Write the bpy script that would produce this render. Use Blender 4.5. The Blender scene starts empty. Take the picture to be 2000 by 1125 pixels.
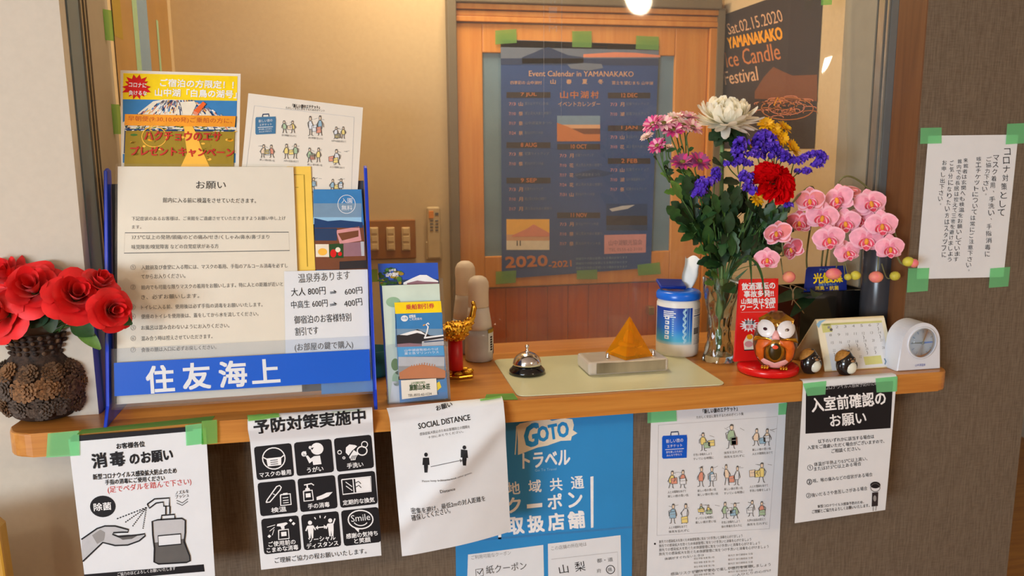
import bpy, bmesh, math, random
import numpy as np
from mathutils import Vector as V, Matrix
from mathutils.geometry import tessellate_polygon
random.seed(7)
R = math.radians
scene = bpy.context.scene
COL = scene.collection

# ------------------------------------------------------------------ camera
FPX, YAW, PITCH, ROLL = 1583.3, 0.198, 0.171, -0.0064      # focal length in pixels of the 2000 px wide frame
CAM = np.array([0.0, -1.4069, 1.4588])
_f = np.array([math.sin(YAW)*math.cos(PITCH), math.cos(YAW)*math.cos(PITCH), -math.sin(PITCH)])
_r = np.array([math.cos(YAW), -math.sin(YAW), 0.0]); _u = np.cross(_r, _f)
CR = math.cos(ROLL)*_r + math.sin(ROLL)*_u
CU = -math.sin(ROLL)*_r + math.cos(ROLL)*_u
cam_data = bpy.data.cameras.new('camera')
cam_data.sensor_width = 36.0
cam_data.lens = FPX*36.0/2000.0
cam_data.clip_start = 0.02
cam_data.dof.use_dof = True
cam_data.dof.focus_distance = 1.42
cam_data.dof.aperture_fstop = cam_data.lens/4.5            # about 4.5 mm of opening
cam = bpy.data.objects.new('camera', cam_data)
COL.objects.link(cam)
cam.matrix_world = Matrix(((CR[0], CU[0], -_f[0], CAM[0]), (CR[1], CU[1], -_f[1], CAM[1]),
                           (CR[2], CU[2], -_f[2], CAM[2]), (0, 0, 0, 1)))
scene.camera = cam
vs = scene.view_settings
vs.view_transform = 'Standard'; vs.look = 'None'; vs.gamma = 1.0; vs.use_curve_mapping = False
vs.exposure = 0.0

# ------------------------------------------------------------------ world and lights
world = bpy.data.worlds.new('world'); scene.world = world
world.use_nodes = True
world.node_tree.nodes['Background'].inputs['Color'].default_value = (0.75, 0.87, 1.0, 1)
world.node_tree.nodes['Background'].inputs['Strength'].default_value = 0.6

def area(name, loc, target, sx, sy, power, rgb):
    l = bpy.data.lights.new(name, 'AREA'); l.shape = 'RECTANGLE'; l.size = sx; l.size_y = sy
    l.energy = power; l.color = rgb
    o = bpy.data.objects.new(name, l); COL.objects.link(o); o.location = loc
    o.rotation_euler = (V(target)-V(loc)).to_track_quat('-Z', 'Y').to_euler()
    return o
def point(name, loc, rad, power, rgb):
    l = bpy.data.lights.new(name, 'POINT'); l.shadow_soft_size = rad; l.energy = power; l.color = rgb
    o = bpy.data.objects.new(name, l); COL.objects.link(o); o.location = loc
    return o
WARM = (1.0, 0.80, 0.56)
area('window_daylight', (-3.55, -4.12, 1.30), (0.3, 0.0, 0.9), 2.2, 1.3, 235, (0.74, 0.87, 1.0))
point('entrance_lamp_light', (1.64, -2.41, 2.28), 0.09, 34, WARM)
point('hall_lamp_light', (-1.20, -2.25, 2.28), 0.09, 22, WARM)
area('office_lamp_light', (0.25, 0.72, 2.36), (0.3, 0.72, 1.0), 0.5, 0.3, 15, (1.0, 0.84, 0.60))

# ------------------------------------------------------------------ materials
def lin(c):
    return tuple((x/12.92 if x <= 0.04045 else ((x+0.055)/1.055)**2.4) for x in [k/255.0 for k in c])
MATS = {}
def mat(name, rgb, rough=0.6, metal=0.0, var=0.06, scale=30.0, bump=0.0, stretch=None, spec=0.5, trans=0.0, ior=1.45, rgb2=None, coat=0.0, sheen=0.0, sss=0.0, emit=0):
    """A principled material whose colour wanders with object-space noise between two close tones."""
    if name in MATS: return MATS[name]
    m = bpy.data.materials.new(name); m.use_nodes = True
    nt = m.node_tree; b = nt.nodes['Principled BSDF']
    c = lin(rgb)
    tc = nt.nodes.new('ShaderNodeTexCoord'); mp = nt.nodes.new('ShaderNodeMapping')
    nz = nt.nodes.new('ShaderNodeTexNoise'); rp = nt.nodes.new('ShaderNodeValToRGB')
    nt.links.new(tc.outputs['Object'], mp.inputs['Vector']); nt.links.new(mp.outputs['Vector'], nz.inputs['Vector'])
    if stretch: mp.inputs['Scale'].default_value = stretch
    nz.inputs['Scale'].default_value = scale; nz.inputs['Detail'].default_value = 5
    c2 = lin(rgb2) if rgb2 else tuple(x*(1-var*2) for x in c)
    c1 = c if rgb2 else tuple(min(1, x*(1+var)) for x in c)
    rp.color_ramp.elements[0].position = 0.3; rp.color_ramp.elements[1].position = 0.7
    rp.color_ramp.elements[0].color = (*c2, 1); rp.color_ramp.elements[1].color = (*c1, 1)
    nt.links.new(nz.outputs['Fac'], rp.inputs['Fac']); nt.links.new(rp.outputs['Color'], b.inputs['Base Color'])
    b.inputs['Roughness'].default_value = rough; b.inputs['Metallic'].default_value = metal
    b.inputs['Specular IOR Level'].default_value = spec; b.inputs['IOR'].default_value = ior
    b.inputs['Transmission Weight'].default_value = trans; b.inputs['Coat Weight'].default_value = coat
    b.inputs['Sheen Weight'].default_value = sheen
    if sss:
        b.inputs['Subsurface Weight'].default_value = sss; b.inputs['Subsurface Radius'].default_value = (0.01, 0.006, 0.004)
    if bump:
        bp = nt.nodes.new('ShaderNodeBump'); bp.inputs['Strength'].default_value = bump; bp.inputs['Distance'].default_value = 0.003
        nt.links.new(nz.outputs['Fac'], bp.inputs['Height']); nt.links.new(bp.outputs['Normal'], b.inputs['Normal'])
    MATS[name] = m
    return m
def clear(name, rgb, alpha, rough=0.08, hazergb=(255, 255, 255), haze=0.0, fres=1.45, gl=1.0):
    """Thin clear sheet: mostly see-through, a little milky, with a real fresnel shine."""
    m = bpy.data.materials.new(name); m.use_nodes = True; nt = m.node_tree; nt.nodes.clear()
    out = nt.nodes.new('ShaderNodeOutputMaterial'); tr = nt.nodes.new('ShaderNodeBsdfTransparent')
    df = nt.nodes.new('ShaderNodeBsdfDiffuse'); gs = nt.nodes.new('ShaderNodeBsdfGlossy')
    m1 = nt.nodes.new('ShaderNodeMixShader'); m2 = nt.nodes.new('ShaderNodeMixShader'); fr = nt.nodes.new('ShaderNodeFresnel')
    mu = nt.nodes.new('ShaderNodeMath'); mu.operation = 'MULTIPLY'; mu.inputs[1].default_value = gl
    tr.inputs['Color'].default_value = (*lin(rgb), 1); df.inputs['Color'].default_value = (*lin(hazergb), 1)
    gs.inputs['Roughness'].default_value = rough
    ge = nt.nodes.new('ShaderNodeNewGeometry'); ir = nt.nodes.new('ShaderNodeMapRange')       # same shine on both faces of a thin sheet
    ir.inputs['To Min'].default_value = fres; ir.inputs['To Max'].default_value = 1.0/fres
    nt.links.new(ge.outputs['Backfacing'], ir.inputs['Value']); nt.links.new(ir.outputs['Result'], fr.inputs['IOR'])
    tc = nt.nodes.new('ShaderNodeTexCoord'); nz = nt.nodes.new('ShaderNodeTexNoise'); nz.inputs['Scale'].default_value = 4.0
    mr = nt.nodes.new('ShaderNodeMapRange'); mr.inputs['To Min'].default_value = haze*0.7; mr.inputs['To Max'].default_value = haze*1.3
    nt.links.new(tc.outputs['Object'], nz.inputs['Vector']); nt.links.new(nz.outputs['Fac'], mr.inputs['Value'])
    nt.links.new(mr.outputs['Result'], m1.inputs['Fac'])
    nt.links.new(tr.outputs[0], m1.inputs[1]); nt.links.new(df.outputs[0], m1.inputs[2])
    nt.links.new(fr.outputs[0], mu.inputs[0]); nt.links.new(mu.outputs[0], m2.inputs['Fac'])
    nt.links.new(m1.outputs[0], m2.inputs[1]); nt.links.new(gs.outputs[0], m2.inputs[2])
    nt.links.new(m2.outputs[0], out.inputs['Surface'])
    MATS[name] = m
    return m
def glow(name, rgb, strength):
    m = bpy.data.materials.new(name); m.use_nodes = True; nt = m.node_tree; nt.nodes.clear()
    out = nt.nodes.new('ShaderNodeOutputMaterial'); e = nt.nodes.new('ShaderNodeEmission')
    e.inputs['Color'].default_value = (*lin(rgb), 1); e.inputs['Strength'].default_value = strength
    nt.links.new(e.outputs[0], out.inputs['Surface']); MATS[name] = m
    return m
def petal_mat(name, rgb, share=0.45):
    """thin petal: part of the light passes through"""
    m = bpy.data.materials.new(name); m.use_nodes = True; nt = m.node_tree; nt.nodes.clear()
    out = nt.nodes.new('ShaderNodeOutputMaterial'); d = nt.nodes.new('ShaderNodeBsdfDiffuse'); t = nt.nodes.new('ShaderNodeBsdfTranslucent'); mx = nt.nodes.new('ShaderNodeMixShader')
    tc = nt.nodes.new('ShaderNodeTexCoord'); nz = nt.nodes.new('ShaderNodeTexNoise'); nz.inputs['Scale'].default_value = 60; rp = nt.nodes.new('ShaderNodeValToRGB')
    c = lin(rgb); rp.color_ramp.elements[0].color = (*[k*0.95 for k in c], 1); rp.color_ramp.elements[1].color = (*c, 1)
    nt.links.new(tc.outputs['Object'], nz.inputs['Vector']); nt.links.new(nz.outputs['Fac'], rp.inputs['Fac'])
    for b in (d, t): nt.links.new(rp.outputs['Color'], b.inputs['Color'])
    mx.inputs['Fac'].default_value = share
    nt.links.new(d.outputs[0], mx.inputs[1]); nt.links.new(t.outputs[0], mx.inputs[2]); nt.links.new(mx.outputs[0], out.inputs['Surface']); MATS[name] = m
    return m
def wood(name, ca, cb, rough=0.35, along='X', scale=1.0, coat=0.15):
    m = bpy.data.materials.new(name); m.use_nodes = True; nt = m.node_tree; b = nt.nodes['Principled BSDF']
    tc = nt.nodes.new('ShaderNodeTexCoord'); mp = nt.nodes.new('ShaderNodeMapping')
    s = {'X': (0.7, 14, 14), 'Z': (14, 14, 0.7)}[along]
    mp.inputs['Scale'].default_value = tuple(k*scale for k in s)
    n1 = nt.nodes.new('ShaderNodeTexNoise'); n1.inputs['Scale'].default_value = 2.2; n1.inputs['Detail'].default_value = 6; n1.inputs['Distortion'].default_value = 1.2
    n2 = nt.nodes.new('ShaderNodeTexNoise'); n2.inputs['Scale'].default_value = 14; n2.inputs['Detail'].default_value = 3
    mx = nt.nodes.new('ShaderNodeMath'); mx.operation = 'MULTIPLY_ADD'; mx.inputs[1].default_value = 0.35
    rp = nt.nodes.new('ShaderNodeValToRGB')
    rp.color_ramp.elements[0].position = 0.42; rp.color_ramp.elements[1].position = 0.85
    rp.color_ramp.elements[0].color = (*lin(cb), 1); rp.color_ramp.elements[1].color = (*lin(ca), 1)
    nt.links.new(tc.outputs['Object'], mp.inputs['Vector'])
    nt.links.new(mp.outputs['Vector'], n1.inputs['Vector']); nt.links.new(mp.outputs['Vector'], n2.inputs['Vector'])
    nt.links.new(n2.outputs['Fac'], mx.inputs[0]); nt.links.new(n1.outputs['Fac'], mx.inputs[2])
    nt.links.new(mx.outputs[0], rp.inputs['Fac']); nt.links.new(rp.outputs['Color'], b.inputs['Base Color'])
    b.inputs['Roughness'].default_value = rough; b.inputs['Coat Weight'].default_value = coat; b.inputs['Coat Roughness'].default_value = 0.25
    MATS[name] = m
    return m
def wallpaper(name, ca, cb, bump=0.35):
    m = bpy.data.materials.new(name); m.use_nodes = True; nt = m.node_tree; b = nt.nodes['Principled BSDF']
    tc = nt.nodes.new('ShaderNodeTexCoord')
    outs = []
    for sc in ((380, 380, 30), (45, 45, 520)):
        mp = nt.nodes.new('ShaderNodeMapping'); mp.inputs['Scale'].default_value = sc
        n = nt.nodes.new('ShaderNodeTexNoise'); n.inputs['Scale'].default_value = 1.0; n.inputs['Detail'].default_value = 3
        nt.links.new(tc.outputs['Object'], mp.inputs['Vector']); nt.links.new(mp.outputs['Vector'], n.inputs['Vector']); outs.append(n)
    ad = nt.nodes.new('ShaderNodeMath'); ad.operation = 'MULTIPLY_ADD'; ad.inputs[1].default_value = 0.6
    nt.links.new(outs[1].outputs['Fac'], ad.inputs[0]); nt.links.new(outs[0].outputs['Fac'], ad.inputs[2])
    rp = nt.nodes.new('ShaderNodeValToRGB'); rp.color_ramp.elements[0].position = 0.55; rp.color_ramp.elements[1].position = 1.05
    rp.color_ramp.elements[0].color = (*lin(cb), 1); rp.color_ramp.elements[1].color = (*lin(ca), 1)
    bp = nt.nodes.new('ShaderNodeBump'); bp.inputs['Strength'].default_value = bump; bp.inputs['Distance'].default_value = 0.001
    nt.links.new(ad.outputs[0], rp.inputs['Fac']); nt.links.new(rp.outputs['Color'], b.inputs['Base Color'])
    nt.links.new(ad.outputs[0], bp.inputs['Height']); nt.links.new(bp.outputs['Normal'], b.inputs['Normal'])
    b.inputs['Roughness'].default_value = 0.85; b.inputs['Specular IOR Level'].default_value = 0.25
    MATS[name] = m
    return m

# ------------------------------------------------------------------ geometry helpers
def hitn(x, y, p0, n):
    """Point of the photograph (2000 x 1125) traced to the plane through p0 with normal n."""
    d = _f + CR*(x-1000)/FPX - CU*(y-562.5)/FPX
    n = np.asarray(n, float); t = ((np.asarray(p0, float)-CAM)@n)/(d@n)
    return CAM + t*d
def at(x, y, depth):               # on the upright plane y = depth
    return V(hitn(x, y, (0, depth, 0), (0, 1, 0)))
def onz(x, y, z):                  # on the level plane z
    return V(hitn(x, y, (0, 0, z), (0, 0, 1)))
def proj(p):
    d = np.asarray(p, float)-CAM; z = d@_f
    return np.stack([1000+FPX*(d@CR)/z, 562.5-FPX*(d@CU)/z], -1)

class MB:
    def __init__(self): self.v = []; self.f = []; self.m = []; self.s = []; self.mats = []
    def mi(self, m):
        m = MATS[m] if isinstance(m, str) else m
        if m not in self.mats: self.mats.append(m)
        return self.mats.index(m)
    def add(self, vs_, fs, m, smooth=False, M=None):
        o = len(self.v); k = self.mi(m)
        self.v += [tuple(M @ V(p)) if M is not None else tuple(p) for p in vs_]
        for f in fs:
            self.f.append(tuple(i+o for i in f)); self.m.append(k); self.s.append(smooth)
        return self
    def box(self, lo, hi, m, bev=0.0, M=None, seg=2):
        bm = bmesh.new(); bmesh.ops.create_cube(bm, size=1.0)
        for q in bm.verts:
            q.co = V([lo[i]+(q.co[i]+0.5)*(hi[i]-lo[i]) for i in range(3)])
        if bev: bmesh.ops.bevel(bm, geom=bm.edges[:], offset=bev, segments=seg, profile=0.5, affect='EDGES')
        bm.verts.index_update()
        self.add([q.co for q in bm.verts], [[q.index for q in f.verts] for f in bm.faces], m, False, M); bm.free()
        return self
    def prism(self, poly, fn, t0, t1, m, bev=0.0, seg=2):
        """poly in (a,b); fn(a,b,t)->point; extruded t0..t1."""
        bm = bmesh.new()
        lo = [bm.verts.new(fn(a, b, t0)) for a, b in poly]; hi = [bm.verts.new(fn(a, b, t1)) for a, b in poly]
        n = len(poly); f0 = bm.faces.new(lo); f1 = bm.faces.new(hi[::-1])
        for i in range(n): bm.faces.new((lo[i], hi[i], hi[(i+1) % n], lo[(i+1) % n]))
        if bev:
            ed = list(set(f0.edges) | set(f1.edges))
            bmesh.ops.bevel(bm, geom=ed, offset=bev, segments=seg, profile=0.5, affect='EDGES')
        bmesh.ops.recalc_face_normals(bm, faces=bm.faces[:]); bm.verts.index_update()
        self.add([q.co for q in bm.verts], [[q.index for q in f.verts] for f in bm.faces], m); bm.free()
        return self
    def grid(self, fn, nu, nv, m, cu=False, smooth=True):
        vs_ = [fn(i/nu, j/nv) for j in range(nv+1) for i in range(nu if cu else nu+1)]
        w = nu if cu else nu+1; fs = []
        for j in range(nv):
            for i in range(nu):
                a = j*w+i; b = j*w+(i+1) % w if cu else a+1
                fs.append((a, b, b+w, a+w))
        return self.add(vs_, fs, m, smooth)
    def lathe(self, prof, n, m, c=(0, 0, 0), M=None, smooth=True):
        c = V(c); vs_ = []; fs = []
        for r, z in prof:
            for i in range(n):
                a = 2*math.pi*i/n; vs_.append(c+V((r*math.cos(a), r*math.sin(a), z)) if M is None else M @ V((r*math.cos(a), r*math.sin(a), z)))
        for j in range(len(prof)-1):
            for i in range(n): fs.append((j*n+i, j*n+(i+1) % n, (j+1)*n+(i+1) % n, (j+1)*n+i))
        if prof[0][0] > 1e-5: fs.append(tuple(range(n))[::-1])
        if prof[-1][0] > 1e-5: fs.append(tuple((len(prof)-1)*n+i for i in range(n)))
        return self.add(vs_, fs, m, smooth)
    def tube(self, pts, r, m, n=7):
        pts = [V(p) for p in pts]; k = len(pts); rs = r if isinstance(r, (list, tuple)) else [r]*k
        vs_ = []; fs = []; ref = V((0.31, 0.9, 0.2))
        for i in range(k):
            t = (pts[min(i+1, k-1)]-pts[max(i-1, 0)]).normalized()
            a = t.cross(ref).normalized(); b = t.cross(a)
            for j in range(n):
                g = 2*math.pi*j/n; vs_.append(pts[i]+(a*math.cos(g)+b*math.sin(g))*rs[i])
        for i in range(k-1):
            for j in range(n): fs.append((i*n+j, i*n+(j+1) % n, (i+1)*n+(j+1) % n, (i+1)*n+j))
        fs.append(tuple(range(n))[::-1]); fs.append(tuple((k-1)*n+j for j in range(n)))
        return self.add(vs_, fs, m, True)
    def ball(self, c, r, m, n=16, M=None, rot=None):
        """ellipsoid with radii r"""
        r = (r, r, r) if isinstance(r, (int, float)) else r; c = V(c)
        def fn(u, v):
            a = 2*math.pi*u; b = math.pi*(v-0.5)
            p = V((r[0]*math.cos(a)*math.cos(b), r[1]*math.sin(a)*math.cos(b), r[2]*math.sin(b)))
            if rot is not None: p = rot @ p
            p = c+p
            return M @ p if M is not None else p
        return self.grid(fn, n, max(6, n//2), m, cu=True)
    def build(self, name, parent=None, org=None):
        me = bpy.data.meshes.new(name)
        if parent is not None:
            p = parent
            while p.parent: p = p.parent
            o0 = V(p.location)
        else:
            o0 = V(org) if org is not None else V((0, 0, 0))
        me.from_pydata([tuple(V(p)-o0) for p in self.v], [], self.f)
        for mm in self.mats: me.materials.append(mm)
        me.polygons.foreach_set('material_index', self.m)
        me.polygons.foreach_set('use_smooth', self.s)
        me.update()
        o = bpy.data.objects.new(name, me); COL.objects.link(o)
        if parent is not None: o.parent = parent
        else: o.location = o0
        return o
def tag(o, label, cat, group=None):
    o['label'] = label; o['category'] = cat
    if group: o['group'] = group
    return o
def thing(name, label, cat, loc, group=None):
    o = bpy.data.objects.new(name, None); COL.objects.link(o); o.location = loc; o.empty_display_size = 0.03
    return tag(o, label, cat, group)
def struct(o): o['kind'] = 'structure'; return o
def catmull(pts, n=6):
    pts = [V(p) for p in pts]; out = []
    for i in range(len(pts)-1):
        p0, p1, p2, p3 = pts[max(i-1, 0)], pts[i], pts[i+1], pts[min(i+2, len(pts)-1)]
        for k in range(n):
            t = k/n
            out.append(0.5*((2*p1)+(p2-p0)*t+(2*p0-5*p1+4*p2-p3)*t*t+(3*p1-p0-3*p2+p3)*t**3))
    out.append(pts[-1]); return out
def frame(axis, hint=(0, 0, 1)):
    """rotation whose z is axis"""
    z = V(axis).normalized(); x = V(hint).cross(z)
    if x.length < 1e-4: x = V((1, 0, 0)).cross(z)
    x.normalize(); y = z.cross(x)
    return Matrix((x, y, z)).transposed()

# ------------------------------------------------------------------ printed sheets
_tcache = {}
def textmesh(s, off):
    k = (s, off)
    if k not in _tcache:
        c = bpy.data.curves.new('lettering', 'FONT'); c.body = s; c.offset = off; c.resolution_u = 2; c.fill_mode = 'FRONT'
        o = bpy.data.objects.new('lettering', c); COL.objects.link(o)
        m = o.to_mesh(); v = np.array([q.co[:2] for q in m.vertices]); f = [tuple(p.vertices) for p in m.polygons]
        o.to_mesh_clear(); bpy.data.objects.remove(o); bpy.data.curves.remove(c)
        _tcache[k] = (v, f)
    return _tcache[k]
def finer(uv, faces, step):
    """cut lettering into small triangles so that it can follow a curled sheet"""
    uv = [tuple(p) for p in uv]; tris = []
    for f in faces: tris += [(f[0], f[i], f[i+1]) for i in range(1, len(f)-1)]
    mid = {}; out = []
    while tris:
        t = tris.pop(); e = [(abs(uv[t[i]][1]-uv[t[(i+1) % 3]][1]), i) for i in range(3)]; d, i = max(e)
        if d <= step: out.append(t); continue
        a, b, c = t[i], t[(i+1) % 3], t[(i+2) % 3]; k = (min(a, b), max(a, b))
        if k not in mid: mid[k] = len(uv); uv.append(((uv[a][0]+uv[b][0])/2, (uv[a][1]+uv[b][1])/2))
        tris += [(a, mid[k], c), (mid[k], b, c)]
    return np.array(uv), out
class Sheet:
    """A sheet of paper: rows give matching points on its left and right edge from top to bottom."""
    def __init__(self, left, right, paper, bulge=None, nu=16, nv=24, gap=0.00035):
        self.L = np.array([tuple(p) for p in left], float); self.Rr = np.array([tuple(p) for p in right], float)
        d = np.linalg.norm(np.diff((self.L+self.Rr)/2, axis=0), axis=1)
        self.t = np.concatenate([[0], np.cumsum(d)]); self.h = self.t[-1]; self.t = self.t/self.h
        self.w = np.linalg.norm(self.L[0]-self.Rr[0]); self.bulge = bulge; self.gap = gap
        self.nu, self.nv = nu, nv; self.polys = []; self.paper = paper
        self.kids = []
    def S(self, uv):
        uv = np.atleast_2d(np.asarray(uv, float)); u = uv[:, 0:1]; v = uv[:, 1]
        ve = np.clip(v, 0, 1)
        l = np.stack([np.interp(ve, self.t, self.L[:, i]) for i in range(3)], -1)
        r = np.stack([np.interp(ve, self.t, self.Rr[:, i]) for i in range(3)], -1)
        p = l+(r-l)*u
        ex = v-ve                                    # carry on straight past the ends
        if np.any(ex != 0):
            p = p+(ex*self.h)[:, None]*self._dir(v)
        if self.bulge is not None:
            p = p+self.bulge(uv[:, 0], v)
        return p
    def _dir(self, v):
        a = (self.L[1]-self.L[0]); b = (self.L[-1]-self.L[-2]); a = a/np.linalg.norm(a); b = b/np.linalg.norm(b)
        return np.where((v < 0)[:, None], a, b)
    def N(self, uv):
        uv = np.atleast_2d(uv); e = 1e-3
        du = self.S(uv+[e, 0])-self.S(uv-[e, 0]); dv = self.S(uv+[0, e])-self.S(uv-[0, e])
        n = np.cross(dv, du); n /= np.linalg.norm(n, axis=1)[:, None]
        mid = self.S(uv)
        flip = np.sum(n*(CAM0-mid), axis=1) < 0
        n[flip] *= -1
        return n
    def inv(self, x, y):
        q = np.array([0.5, 0.5]); e = 1e-3
        for _ in range(8):
            p = proj(self.S([q, q+[e, 0], q+[0, e]]))
            r = np.array([x, y])-p[0]; J = np.stack([(p[1]-p[0])/e, (p[2]-p[0])/e], -1)
            s = np.linalg.solve(J, r); q = q+np.clip(s, -0.5, 0.5)
            if np.abs(r).max() < 0.02: break
        return q
    def put(self, uv, faces, m, layer=1): self.polys.append((np.asarray(uv, float), faces, m, layer))
    def tx(self, s, x0, y0, x1, y1, h, m='ink', off=0.0, layer=2, lean=0.0, fine=0):
        v, f = textmesh(s, 0.0)
        if not len(v): return
        a, b = self.inv(x0, y0), self.inv(x1, y1)
        d = np.array([x1-x0, y1-y0]); nrm = np.array([d[1], -d[0]])/np.linalg.norm(d)*h
        c = self.inv(x0+nrm[0], y0+nrm[1])
        lo, hi = v.min(0), v.max(0); q = (v-lo)/np.maximum(hi-lo, 1e-6)
        uv = a+(q[:, 0:1]+lean*q[:, 1:2]*h/np.linalg.norm(d))*(b-a)+q[:, 1:2]*(c-a)
        if fine: uv, f = finer(uv, f, fine)
        k = max(0.0, off)*0.85                       # heavier strokes: the same glyphs laid side by side
        dx, dy = (b-a)/np.linalg.norm(d), (c-a)/h
        for i, (ox, oy) in enumerate(((-1, -1), (1, 1), (-1, 1), (1, -1)) if k > 0.012 else (((-1, 0), (1, 0)) if k > 0 else ((0, 0),))):
            self.put(uv+(dx*ox+dy*oy)*k*h, f, m, layer+0.1*i)
    def vtx(self, s, x0, y0, x1, y1, w, m='ink', off=0.0, jit=0.0):
        n = len(s)
        for i, ch in enumerate(s):
            if ch == ' ': continue
            t = (i+0.5)/n; cx = x0+(x1-x0)*t+random.uniform(-1, 1)*jit; cy = y0+(y1-y0)*t; hh = math.hypot(x1-x0, y1-y0)/n*0.86
            ww = w*random.uniform(0.75, 1.0)
            if ch == 'ー': self.tx('|', cx-1, cy+hh*0.4, cx+1, cy+hh*0.4, hh*0.8, m)
            elif ch in '、。': self.tx(ch, cx+ww*0.1, cy, cx+ww*0.35, cy, hh*0.3, m)
            else: self.tx(ch, cx-ww/2, cy+hh*0.45, cx+ww/2, cy+hh*0.45-jit*0.4, hh*0.9, m, off)
    def aff(self, x, y):
        o = self.inv(x, y); ex = (self.inv(x+15, y)-o)/15; ey = (self.inv(x, y+15)-o)/15
        return lambda p: o+np.asarray(p, float)[:, 0:1]*ex+np.asarray(p, float)[:, 1:2]*ey
    def poly(self, pts, m, layer=1):
        pts = np.asarray(pts, float); c = pts.mean(0); A = self.aff(*c)
        uv = A(pts-c); tri = tessellate_polygon([[V((p[0], p[1], 0)) for p in pts]])
        self.put(uv, [tuple(t) for t in tri], m, layer)
    def quad(self, p0, p1, p2, p3, m, layer=1, n=6):
        q = [self.inv(*p) for p in (p0, p1, p2, p3)]; uv = []; fs = []
        for j in range(n+1):
            for i in range(n+1):
                s, t = i/n, j/n; uv.append((q[0]*(1-s)+q[1]*s)*(1-t)+(q[3]*(1-s)+q[2]*s)*t)
        for j in range(n):
            for i in range(n): a = j*(n+1)+i; fs.append((a, a+1, a+n+2, a+n+1))
        self.put(uv, fs, m, layer)
    def uvrect(self, u0, v0, u1, v1, m, layer=1, n=10):
        uv = [(u0+(u1-u0)*i/n, v0+(v1-v0)*j/n) for j in range(n+1) for i in range(n+1)]
        self.put(uv, [(j*(n+1)+i, j*(n+1)+i+1, (j+1)*(n+1)+i+1, (j+1)*(n+1)+i) for j in range(n) for i in range(n)], m, layer)
    def line(self, pts, w, m, layer=1, closed=False):
        pts = [np.array(p, float) for p in pts]
        if closed: pts = pts+[pts[0]]
        A = self.aff(*np.mean(pts, axis=0)); c = np.mean(pts, axis=0)
        P = []; fs = []
        for i, p in enumerate(pts):
            d = pts[min(i+1, len(pts)-1)]-pts[max(i-1, 0)]
            if closed and i in (0, len(pts)-1): d = pts[1]-pts[-2]
            d = d/(np.linalg.norm(d)+1e-9); n = np.array([-d[1], d[0]])*w/2
            P += [p+n-c, p-n-c]
            if i: k = 2*i; fs.append((k-2, k-1, k+1, k))
        self.put(A(P), fs, m, layer)
    def ell(self, x, y, rx, ry, m, layer=1, n=20, a0=0, a1=360, rot=0.0):
        c, s = math.cos(R(rot)), math.sin(R(rot)); P = []
        for i in range(n + (a1-a0 < 360)):
            a = R(a0+(a1-a0)*i/n); X, Y = rx*math.cos(a), ry*math.sin(a); P.append((x+X*c-Y*s, y+X*s+Y*c))
        self.poly(P, m, layer)
    def ring(self, x, y, rx, ry, w, m, layer=2, n=22, a0=0, a1=360):
        P = [(x+rx*math.cos(R(a0+(a1-a0)*i/n)), y+ry*math.sin(R(a0+(a1-a0)*i/n))) for i in range(n+1)]
        self.line(P, w, m, layer)
    def tape(self, p0, p1, p2, p3, m='tape', layer=5, name='tape'):
        self.kids.append((name, [self.inv(*p) for p in (p0, p1, p2, p3)], m, layer))
    def tape_uv(self, u0, v0, u1, v1, m='tape', layer=5):
        self.kids.append(('tape', [np.array(q, float) for q in ((u0, v0), (u1, v0), (u1, v1), (u0, v1))], m, layer))
    def build(self, name, label, cat, group=None, back=None, parent=None):
        org = V(self.S([[0.5, 1.0]])[0]); mb = MB()
        if parent is None: pass
        uv = np.array([(i/self.nu, j/self.nv) for j in range(self.nv+1) for i in range(self.nu+1)])
        w = self.nu+1
        mb.add(self.S(uv), [(j*w+i, j*w+i+1, (j+1)*w+i+1, (j+1)*w+i) for j in range(self.nv) for i in range(self.nu)], self.paper, True)
        for uv, fs, m, layer in self.polys:
            mb.add(self.S(uv)+self.N(uv)*self.gap*layer, fs, m, False)
        o = mb.build(name, parent, org)
        if parent is None: tag(o, label, cat, group)
        for nm, q, m, layer in self.kids:
            t = MB(); n = 8; uv = []; fs = []
            for j in range(n+1):
                for i in range(n+1):
                    s, k = i/n, j/n; uv.append((q[0]*(1-s)+q[1]*s)*(1-k)+(q[3]*(1-s)+q[2]*s)*k)
            for j in range(n):
                for i in range(n): a = j*(n+1)+i; fs.append((a, a+1, a+n+2, a+n+1))
            uv = np.array(uv)
            t.add(self.S(uv)+self.N(uv)*self.gap*layer, fs, m, False)
            t.build(nm, o)
        return o
CAM0 = np.array([0.0, -3.0, 1.4])
def flat(p0, p1, p2, p3, depth, paper, **k):
    """sheet on an upright plane from its four corners in the photograph: TL, TR, BR, BL"""
    a = [at(*p, depth) for p in (p0, p1, p2, p3)]
    return Sheet([a[0], a[3]], [a[1], a[2]], paper, **k)
def leaning(p0, p1, p2, p3, y0, paper, lean=0.27, **k):
    n = (0, 1, -lean)
    a = [hitn(*p, (0, y0, 1.0), n) for p in (p0, p1, p2, p3)]
    return Sheet([a[0], a[3]], [a[1], a[2]], paper, **k)
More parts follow.
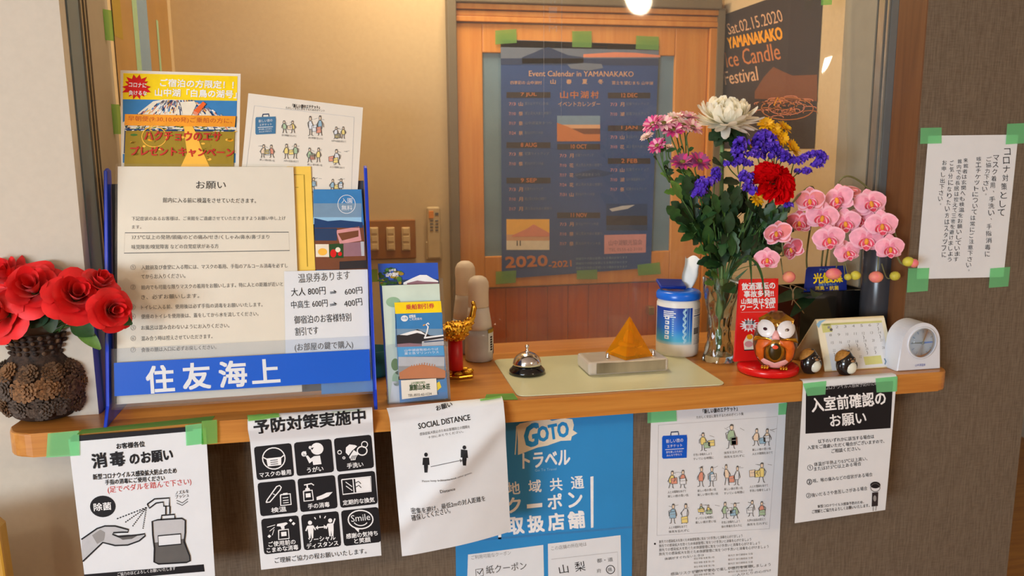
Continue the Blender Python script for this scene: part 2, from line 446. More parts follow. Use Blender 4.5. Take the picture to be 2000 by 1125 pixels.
# ------------------------------------------------------------------ palette
mat('white_wall', (198, 188, 172), 0.9, var=0.015, scale=90, bump=0.05, spec=0.2)
mat('ceiling_white', (226, 220, 210), 0.9, var=0.01)
mat('office_wall', (205, 180, 140), 0.9, var=0.02, scale=80, bump=0.05, spec=0.2)
wallpaper('brown_wallpaper', (116, 101, 84), (95, 81, 66))
wood('shelf_wood', (202, 138, 62), (170, 102, 38), 0.32)
wood('floor_wood', (190, 130, 50), (150, 90, 28), 0.4)
wood('door_wood', (222, 150, 68), (206, 126, 48), 0.4, along='Z')
wood('panel_wood', (206, 94, 14), (176, 70, 8), 0.35, along='Z')
wood('strip_wood', (112, 72, 40), (90, 54, 28), 0.5, along='Z')
wood('yellow_wood', (206, 160, 62), (180, 130, 40), 0.4, along='Z')
mat('slate_metal', (88, 92, 96), 0.45, 0.3, var=0.02)
mat('rail_metal', (176, 166, 148), 0.3, 0.7, var=0.03)
mat('dark_gap', (40, 38, 36), 0.6)
mat('slate_light', (104, 122, 134), 0.4, 0.1, var=0.02)
mat('jamb_tan', (158, 144, 124), 0.6, var=0.02)
mat('jamb_grey', (146, 138, 120), 0.55, var=0.02)
mat('frame_grey', (118, 106, 84), 0.5, var=0.03)
mat('glass_grey', (112, 142, 158), 0.35, var=0.05, scale=12)
clear('vinyl', (250, 246, 240), 0, 0.035, (228, 214, 196), 0.09, 1.45, 1.0)
clear('acrylic', (250, 252, 255), 0, 0.03, (235, 240, 245), 0.05, 1.45)
clear('laminate', (252, 252, 250), 0, 0.025, (240, 236, 228), 0.03, 1.4, 0.7)
clear('tape', (190, 242, 202), 0, 0.4, (140, 226, 158), 0.5, 1.3, 0.3)
clear('tape_dull', (190, 225, 150), 0, 0.4, (136, 196, 104), 0.5, 1.3, 0.3)
for n, c in dict(ink=(26, 26, 30), grey_ink=(96, 94, 92), light_ink=(150, 148, 146), pale_ink=(190, 190, 192), red_ink=(205, 60, 60), white=(240, 240, 240), yellow=(250, 215, 20),
                 orange=(240, 160, 20), red=(214, 22, 20), blue=(12, 88, 200), sky=(58, 128, 186), deep=(28, 62, 110), olive=(160, 132, 36), sand=(250, 190, 70), navy=(42, 78, 136),
                 nightblue=(40, 62, 98), dusk=(110, 122, 140), cream=(236, 226, 204), goto=(40, 142, 206), green=(70, 120, 50), dgreen=(40, 74, 36), lgreen=(150, 186, 150), teal=(30, 96, 104),
                 brown=(120, 70, 44), pinkish=(214, 150, 150), mauve=(150, 110, 120), skin=(232, 200, 160), salmon=(226, 140, 110), steel=(120, 150, 176), paleblue=(150, 196, 226), lawn=(206, 210, 130),
                 copper=(200, 120, 66), peach=(220, 170, 130), charcoal=(48, 42, 44)).items():
    mat(n, c, 0.55, var=0.03, scale=60, spec=0.3)
mat('paper', (222, 225, 228), 0.75, var=0.012, scale=25, spec=0.25)
mat('cream_paper', (230, 222, 208), 0.6, var=0.012, scale=25, spec=0.3)
mat('black_gloss', (14, 14, 15), 0.12, spec=0.5, coat=0.5)
mat('rack_blue', (16, 58, 190), 0.3, spec=0.5, var=0.02)

# ------------------------------------------------------------------ the setting
XL, XR, YW = -0.447, 1.150, 0.085          # opening, front wall plane
FR = (-5.0, 3.3, -4.2)                      # front room: left, right, rear
def S(name, *boxes):
    mb = MB()
    for lo, hi, m in boxes: mb.box(lo, hi, m)
    return struct(mb.build(name))
S('floor', ((FR[0], FR[2], -0.05), (FR[1], 3.0, 0.0), 'floor_wood'))
S('ceiling', ((FR[0], FR[2], 2.45), (FR[1], 3.0, 2.5), 'ceiling_white'))
S('wall_front', ((XR, YW, 0.0), (1.475, 0.36, 2.45), 'brown_wallpaper'), ((XL, YW, 0.0), (XR, 0.36, 0.958), 'brown_wallpaper'),
  ((XL, YW, 2.05), (XR, 0.36, 2.45), 'brown_wallpaper'))
S('wall_left', ((FR[0], YW, 0.0), (XL, 0.116, 2.45), 'white_wall'), ((FR[0], 0.116, 0.0), (XL, 0.36, 2.45), 'jamb_tan'))
S('wall_side', ((FR[0]-0.1, FR[2], 0.0), (FR[0], YW, 2.45), 'white_wall'))
S('wall_right', ((FR[1], FR[2], 0.0), (FR[1]+0.1, 3.0, 2.45), 'white_wall'))
S('wall_corridor', ((1.475, 2.9, 0.0), (FR[1], 3.0, 2.45), 'office_wall'))
S('wall_rear', ((FR[0], FR[2]-0.1, 0.0), (-4.7, FR[2], 2.45), 'white_wall'), ((-2.4, FR[2]-0.1, 0.0), (FR[1], FR[2], 2.45), 'white_wall'),
  ((-4.7, FR[2]-0.1, 0.0), (-2.4, FR[2], 0.6), 'white_wall'), ((-4.7, FR[2]-0.1, 2.0), (-2.4, FR[2], 2.45), 'white_wall'))
w = MB()
for x in (-4.7, -3.575, -2.45): w.box((x, FR[2]-0.09, 0.6), (x+0.05, FR[2]-0.04, 2.0), 'slate_metal')
for z in (0.6, 1.95): w.box((-4.7, FR[2]-0.09, z), (-2.4, FR[2]-0.04, z+0.05), 'slate_metal')
struct(w.build('window_1'))
# office behind the opening
S('wall_inner_back', ((XL-0.05, 1.0, 0.0), (XR+0.05, 1.08, 2.45), 'office_wall'))
S('wall_inner_left', ((XL-0.08, 0.36, 0.0), (XL, 1.0, 2.45), 'office_wall'))
S('wall_inner_right', ((XR, 0.36, 0.0), (XR+0.33, 1.0, 2.45), 'office_wall'))
# sides of the opening: sliding-window channel, rails, panels
def jamb(name, x0, x1, y0, y1, m): S(name, ((x0, y0, 1.0005), (x1, y1, 2.05), m))
jamb('trim_1', XL, XL+0.003, 0.1165, 0.178, 'slate_light')
S('trim_2', ((XL, 0.180, 1.0005), (XL+0.006, 0.186, 2.05), 'rail_metal'), ((XL, 0.188, 1.0005), (XL+0.002, 0.198, 2.05), 'dark_gap'),
  ((XL, 0.200, 1.0005), (XL+0.006, 0.205, 2.05), 'rail_metal'), ((XL, 0.207, 1.0005), (XL+0.002, 0.222, 2.05), 'dark_gap'))
jamb('trim_3', XL, XL+0.004, 0.224, 0.36, 'jamb_tan')
jamb('trim_4', XR-0.003, XR, YW, 0.170, 'strip_wood')
jamb('trim_5', XR-0.003, XR, 0.171, 0.196, 'slate_metal')
S('trim_6', ((XR-0.007, 0.197, 1.0005), (XR, 0.203, 2.05), 'rail_metal'), ((XR-0.003, 0.204, 1.0005), (XR, 0.211, 2.05), 'slate_metal'),
  ((XR-0.007, 0.212, 1.0005), (XR, 0.232, 2.05), 'rail_metal'), ((XR-0.002, 0.233, 1.0005), (XR, 0.241, 2.05), 'dark_gap'))
jamb('trim_7', XR-0.005, XR, 0.242, 0.360, 'jamb_grey')
# counter shelf: projects from the wall, rounded outer corners, runs back through the opening
def arc(cx, cy, r, a0, a1, n=7): return [(cx+r*math.cos(R(a0+(a1-a0)*i/n)), cy+r*math.sin(R(a0+(a1-a0)*i/n))) for i in range(n+1)]
pl = arc(-0.573+0.045, 0.045, 0.045, 180, 270)+arc(1.207-0.03, 0.03, 0.03, 270, 360)+[(1.207, YW-0.0005), (XR-0.0075, YW-0.0005), (XR-0.0075, 0.45), (XL+0.0065, 0.45), (XL+0.0065, YW-0.0005), (-0.573, YW-0.0005)]
sh = MB(); sh.prism(pl, lambda a, b, t: V((a, b, t)), 0.959, 1.0, 'shelf_wood', bev=0.0035)
tag(sh.build('counter_shelf', org=(0.3, 0.2, 0.959)), 'long varnished orange wood counter shelf with rounded corners carrying everything', 'counter')
# yellow wooden thing standing at the left wall
yb = MB()
a = at(-60, 1000, -0.05); b = at(6, 1003, -0.05)
yb.prism([(-0.98, 0.0), (b[0]+0.025, 0.0), (b[0]+0.004, b[2]-0.012), (b[0]-0.006, b[2]), (-0.98, b[2]-0.05)], lambda p, q, t: V((p, t, q)), -0.08, -0.05, 'yellow_wood', bev=0.004)
tag(yb.build('wooden_board', org=(-0.8, -0.06, 0)), 'yellow wooden board edge standing on the floor at lower left', 'board')

# office door with its metal frame
YD = 0.985
fl, fr, ft = at(893, 300, YD)[0], at(1397, 300, YD)[0], at(1100, 13, YD)[2]
d = MB()
fo = at(876, 300, YD)[0]; ftop = at(1100, -14, YD)[2]
d.box((fo, YD-0.035, 0.0), (fl, 0.9995, ftop), 'frame_grey', 0.003); d.box((fl, YD-0.035, ft), (XR-0.03, 0.9995, ftop), 'frame_grey', 0.003)
d.box((fr, YD-0.03, 0.0), (XR-0.035, 0.9995, ft), 'frame_grey', 0.003)
door = struct(d.build('door_1'))
c = MB(); e = 0.03
for k, (zz, yy) in enumerate(((0.0, -0.022), (0.018, -0.014), (0.034, -0.018))):
    c.box((fl+0.001, YD+yy, ft-zz-0.016), (fr-0.001, 0.999, ft-zz-0.001), 'door_wood', 0.002)
rl = at(1375, 300, YD)[0]
c.box((rl, YD-0.016, 0.0), (fr-0.001, 0.999, ft-0.052), 'door_wood', 0.003)
c.build('casing', door)
s0, s1 = at(944, 300, YD)[0], at(1312, 300, YD)[0]
g0, g1 = at(1100, 106, YD)[2], at(1100, 496, YD)[2]; pz = at(1100, 556, YD)[2]
l = MB()
l.box((fl+0.002, YD-0.006, 0.01), (s0, 0.998, ft-0.053), 'door_wood', 0.003); l.box((s1, YD-0.006, 0.01), (rl-0.001, 0.998, ft-0.053), 'door_wood', 0.003)
l.box((s0, YD-0.006, g0), (s1, 0.998, ft-0.053), 'door_wood', 0.003); l.box((s0, YD-0.006, pz), (s1, 0.998, g1), 'door_wood', 0.003)
l.build('stile', door)
g = MB(); g.box((s0, YD+0.004, g1), (s1, 0.994, g0), 'glass_grey'); g.build('glass_pane', door)
p = MB(); k = (s1-s0)/9
for i in range(9): p.box((s0+i*k, YD+0.002+0.001*(i % 2), 0.01), (s0+(i+1)*k-0.001, 0.997, pz-0.004), 'panel_wood', 0.001)
p.build('lower_panel', door)
h = MB(); q = at(1272, 606, YD-0.02); h.box((q[0]-0.012, YD-0.03, q[2]-0.014), (q[0]+0.008, YD-0.001, q[2]+0.014), mat('brass', (190, 160, 90), 0.3, 0.9), 0.004); h.build('door_handle', door)

# ceiling lamps of the hall
def dome(name, x, y, label):
    b = MB(); b.lathe([(0.085, 2.449), (0.09, 2.435), (0.08, 2.43)], 24, 'ceiling_white', (x, y, 0))
    o = b.build(name, org=(x, y, 2.43)); tag(o, label, 'lamp')
    g = MB(); g.ball((x, y, 2.395), (0.078, 0.078, 0.036), glow('lamp_glow', (255, 226, 180), 14) if 'lamp_glow' not in MATS else 'lamp_glow', 20)
    g.build('globe', o)
dome('ceiling_lamp', 1.64, -2.41, 'round ceiling lamp over the entrance hall')
dome('ceiling_lamp', -1.20, -2.25, 'round ceiling lamp left of the entrance lamp')

# wall switches and remote control on the office wall
sw = MB(); a, b = at(700, 431, 0.99), at(813, 504, 0.99)
sw.box((a[0], 0.985, b[2]), (b[0], 0.9995, a[2]), mat('plate_brown', (150, 96, 44), 0.4), 0.003)
so = sw.build('switch_plate', org=((a[0]+b[0])/2, 0.99, b[2])); tag(so, 'brown three-gang switch plate on the office wall', 'light switch')
for cx in (731, 763, 793):
    p0, p1 = at(cx-9, 444, 0.98), at(cx+9, 489, 0.98)
    m = MB(); m.box((p0[0], 0.979, p1[2]), (p1[0], 0.985, p0[2]), mat('switch_ivory', (214, 186, 140), 0.4), 0.002)
    z3 = (p0[2]-p1[2])/3
    for i in range(3): m.box((p0[0]+0.004, 0.976, p1[2]+i*z3+0.004), (p1[0]-0.004, 0.98, p1[2]+(i+1)*z3-0.003), 'switch_ivory', 0.001)
    m.build('rocker_switch', so)
rm = MB(); a, b = at(833, 404, 0.985), at(861, 504, 0.985)
rm.box((a[0], 0.972, b[2]), (b[0], 0.990, a[2]), mat('remote_ivory', (200, 176, 134), 0.45), 0.005)
ro = rm.build('remote_control', org=((a[0]+b[0])/2, 0.98, b[2])); tag(ro, 'slim ivory remote control with an orange button held on the office wall', 'remote control')
hd = MB(); hd.box((a[0]-0.004, 0.982, b[2]-0.004), (b[0]+0.004, 0.9995, b[2]+0.05), 'remote_ivory', 0.003); hd.build('holder', ro)
bt = MB(); q0, q1 = at(837, 412, 0.972), at(847, 426, 0.972)
bt.box((q0[0], 0.969, q1[2]), (q1[0], 0.973, q0[2]), mat('button_orange', (226, 140, 60), 0.5), 0.001); bt.build('orange_button', ro)
bt = MB()
for r in range(4):
    for c in range(2):
        q = at(843+c*10, 431+r*6.2, 0.972); bt.box((q[0]-0.0045, 0.970, q[2]-0.002), (q[0]+0.0045, 0.973, q[2]+0.002), 'grey_ink', 0.0006)
q = at(853, 418, 0.972); bt.box((q[0]-0.005, 0.970, q[2]-0.004), (q[0]+0.005, 0.973, q[2]+0.004), 'grey_ink', 0.0006)
bt.build('buttons', ro)

# clear vinyl sheet across the opening
def vin(u, v):
    x = XL+0.012+u*(XR-XL-0.03); z = 1.0015+v*1.04
    y = 0.345+0.0028*math.sin(x*21+1.5*z)*math.exp(-((x+0.25)/0.25)**2)+0.0012*math.sin(x*9.0+z*3)
    c = max(0.0, (x-1.02)/0.13); q = max(z, 1.45)-1.66
    y -= 0.020*c*c+(-0.115*q+0.3*q*q)*min(1.0, c)
    return V((x, y, z))
vm = MB(); vm.grid(vin, 200, 60, 'vinyl')
vo = vm.build('vinyl_sheet', org=(0.35, 0.345, 1.0)); tag(vo, 'clear vinyl screen hanging across the counter opening', 'screen')
sm = MB()
for px in (1062, 1097): 
    a, b = at(px, 0, 0.343), at(px+1, 230, 0.343); sm.box((a[0]-0.0005, 0.3415, b[2]), (a[0]+0.0005, 0.3425, 2.03), 'acrylic')
sm.build('seam', vo)
vt = flat((1062, -40), (1097, -40), (1097, 200), (1062, 200), 0.341, 'acrylic')
for i, ch in enumerate('MEIWA'): vt.tx(ch, 1072, 62-i*18, 1088, 62-i*18, 12, 'acrylic', 0.01)
mk = MB()
for uv, fs, m, layer in vt.polys: mk.add(vt.S(uv), fs, m)
mk.build('embossed_mark', vo)
for j, (p0, p1) in enumerate(((20, 80), (204, 262))):
    a, b = at(224+j*3, p0, 0.335), at(224+j*3, p1, 0.335); t = MB()
    t.add([(XL+0.0045, 0.322, b[2]), (XL+0.0045, 0.322, a[2]), (XL+0.016, 0.338, a[2]), (XL+0.016, 0.338, b[2])], [(0, 1, 2, 3)], 'tape_dull'); t.build('tape', vo)
a, b = at(1608, -30, 0.31), at(1622, 10, 0.31); t = MB(); t.add([(a[0], 0.315, b[2]), (a[0], 0.315, a[2]), (b[0], 0.305, a[2]), (b[0], 0.305, b[2])], [(0, 1, 2, 3)], 'tape_dull'); t.build('tape', vo)
a, b = at(724, 526, 0.34), at(738, 550, 0.34); t = MB(); t.add([(a[0], 0.338, b[2]), (a[0], 0.338, a[2]), (b[0], 0.338, a[2]), (b[0], 0.338, b[2])], [(0, 1, 2, 3)], 'tape_dull'); t.build('tape', vo)

# ------------------------------------------------------------------ posters in the office
ev = flat((978, 77), (1287, 88), (1271, 523), (980, 545), 0.976, 'navy')
E_ = ev
E_.quad((978, 77), (1287, 88), (1286, 118), (978, 118), 'dusk', 1)
E_.quad((978, 78), (1287, 88), (1287, 98), (978, 92), 'peach', 1)
E_.poly([(1020, 112), (1045, 102), (1062, 94), (1072, 92), (1083, 97), (1110, 108), (1140, 112), (1140, 124), (1020, 124)], 'nightblue', 2)
E_.poly([(1140, 106), (1200, 102), (1240, 103), (1290, 108), (1290, 112), (1140, 112)], 'salmon', 2)
E_.quad((978, 114), (1286, 114), (1286, 128), (978, 126), 'nightblue', 2)
E_.poly([(1108, 126), (1140, 123), (1175, 125), (1178, 133), (1150, 138), (1115, 134)], 'dusk', 3)
E_.tx('Event Calendar in YAMANAKAKO', 1033, 149, 1237, 150, 11, 'peach', 0.01, 3)
E_.tx('四季彩の 山中湖村', 997, 165, 1058, 165, 7, 'peach', 0, 3)
for i, ch in enumerate('山春夏冬'): E_.tx(ch, 1075+i*31, 164, 1085+i*31, 164, 9, 'peach', 0.02, 3)
E_.tx('富士を望むまち 山中湖', 1195, 165, 1275, 166, 7, 'peach', 0, 3)
for i, ch in enumerate('山中湖村'): E_.tx(ch, 1094+i*20, 192, 1109+i*20, 192, 14, 'copper', 0.02, 3)
E_.tx('イベントカレンダー', 1090, 208, 1172, 208, 10, 'peach', 0.0, 3)
def months(x0, x1, items):
    for y, t, n in items:
        E_.quad((x0, y-5), (x1, y-5), (x1, y+6), (x0, y+6), 'charcoal', 2)
        E_.tx(t, (x0+x1)/2-15, y+4, (x0+x1)/2+16, y+4, 8, 'copper', 0.02, 3)
        for i in range(n):
            yy = y+18+i*19
            E_.tx('7/%d' % (3+i*7), x0+5, yy+3, x0+18, yy+3, 6, 'pinkish', 0, 3)
            E_.tx(random.choice(('祭', '花', '山', '湖', '月')), x0+24, yy+4, x0+32, yy+4, 8, 'peach', 0, 3)
            E_.tx(random.choice(('湖上花火大会と夜祭り', '富士山マラソン大会', '山中湖温泉まつり', '紅葉ライトアップ')), x0+36, yy+2, x0+36+random.randint(34, 52), yy+2, 6, 'dusk', 0, 3)
months(989, 1075, [(185, '7 JUL', 4), (283, '8 AUG', 2), (352, '9 SEP', 3)])
months(1088, 1172, [(286, '10 OCT', 5), (420, '11 NOV', 3)])
months(1187, 1270, [(186, '12 DEC', 2), (250, '1 JAN', 2), (314, '2 FEB', 3)])
def photo(sh, x0, y0, x1, y1, bands, layer=2):
    """small landscape print: list of (fraction from top, material)"""
    bands = bands+[(1.0, None)]
    for (a, m), (b, _) in zip(bands[:-1], bands[1:]):
        sh.quad((x0, y0+(y1-y0)*a), (x1, y0+(y1-y0)*a), (x1, y0+(y1-y0)*b), (x0, y0+(y1-y0)*b), m, layer, 3)
photo(E_, 1088, 226, 1172, 276, [(0, 'steel'), (0.35, 'peach'), (0.5, 'brown')])
E_.poly([(1088, 240), (1110, 248), (1140, 262), (1172, 262), (1172, 276), (1088, 276)], 'copper', 3)
photo(E_, 989, 428, 1073, 488, [(0, 'sand'), (0.5, 'peach'), (0.7, 'cream')])
E_.poly([(1000, 460), (1030, 446), (1042, 438), (1055, 445), (1073, 455), (1073, 462), (1000, 462)], 'salmon', 3)
for x in (1010, 1016): E_.line([(x, 470), (x, 480)], 2, 'charcoal', 3)
photo(E_, 1184, 398, 1264, 450, [(0, 'deep'), (0.45, 'charcoal'), (0.8, 'nightblue')])
E_.poly([(1190, 408), (1215, 402), (1240, 400), (1225, 408), (1195, 413)], 'pale_ink', 3)
E_.quad((1180, 459), (1262, 457), (1261, 493), (1180, 496), 'pinkish', 2)
E_.tx('山中湖観光協会', 1189, 480, 1254, 478, 11, 'mauve', 0.01, 3); E_.tx('TEL 0555-62-3100', 1189, 491, 1254, 489, 6, 'mauve', 0, 3)
E_.tx('2020', 988, 523, 1069, 519, 21, 'copper', 0.05, 3); E_.tx('-2021', 1072, 523, 1116, 520, 12, 'copper', 0.04, 3)
for i in range(3): E_.tx('開催日や内容は変更になる場合があります', 1125, 508+i*9, 1225, 505+i*9, 5, 'steel', 0, 3)
E_.poly([(1120, 340), (1160, 330), (1200, 338), (1180, 344), (1130, 350)], 'deep', 2)
for q in (((967, 60), (1008, 57), (1009, 84), (967, 87)), ((1117, 61), (1155, 61), (1155, 93), (1117, 92)), ((1242, 70), (1286, 72), (1286, 98), (1241, 96)),
          ((968, 530), (1008, 528), (1007, 552), (968, 555)), ((1126, 528), (1166, 526), (1166, 545), (1126, 545)), ((1244, 517), (1288, 512), (1290, 535), (1246, 538))):
    E_.tape(*q, m='tape_dull', layer=8)
ev.build('event_poster', 'dark blue event calendar poster taped to the office door glass', 'poster')

# candle festival poster on the right-hand office wall
xw = XR-0.002
def onx(px, py): return V(hitn(px, py, (xw, 0, 0), (1, 0, 0)))
tl = onx(1412, 36); br = onx(1590, 262); tr0 = onx(1600, 20)
y_l, y_r, z_t, z_b = tl[1], br[1]-0.004, tl[2]+0.0, onx(1500, 290)[2]
CAM0 = np.array([-1.0, 0.5, 1.4])
ic = Sheet([(xw, y_l, z_t+0.01), (xw, y_l, z_b)], [(xw, y_r, z_t+0.01), (xw, y_r, z_b)], 'charcoal')
ic.tx('Sat.02.15.2020', 1424, 68, 1531, 42, 22, 'peach', 0.0, 2)
ic.tx('YAMANAKAKO', 1424, 95, 1530, 76, 21, 'orange', 0.04, 2)
ic.tx('Ice Candle', 1420, 132, 1526, 116, 30, 'copper', 0.01, 2)
ic.tx('Festival', 1417, 166, 1482, 157, 26, 'peach', 0.01, 2)
ic.poly([(1470, 180), (1490, 150), (1510, 130), (1530, 140), (1548, 148), (1592, 147), (1592, 195), (1470, 195)], 'brown', 1)
for k in range(42):
    a = random.random()*6.28; rr = 0.25+0.75*random.random(); x, y = 1535+54*rr*math.cos(a), 212+24*rr*math.sin(a)
    ic.ring(x, y, 12*rr+3, 3.5, 1.3, 'copper' if k % 2 else 'salmon', 2, 8, 150, 380)
ic.ring(1535, 212, 52, 22, 1.5, 'copper'); ic.ring(1535, 210, 36, 14, 1.5, 'salmon'); ic.ring(1533, 206, 20, 8, 1.5, 'copper')
ic.line([(1512, 206), (1520, 190), (1526, 202)], 2, 'orange', 3)
ic.build('candle_festival_poster', 'dark poster with orange lettering on the right office wall', 'poster')
# blurred landscape picture on the left office wall
xw2 = XL+0.002
CAM0 = np.array([1.0, 0.5, 1.4])
pic = Sheet([(xw2, 0.40, 2.0), (xw2, 0.40, 1.55)], [(xw2, 0.95, 2.0), (xw2, 0.95, 1.55)], mat('ochre_print', (172, 132, 70), 0.5, var=0.2, scale=6, rgb2=(150, 112, 60)))
pic.uvrect(0.38, 0, 0.56, 1, 'steel', 1); pic.uvrect(0.72, 0.5, 0.76, 1, 'lgreen', 2); pic.uvrect(0.0, 0, 0.12, 0.7, 'olive', 1); pic.uvrect(0.3, 0.45, 0.38, 1, 'lgreen', 1)
pic.build('wall_picture', 'ochre and grey picture hung on the left office wall', 'picture')
CAM0 = np.array([0.0, -3.0, 1.4])
# ------------------------------------------------------------------ notices on and under the counter
def hang(TL, TR, BR, BL, y0=-0.0032, back=0.012, paper='paper', curl=0.0, soft=False, **k):
    """sheet that starts on the shelf top, bends over the front edge and hangs down"""
    a, b = at(*TL, y0), at(*TR, y0); c, d = at(*BL, y0-curl*0.4), at(*BR, y0-curl)
    L = [V((a[0], y0+0.004+back, 1.0012)), V((a[0], y0+0.004, 1.0012)), V((a[0], y0+0.001, 1.0000)), V((a[0], y0, 0.9965))]
    Rr = [V((b[0], y0+0.004+back, 1.0012)), V((b[0], y0+0.004, 1.0012)), V((b[0], y0+0.001, 1.0000)), V((b[0], y0, 0.9965))]
    if back <= 0: L, Rr = [a], [b]
    if soft:
        pr = [(0.020, 1.0012), (0.012, 1.0035), (0.004, 1.0058), (-0.003, 1.0055), (-0.009, 1.0015), (-0.0125, 0.9945), (-0.0135, 0.986)]
        L = [V((a[0], y0+p, z)) for p, z in pr]; Rr = [V((b[0], y0+p, z)) for p, z in pr]
    n = 10
    for i in range(1, n+1):
        t = i/n; e = t*t
        for lst, p, q, kk in ((L, a, c, 0.4), (Rr, b, d, 1.0)):
            s = p if back <= 0 else (V((p[0], y0-0.0135, 0.986)) if soft else V((p[0], y0, 0.9965)))
            e2 = s.lerp(q, t); e2.y = y0-curl*kk*e; lst.append(e2)
    return Sheet(L, Rr, paper, nv=60, **k)

# --- hand-sanitising notice, far left
s = hang((133, 858), (402, 836), (420, 1125), (168, 1150), back=0.0)
s.tx('お客様各位', 228, 877, 283, 872, 11, 'ink', 0.03)
s.tx('消', 182, 915, 210, 911, 28, 'ink', 0.04); s.tx('毒', 217, 912, 245, 908, 28, 'ink', 0.04); s.tx('のお願い', 255, 908, 338, 898, 22, 'ink', 0.04)
s.tx('新型コロナウイルス感染拡大防止のため', 182, 937, 345, 924, 11, 'ink', 0.02); s.tx('手指の消毒にご使用ください', 206, 947, 322, 938, 10, 'ink', 0.02)
s.tx('(足でペダルを踏んで下さい)', 211, 965, 374, 948, 15, 'red_ink', -0.012)
s.ell(201, 989, 25, 21, 'ink', 1, 28); s.tx('除菌', 184, 998, 218, 995, 15, 'white', 0.02, 2)
s.tx('ノズルを', 343, 966, 369, 962, 7, 'ink', 0.01); s.tx('プッシュ', 343, 974, 369, 970, 7, 'ink', 0.01)
for k in range(2): s.line([(345, 977+k*5), (356, 982+k*5), (367, 974+k*5)], 1.6, 'grey_ink', 1)
# pump bottle drawing
s.poly([(298, 1018), (308, 1015), (355, 1012), (362, 1016), (362, 1040), (360, 1058), (371, 1085), (372, 1095), (365, 1098), (310, 1101), (301, 1097), (302, 1070), (299, 1045)], 'pale_ink', 1)
s.poly([(301, 1060), (360, 1052), (371, 1085), (372, 1095), (365, 1098), (310, 1101), (301, 1097)], 'grey_ink', 2)
s.poly([(309, 1046), (353, 1042), (354, 1062), (310, 1066)], 'paper', 3); s.line([(309, 1046), (353, 1042), (354, 1062), (310, 1066)], 2.2, 'ink', 4, True)
s.line([(298, 1018), (308, 1015), (355, 1012), (362, 1016), (362, 1040), (360, 1058), (371, 1085), (372, 1095), (365, 1098), (310, 1101), (301, 1097), (302, 1070), (299, 1045)], 2.8, 'ink', 4, True)
s.line([(315, 1015), (316, 1006), (341, 1004), (342, 1012)], 2.6, 'ink', 4); s.line([(324, 1004), (324, 988)], 2.4, 'ink', 4); s.line([(332, 1003), (332, 988)], 2.4, 'ink', 4)
s.line([(288, 984), (302, 974), (331, 972), (331, 988), (320, 988), (319, 980), (305, 982), (292, 992), (288, 984)], 2.6, 'ink', 4)
for q in ((226, 1014), (243, 1021), (258, 1029), (279, 1034)):
    for k in range(11):
        t0 = k/11; x0, y0 = 286+(q[0]-286)*t0, 991+(q[1]-991)*t0; x1, y1 = x0+(q[0]-286)/20, y0+(q[1]-991)/20; s.line([(x0, y0), (x1, y1)], 2.2, 'ink', 2)
# hand drawing
hand = [(160, 1053), (190, 1032), (205, 1027), (225, 1027), (240, 1031), (251, 1034), (250, 1039), (238, 1039), (222, 1040), (220, 1043), (232, 1048), (252, 1046), (272, 1044), (283, 1042), (284, 1046), (272, 1056), (250, 1064), (225, 1065), (201, 1059), (162, 1096)]
s.poly(hand+[(160, 1075)], 'pale_ink', 1); s.line(hand, 2.8, 'ink', 3); s.poly([(226, 1046), (250, 1044), (270, 1045), (258, 1052), (240, 1054)], 'grey_ink', 2)
s.poly([(180, 1045), (196, 1034), (205, 1040), (203, 1055), (190, 1062)], 'light_ink', 2)
s.quad((164, 1122), (398, 1102), (400, 1116), (166, 1136), 'ink', 1); s.tx('ご協力のほどよろしくお願いいたします', 230, 1125, 343, 1113, 7, 'white', 0, 2)
s.quad((138, 852), (376, 833), (376, 842), (138, 863), 'ink', 1)
s.tape((94, 846), (155, 840), (156, 889), (91, 893)); s.tape((362, 830), (394, 826), (398, 866), (364, 870)); s.tape((394, 822), (424, 819), (425, 865), (394, 868), 'tape_dull')
s.build('notice_sheet', 'white hand sanitising notice with pump bottle drawing, leftmost below the shelf', 'notice')
# strips of the same tape on the shelf behind it
def shelf_tape(label, p, m='tape_dull'):
    q = [onz(*k, 1.0008) for k in p]; b = MB(); b.add(q, [(0, 1, 2, 3)], m)
    b.add([k+V((0, 0, -0.0005)) for k in q], [(3, 2, 1, 0)], m)
    o = b.build('tape_strip', org=q[3]); tag(o, label, 'tape')
shelf_tape('long green tape strip on shelf above the hand sanitising notice', [(160, 839), (420, 812), (412, 823), (150, 848)])
shelf_tape('green tape strip on shelf left of the pale desk mat', [(950, 770), (1003, 768), (1012, 780), (945, 782)])

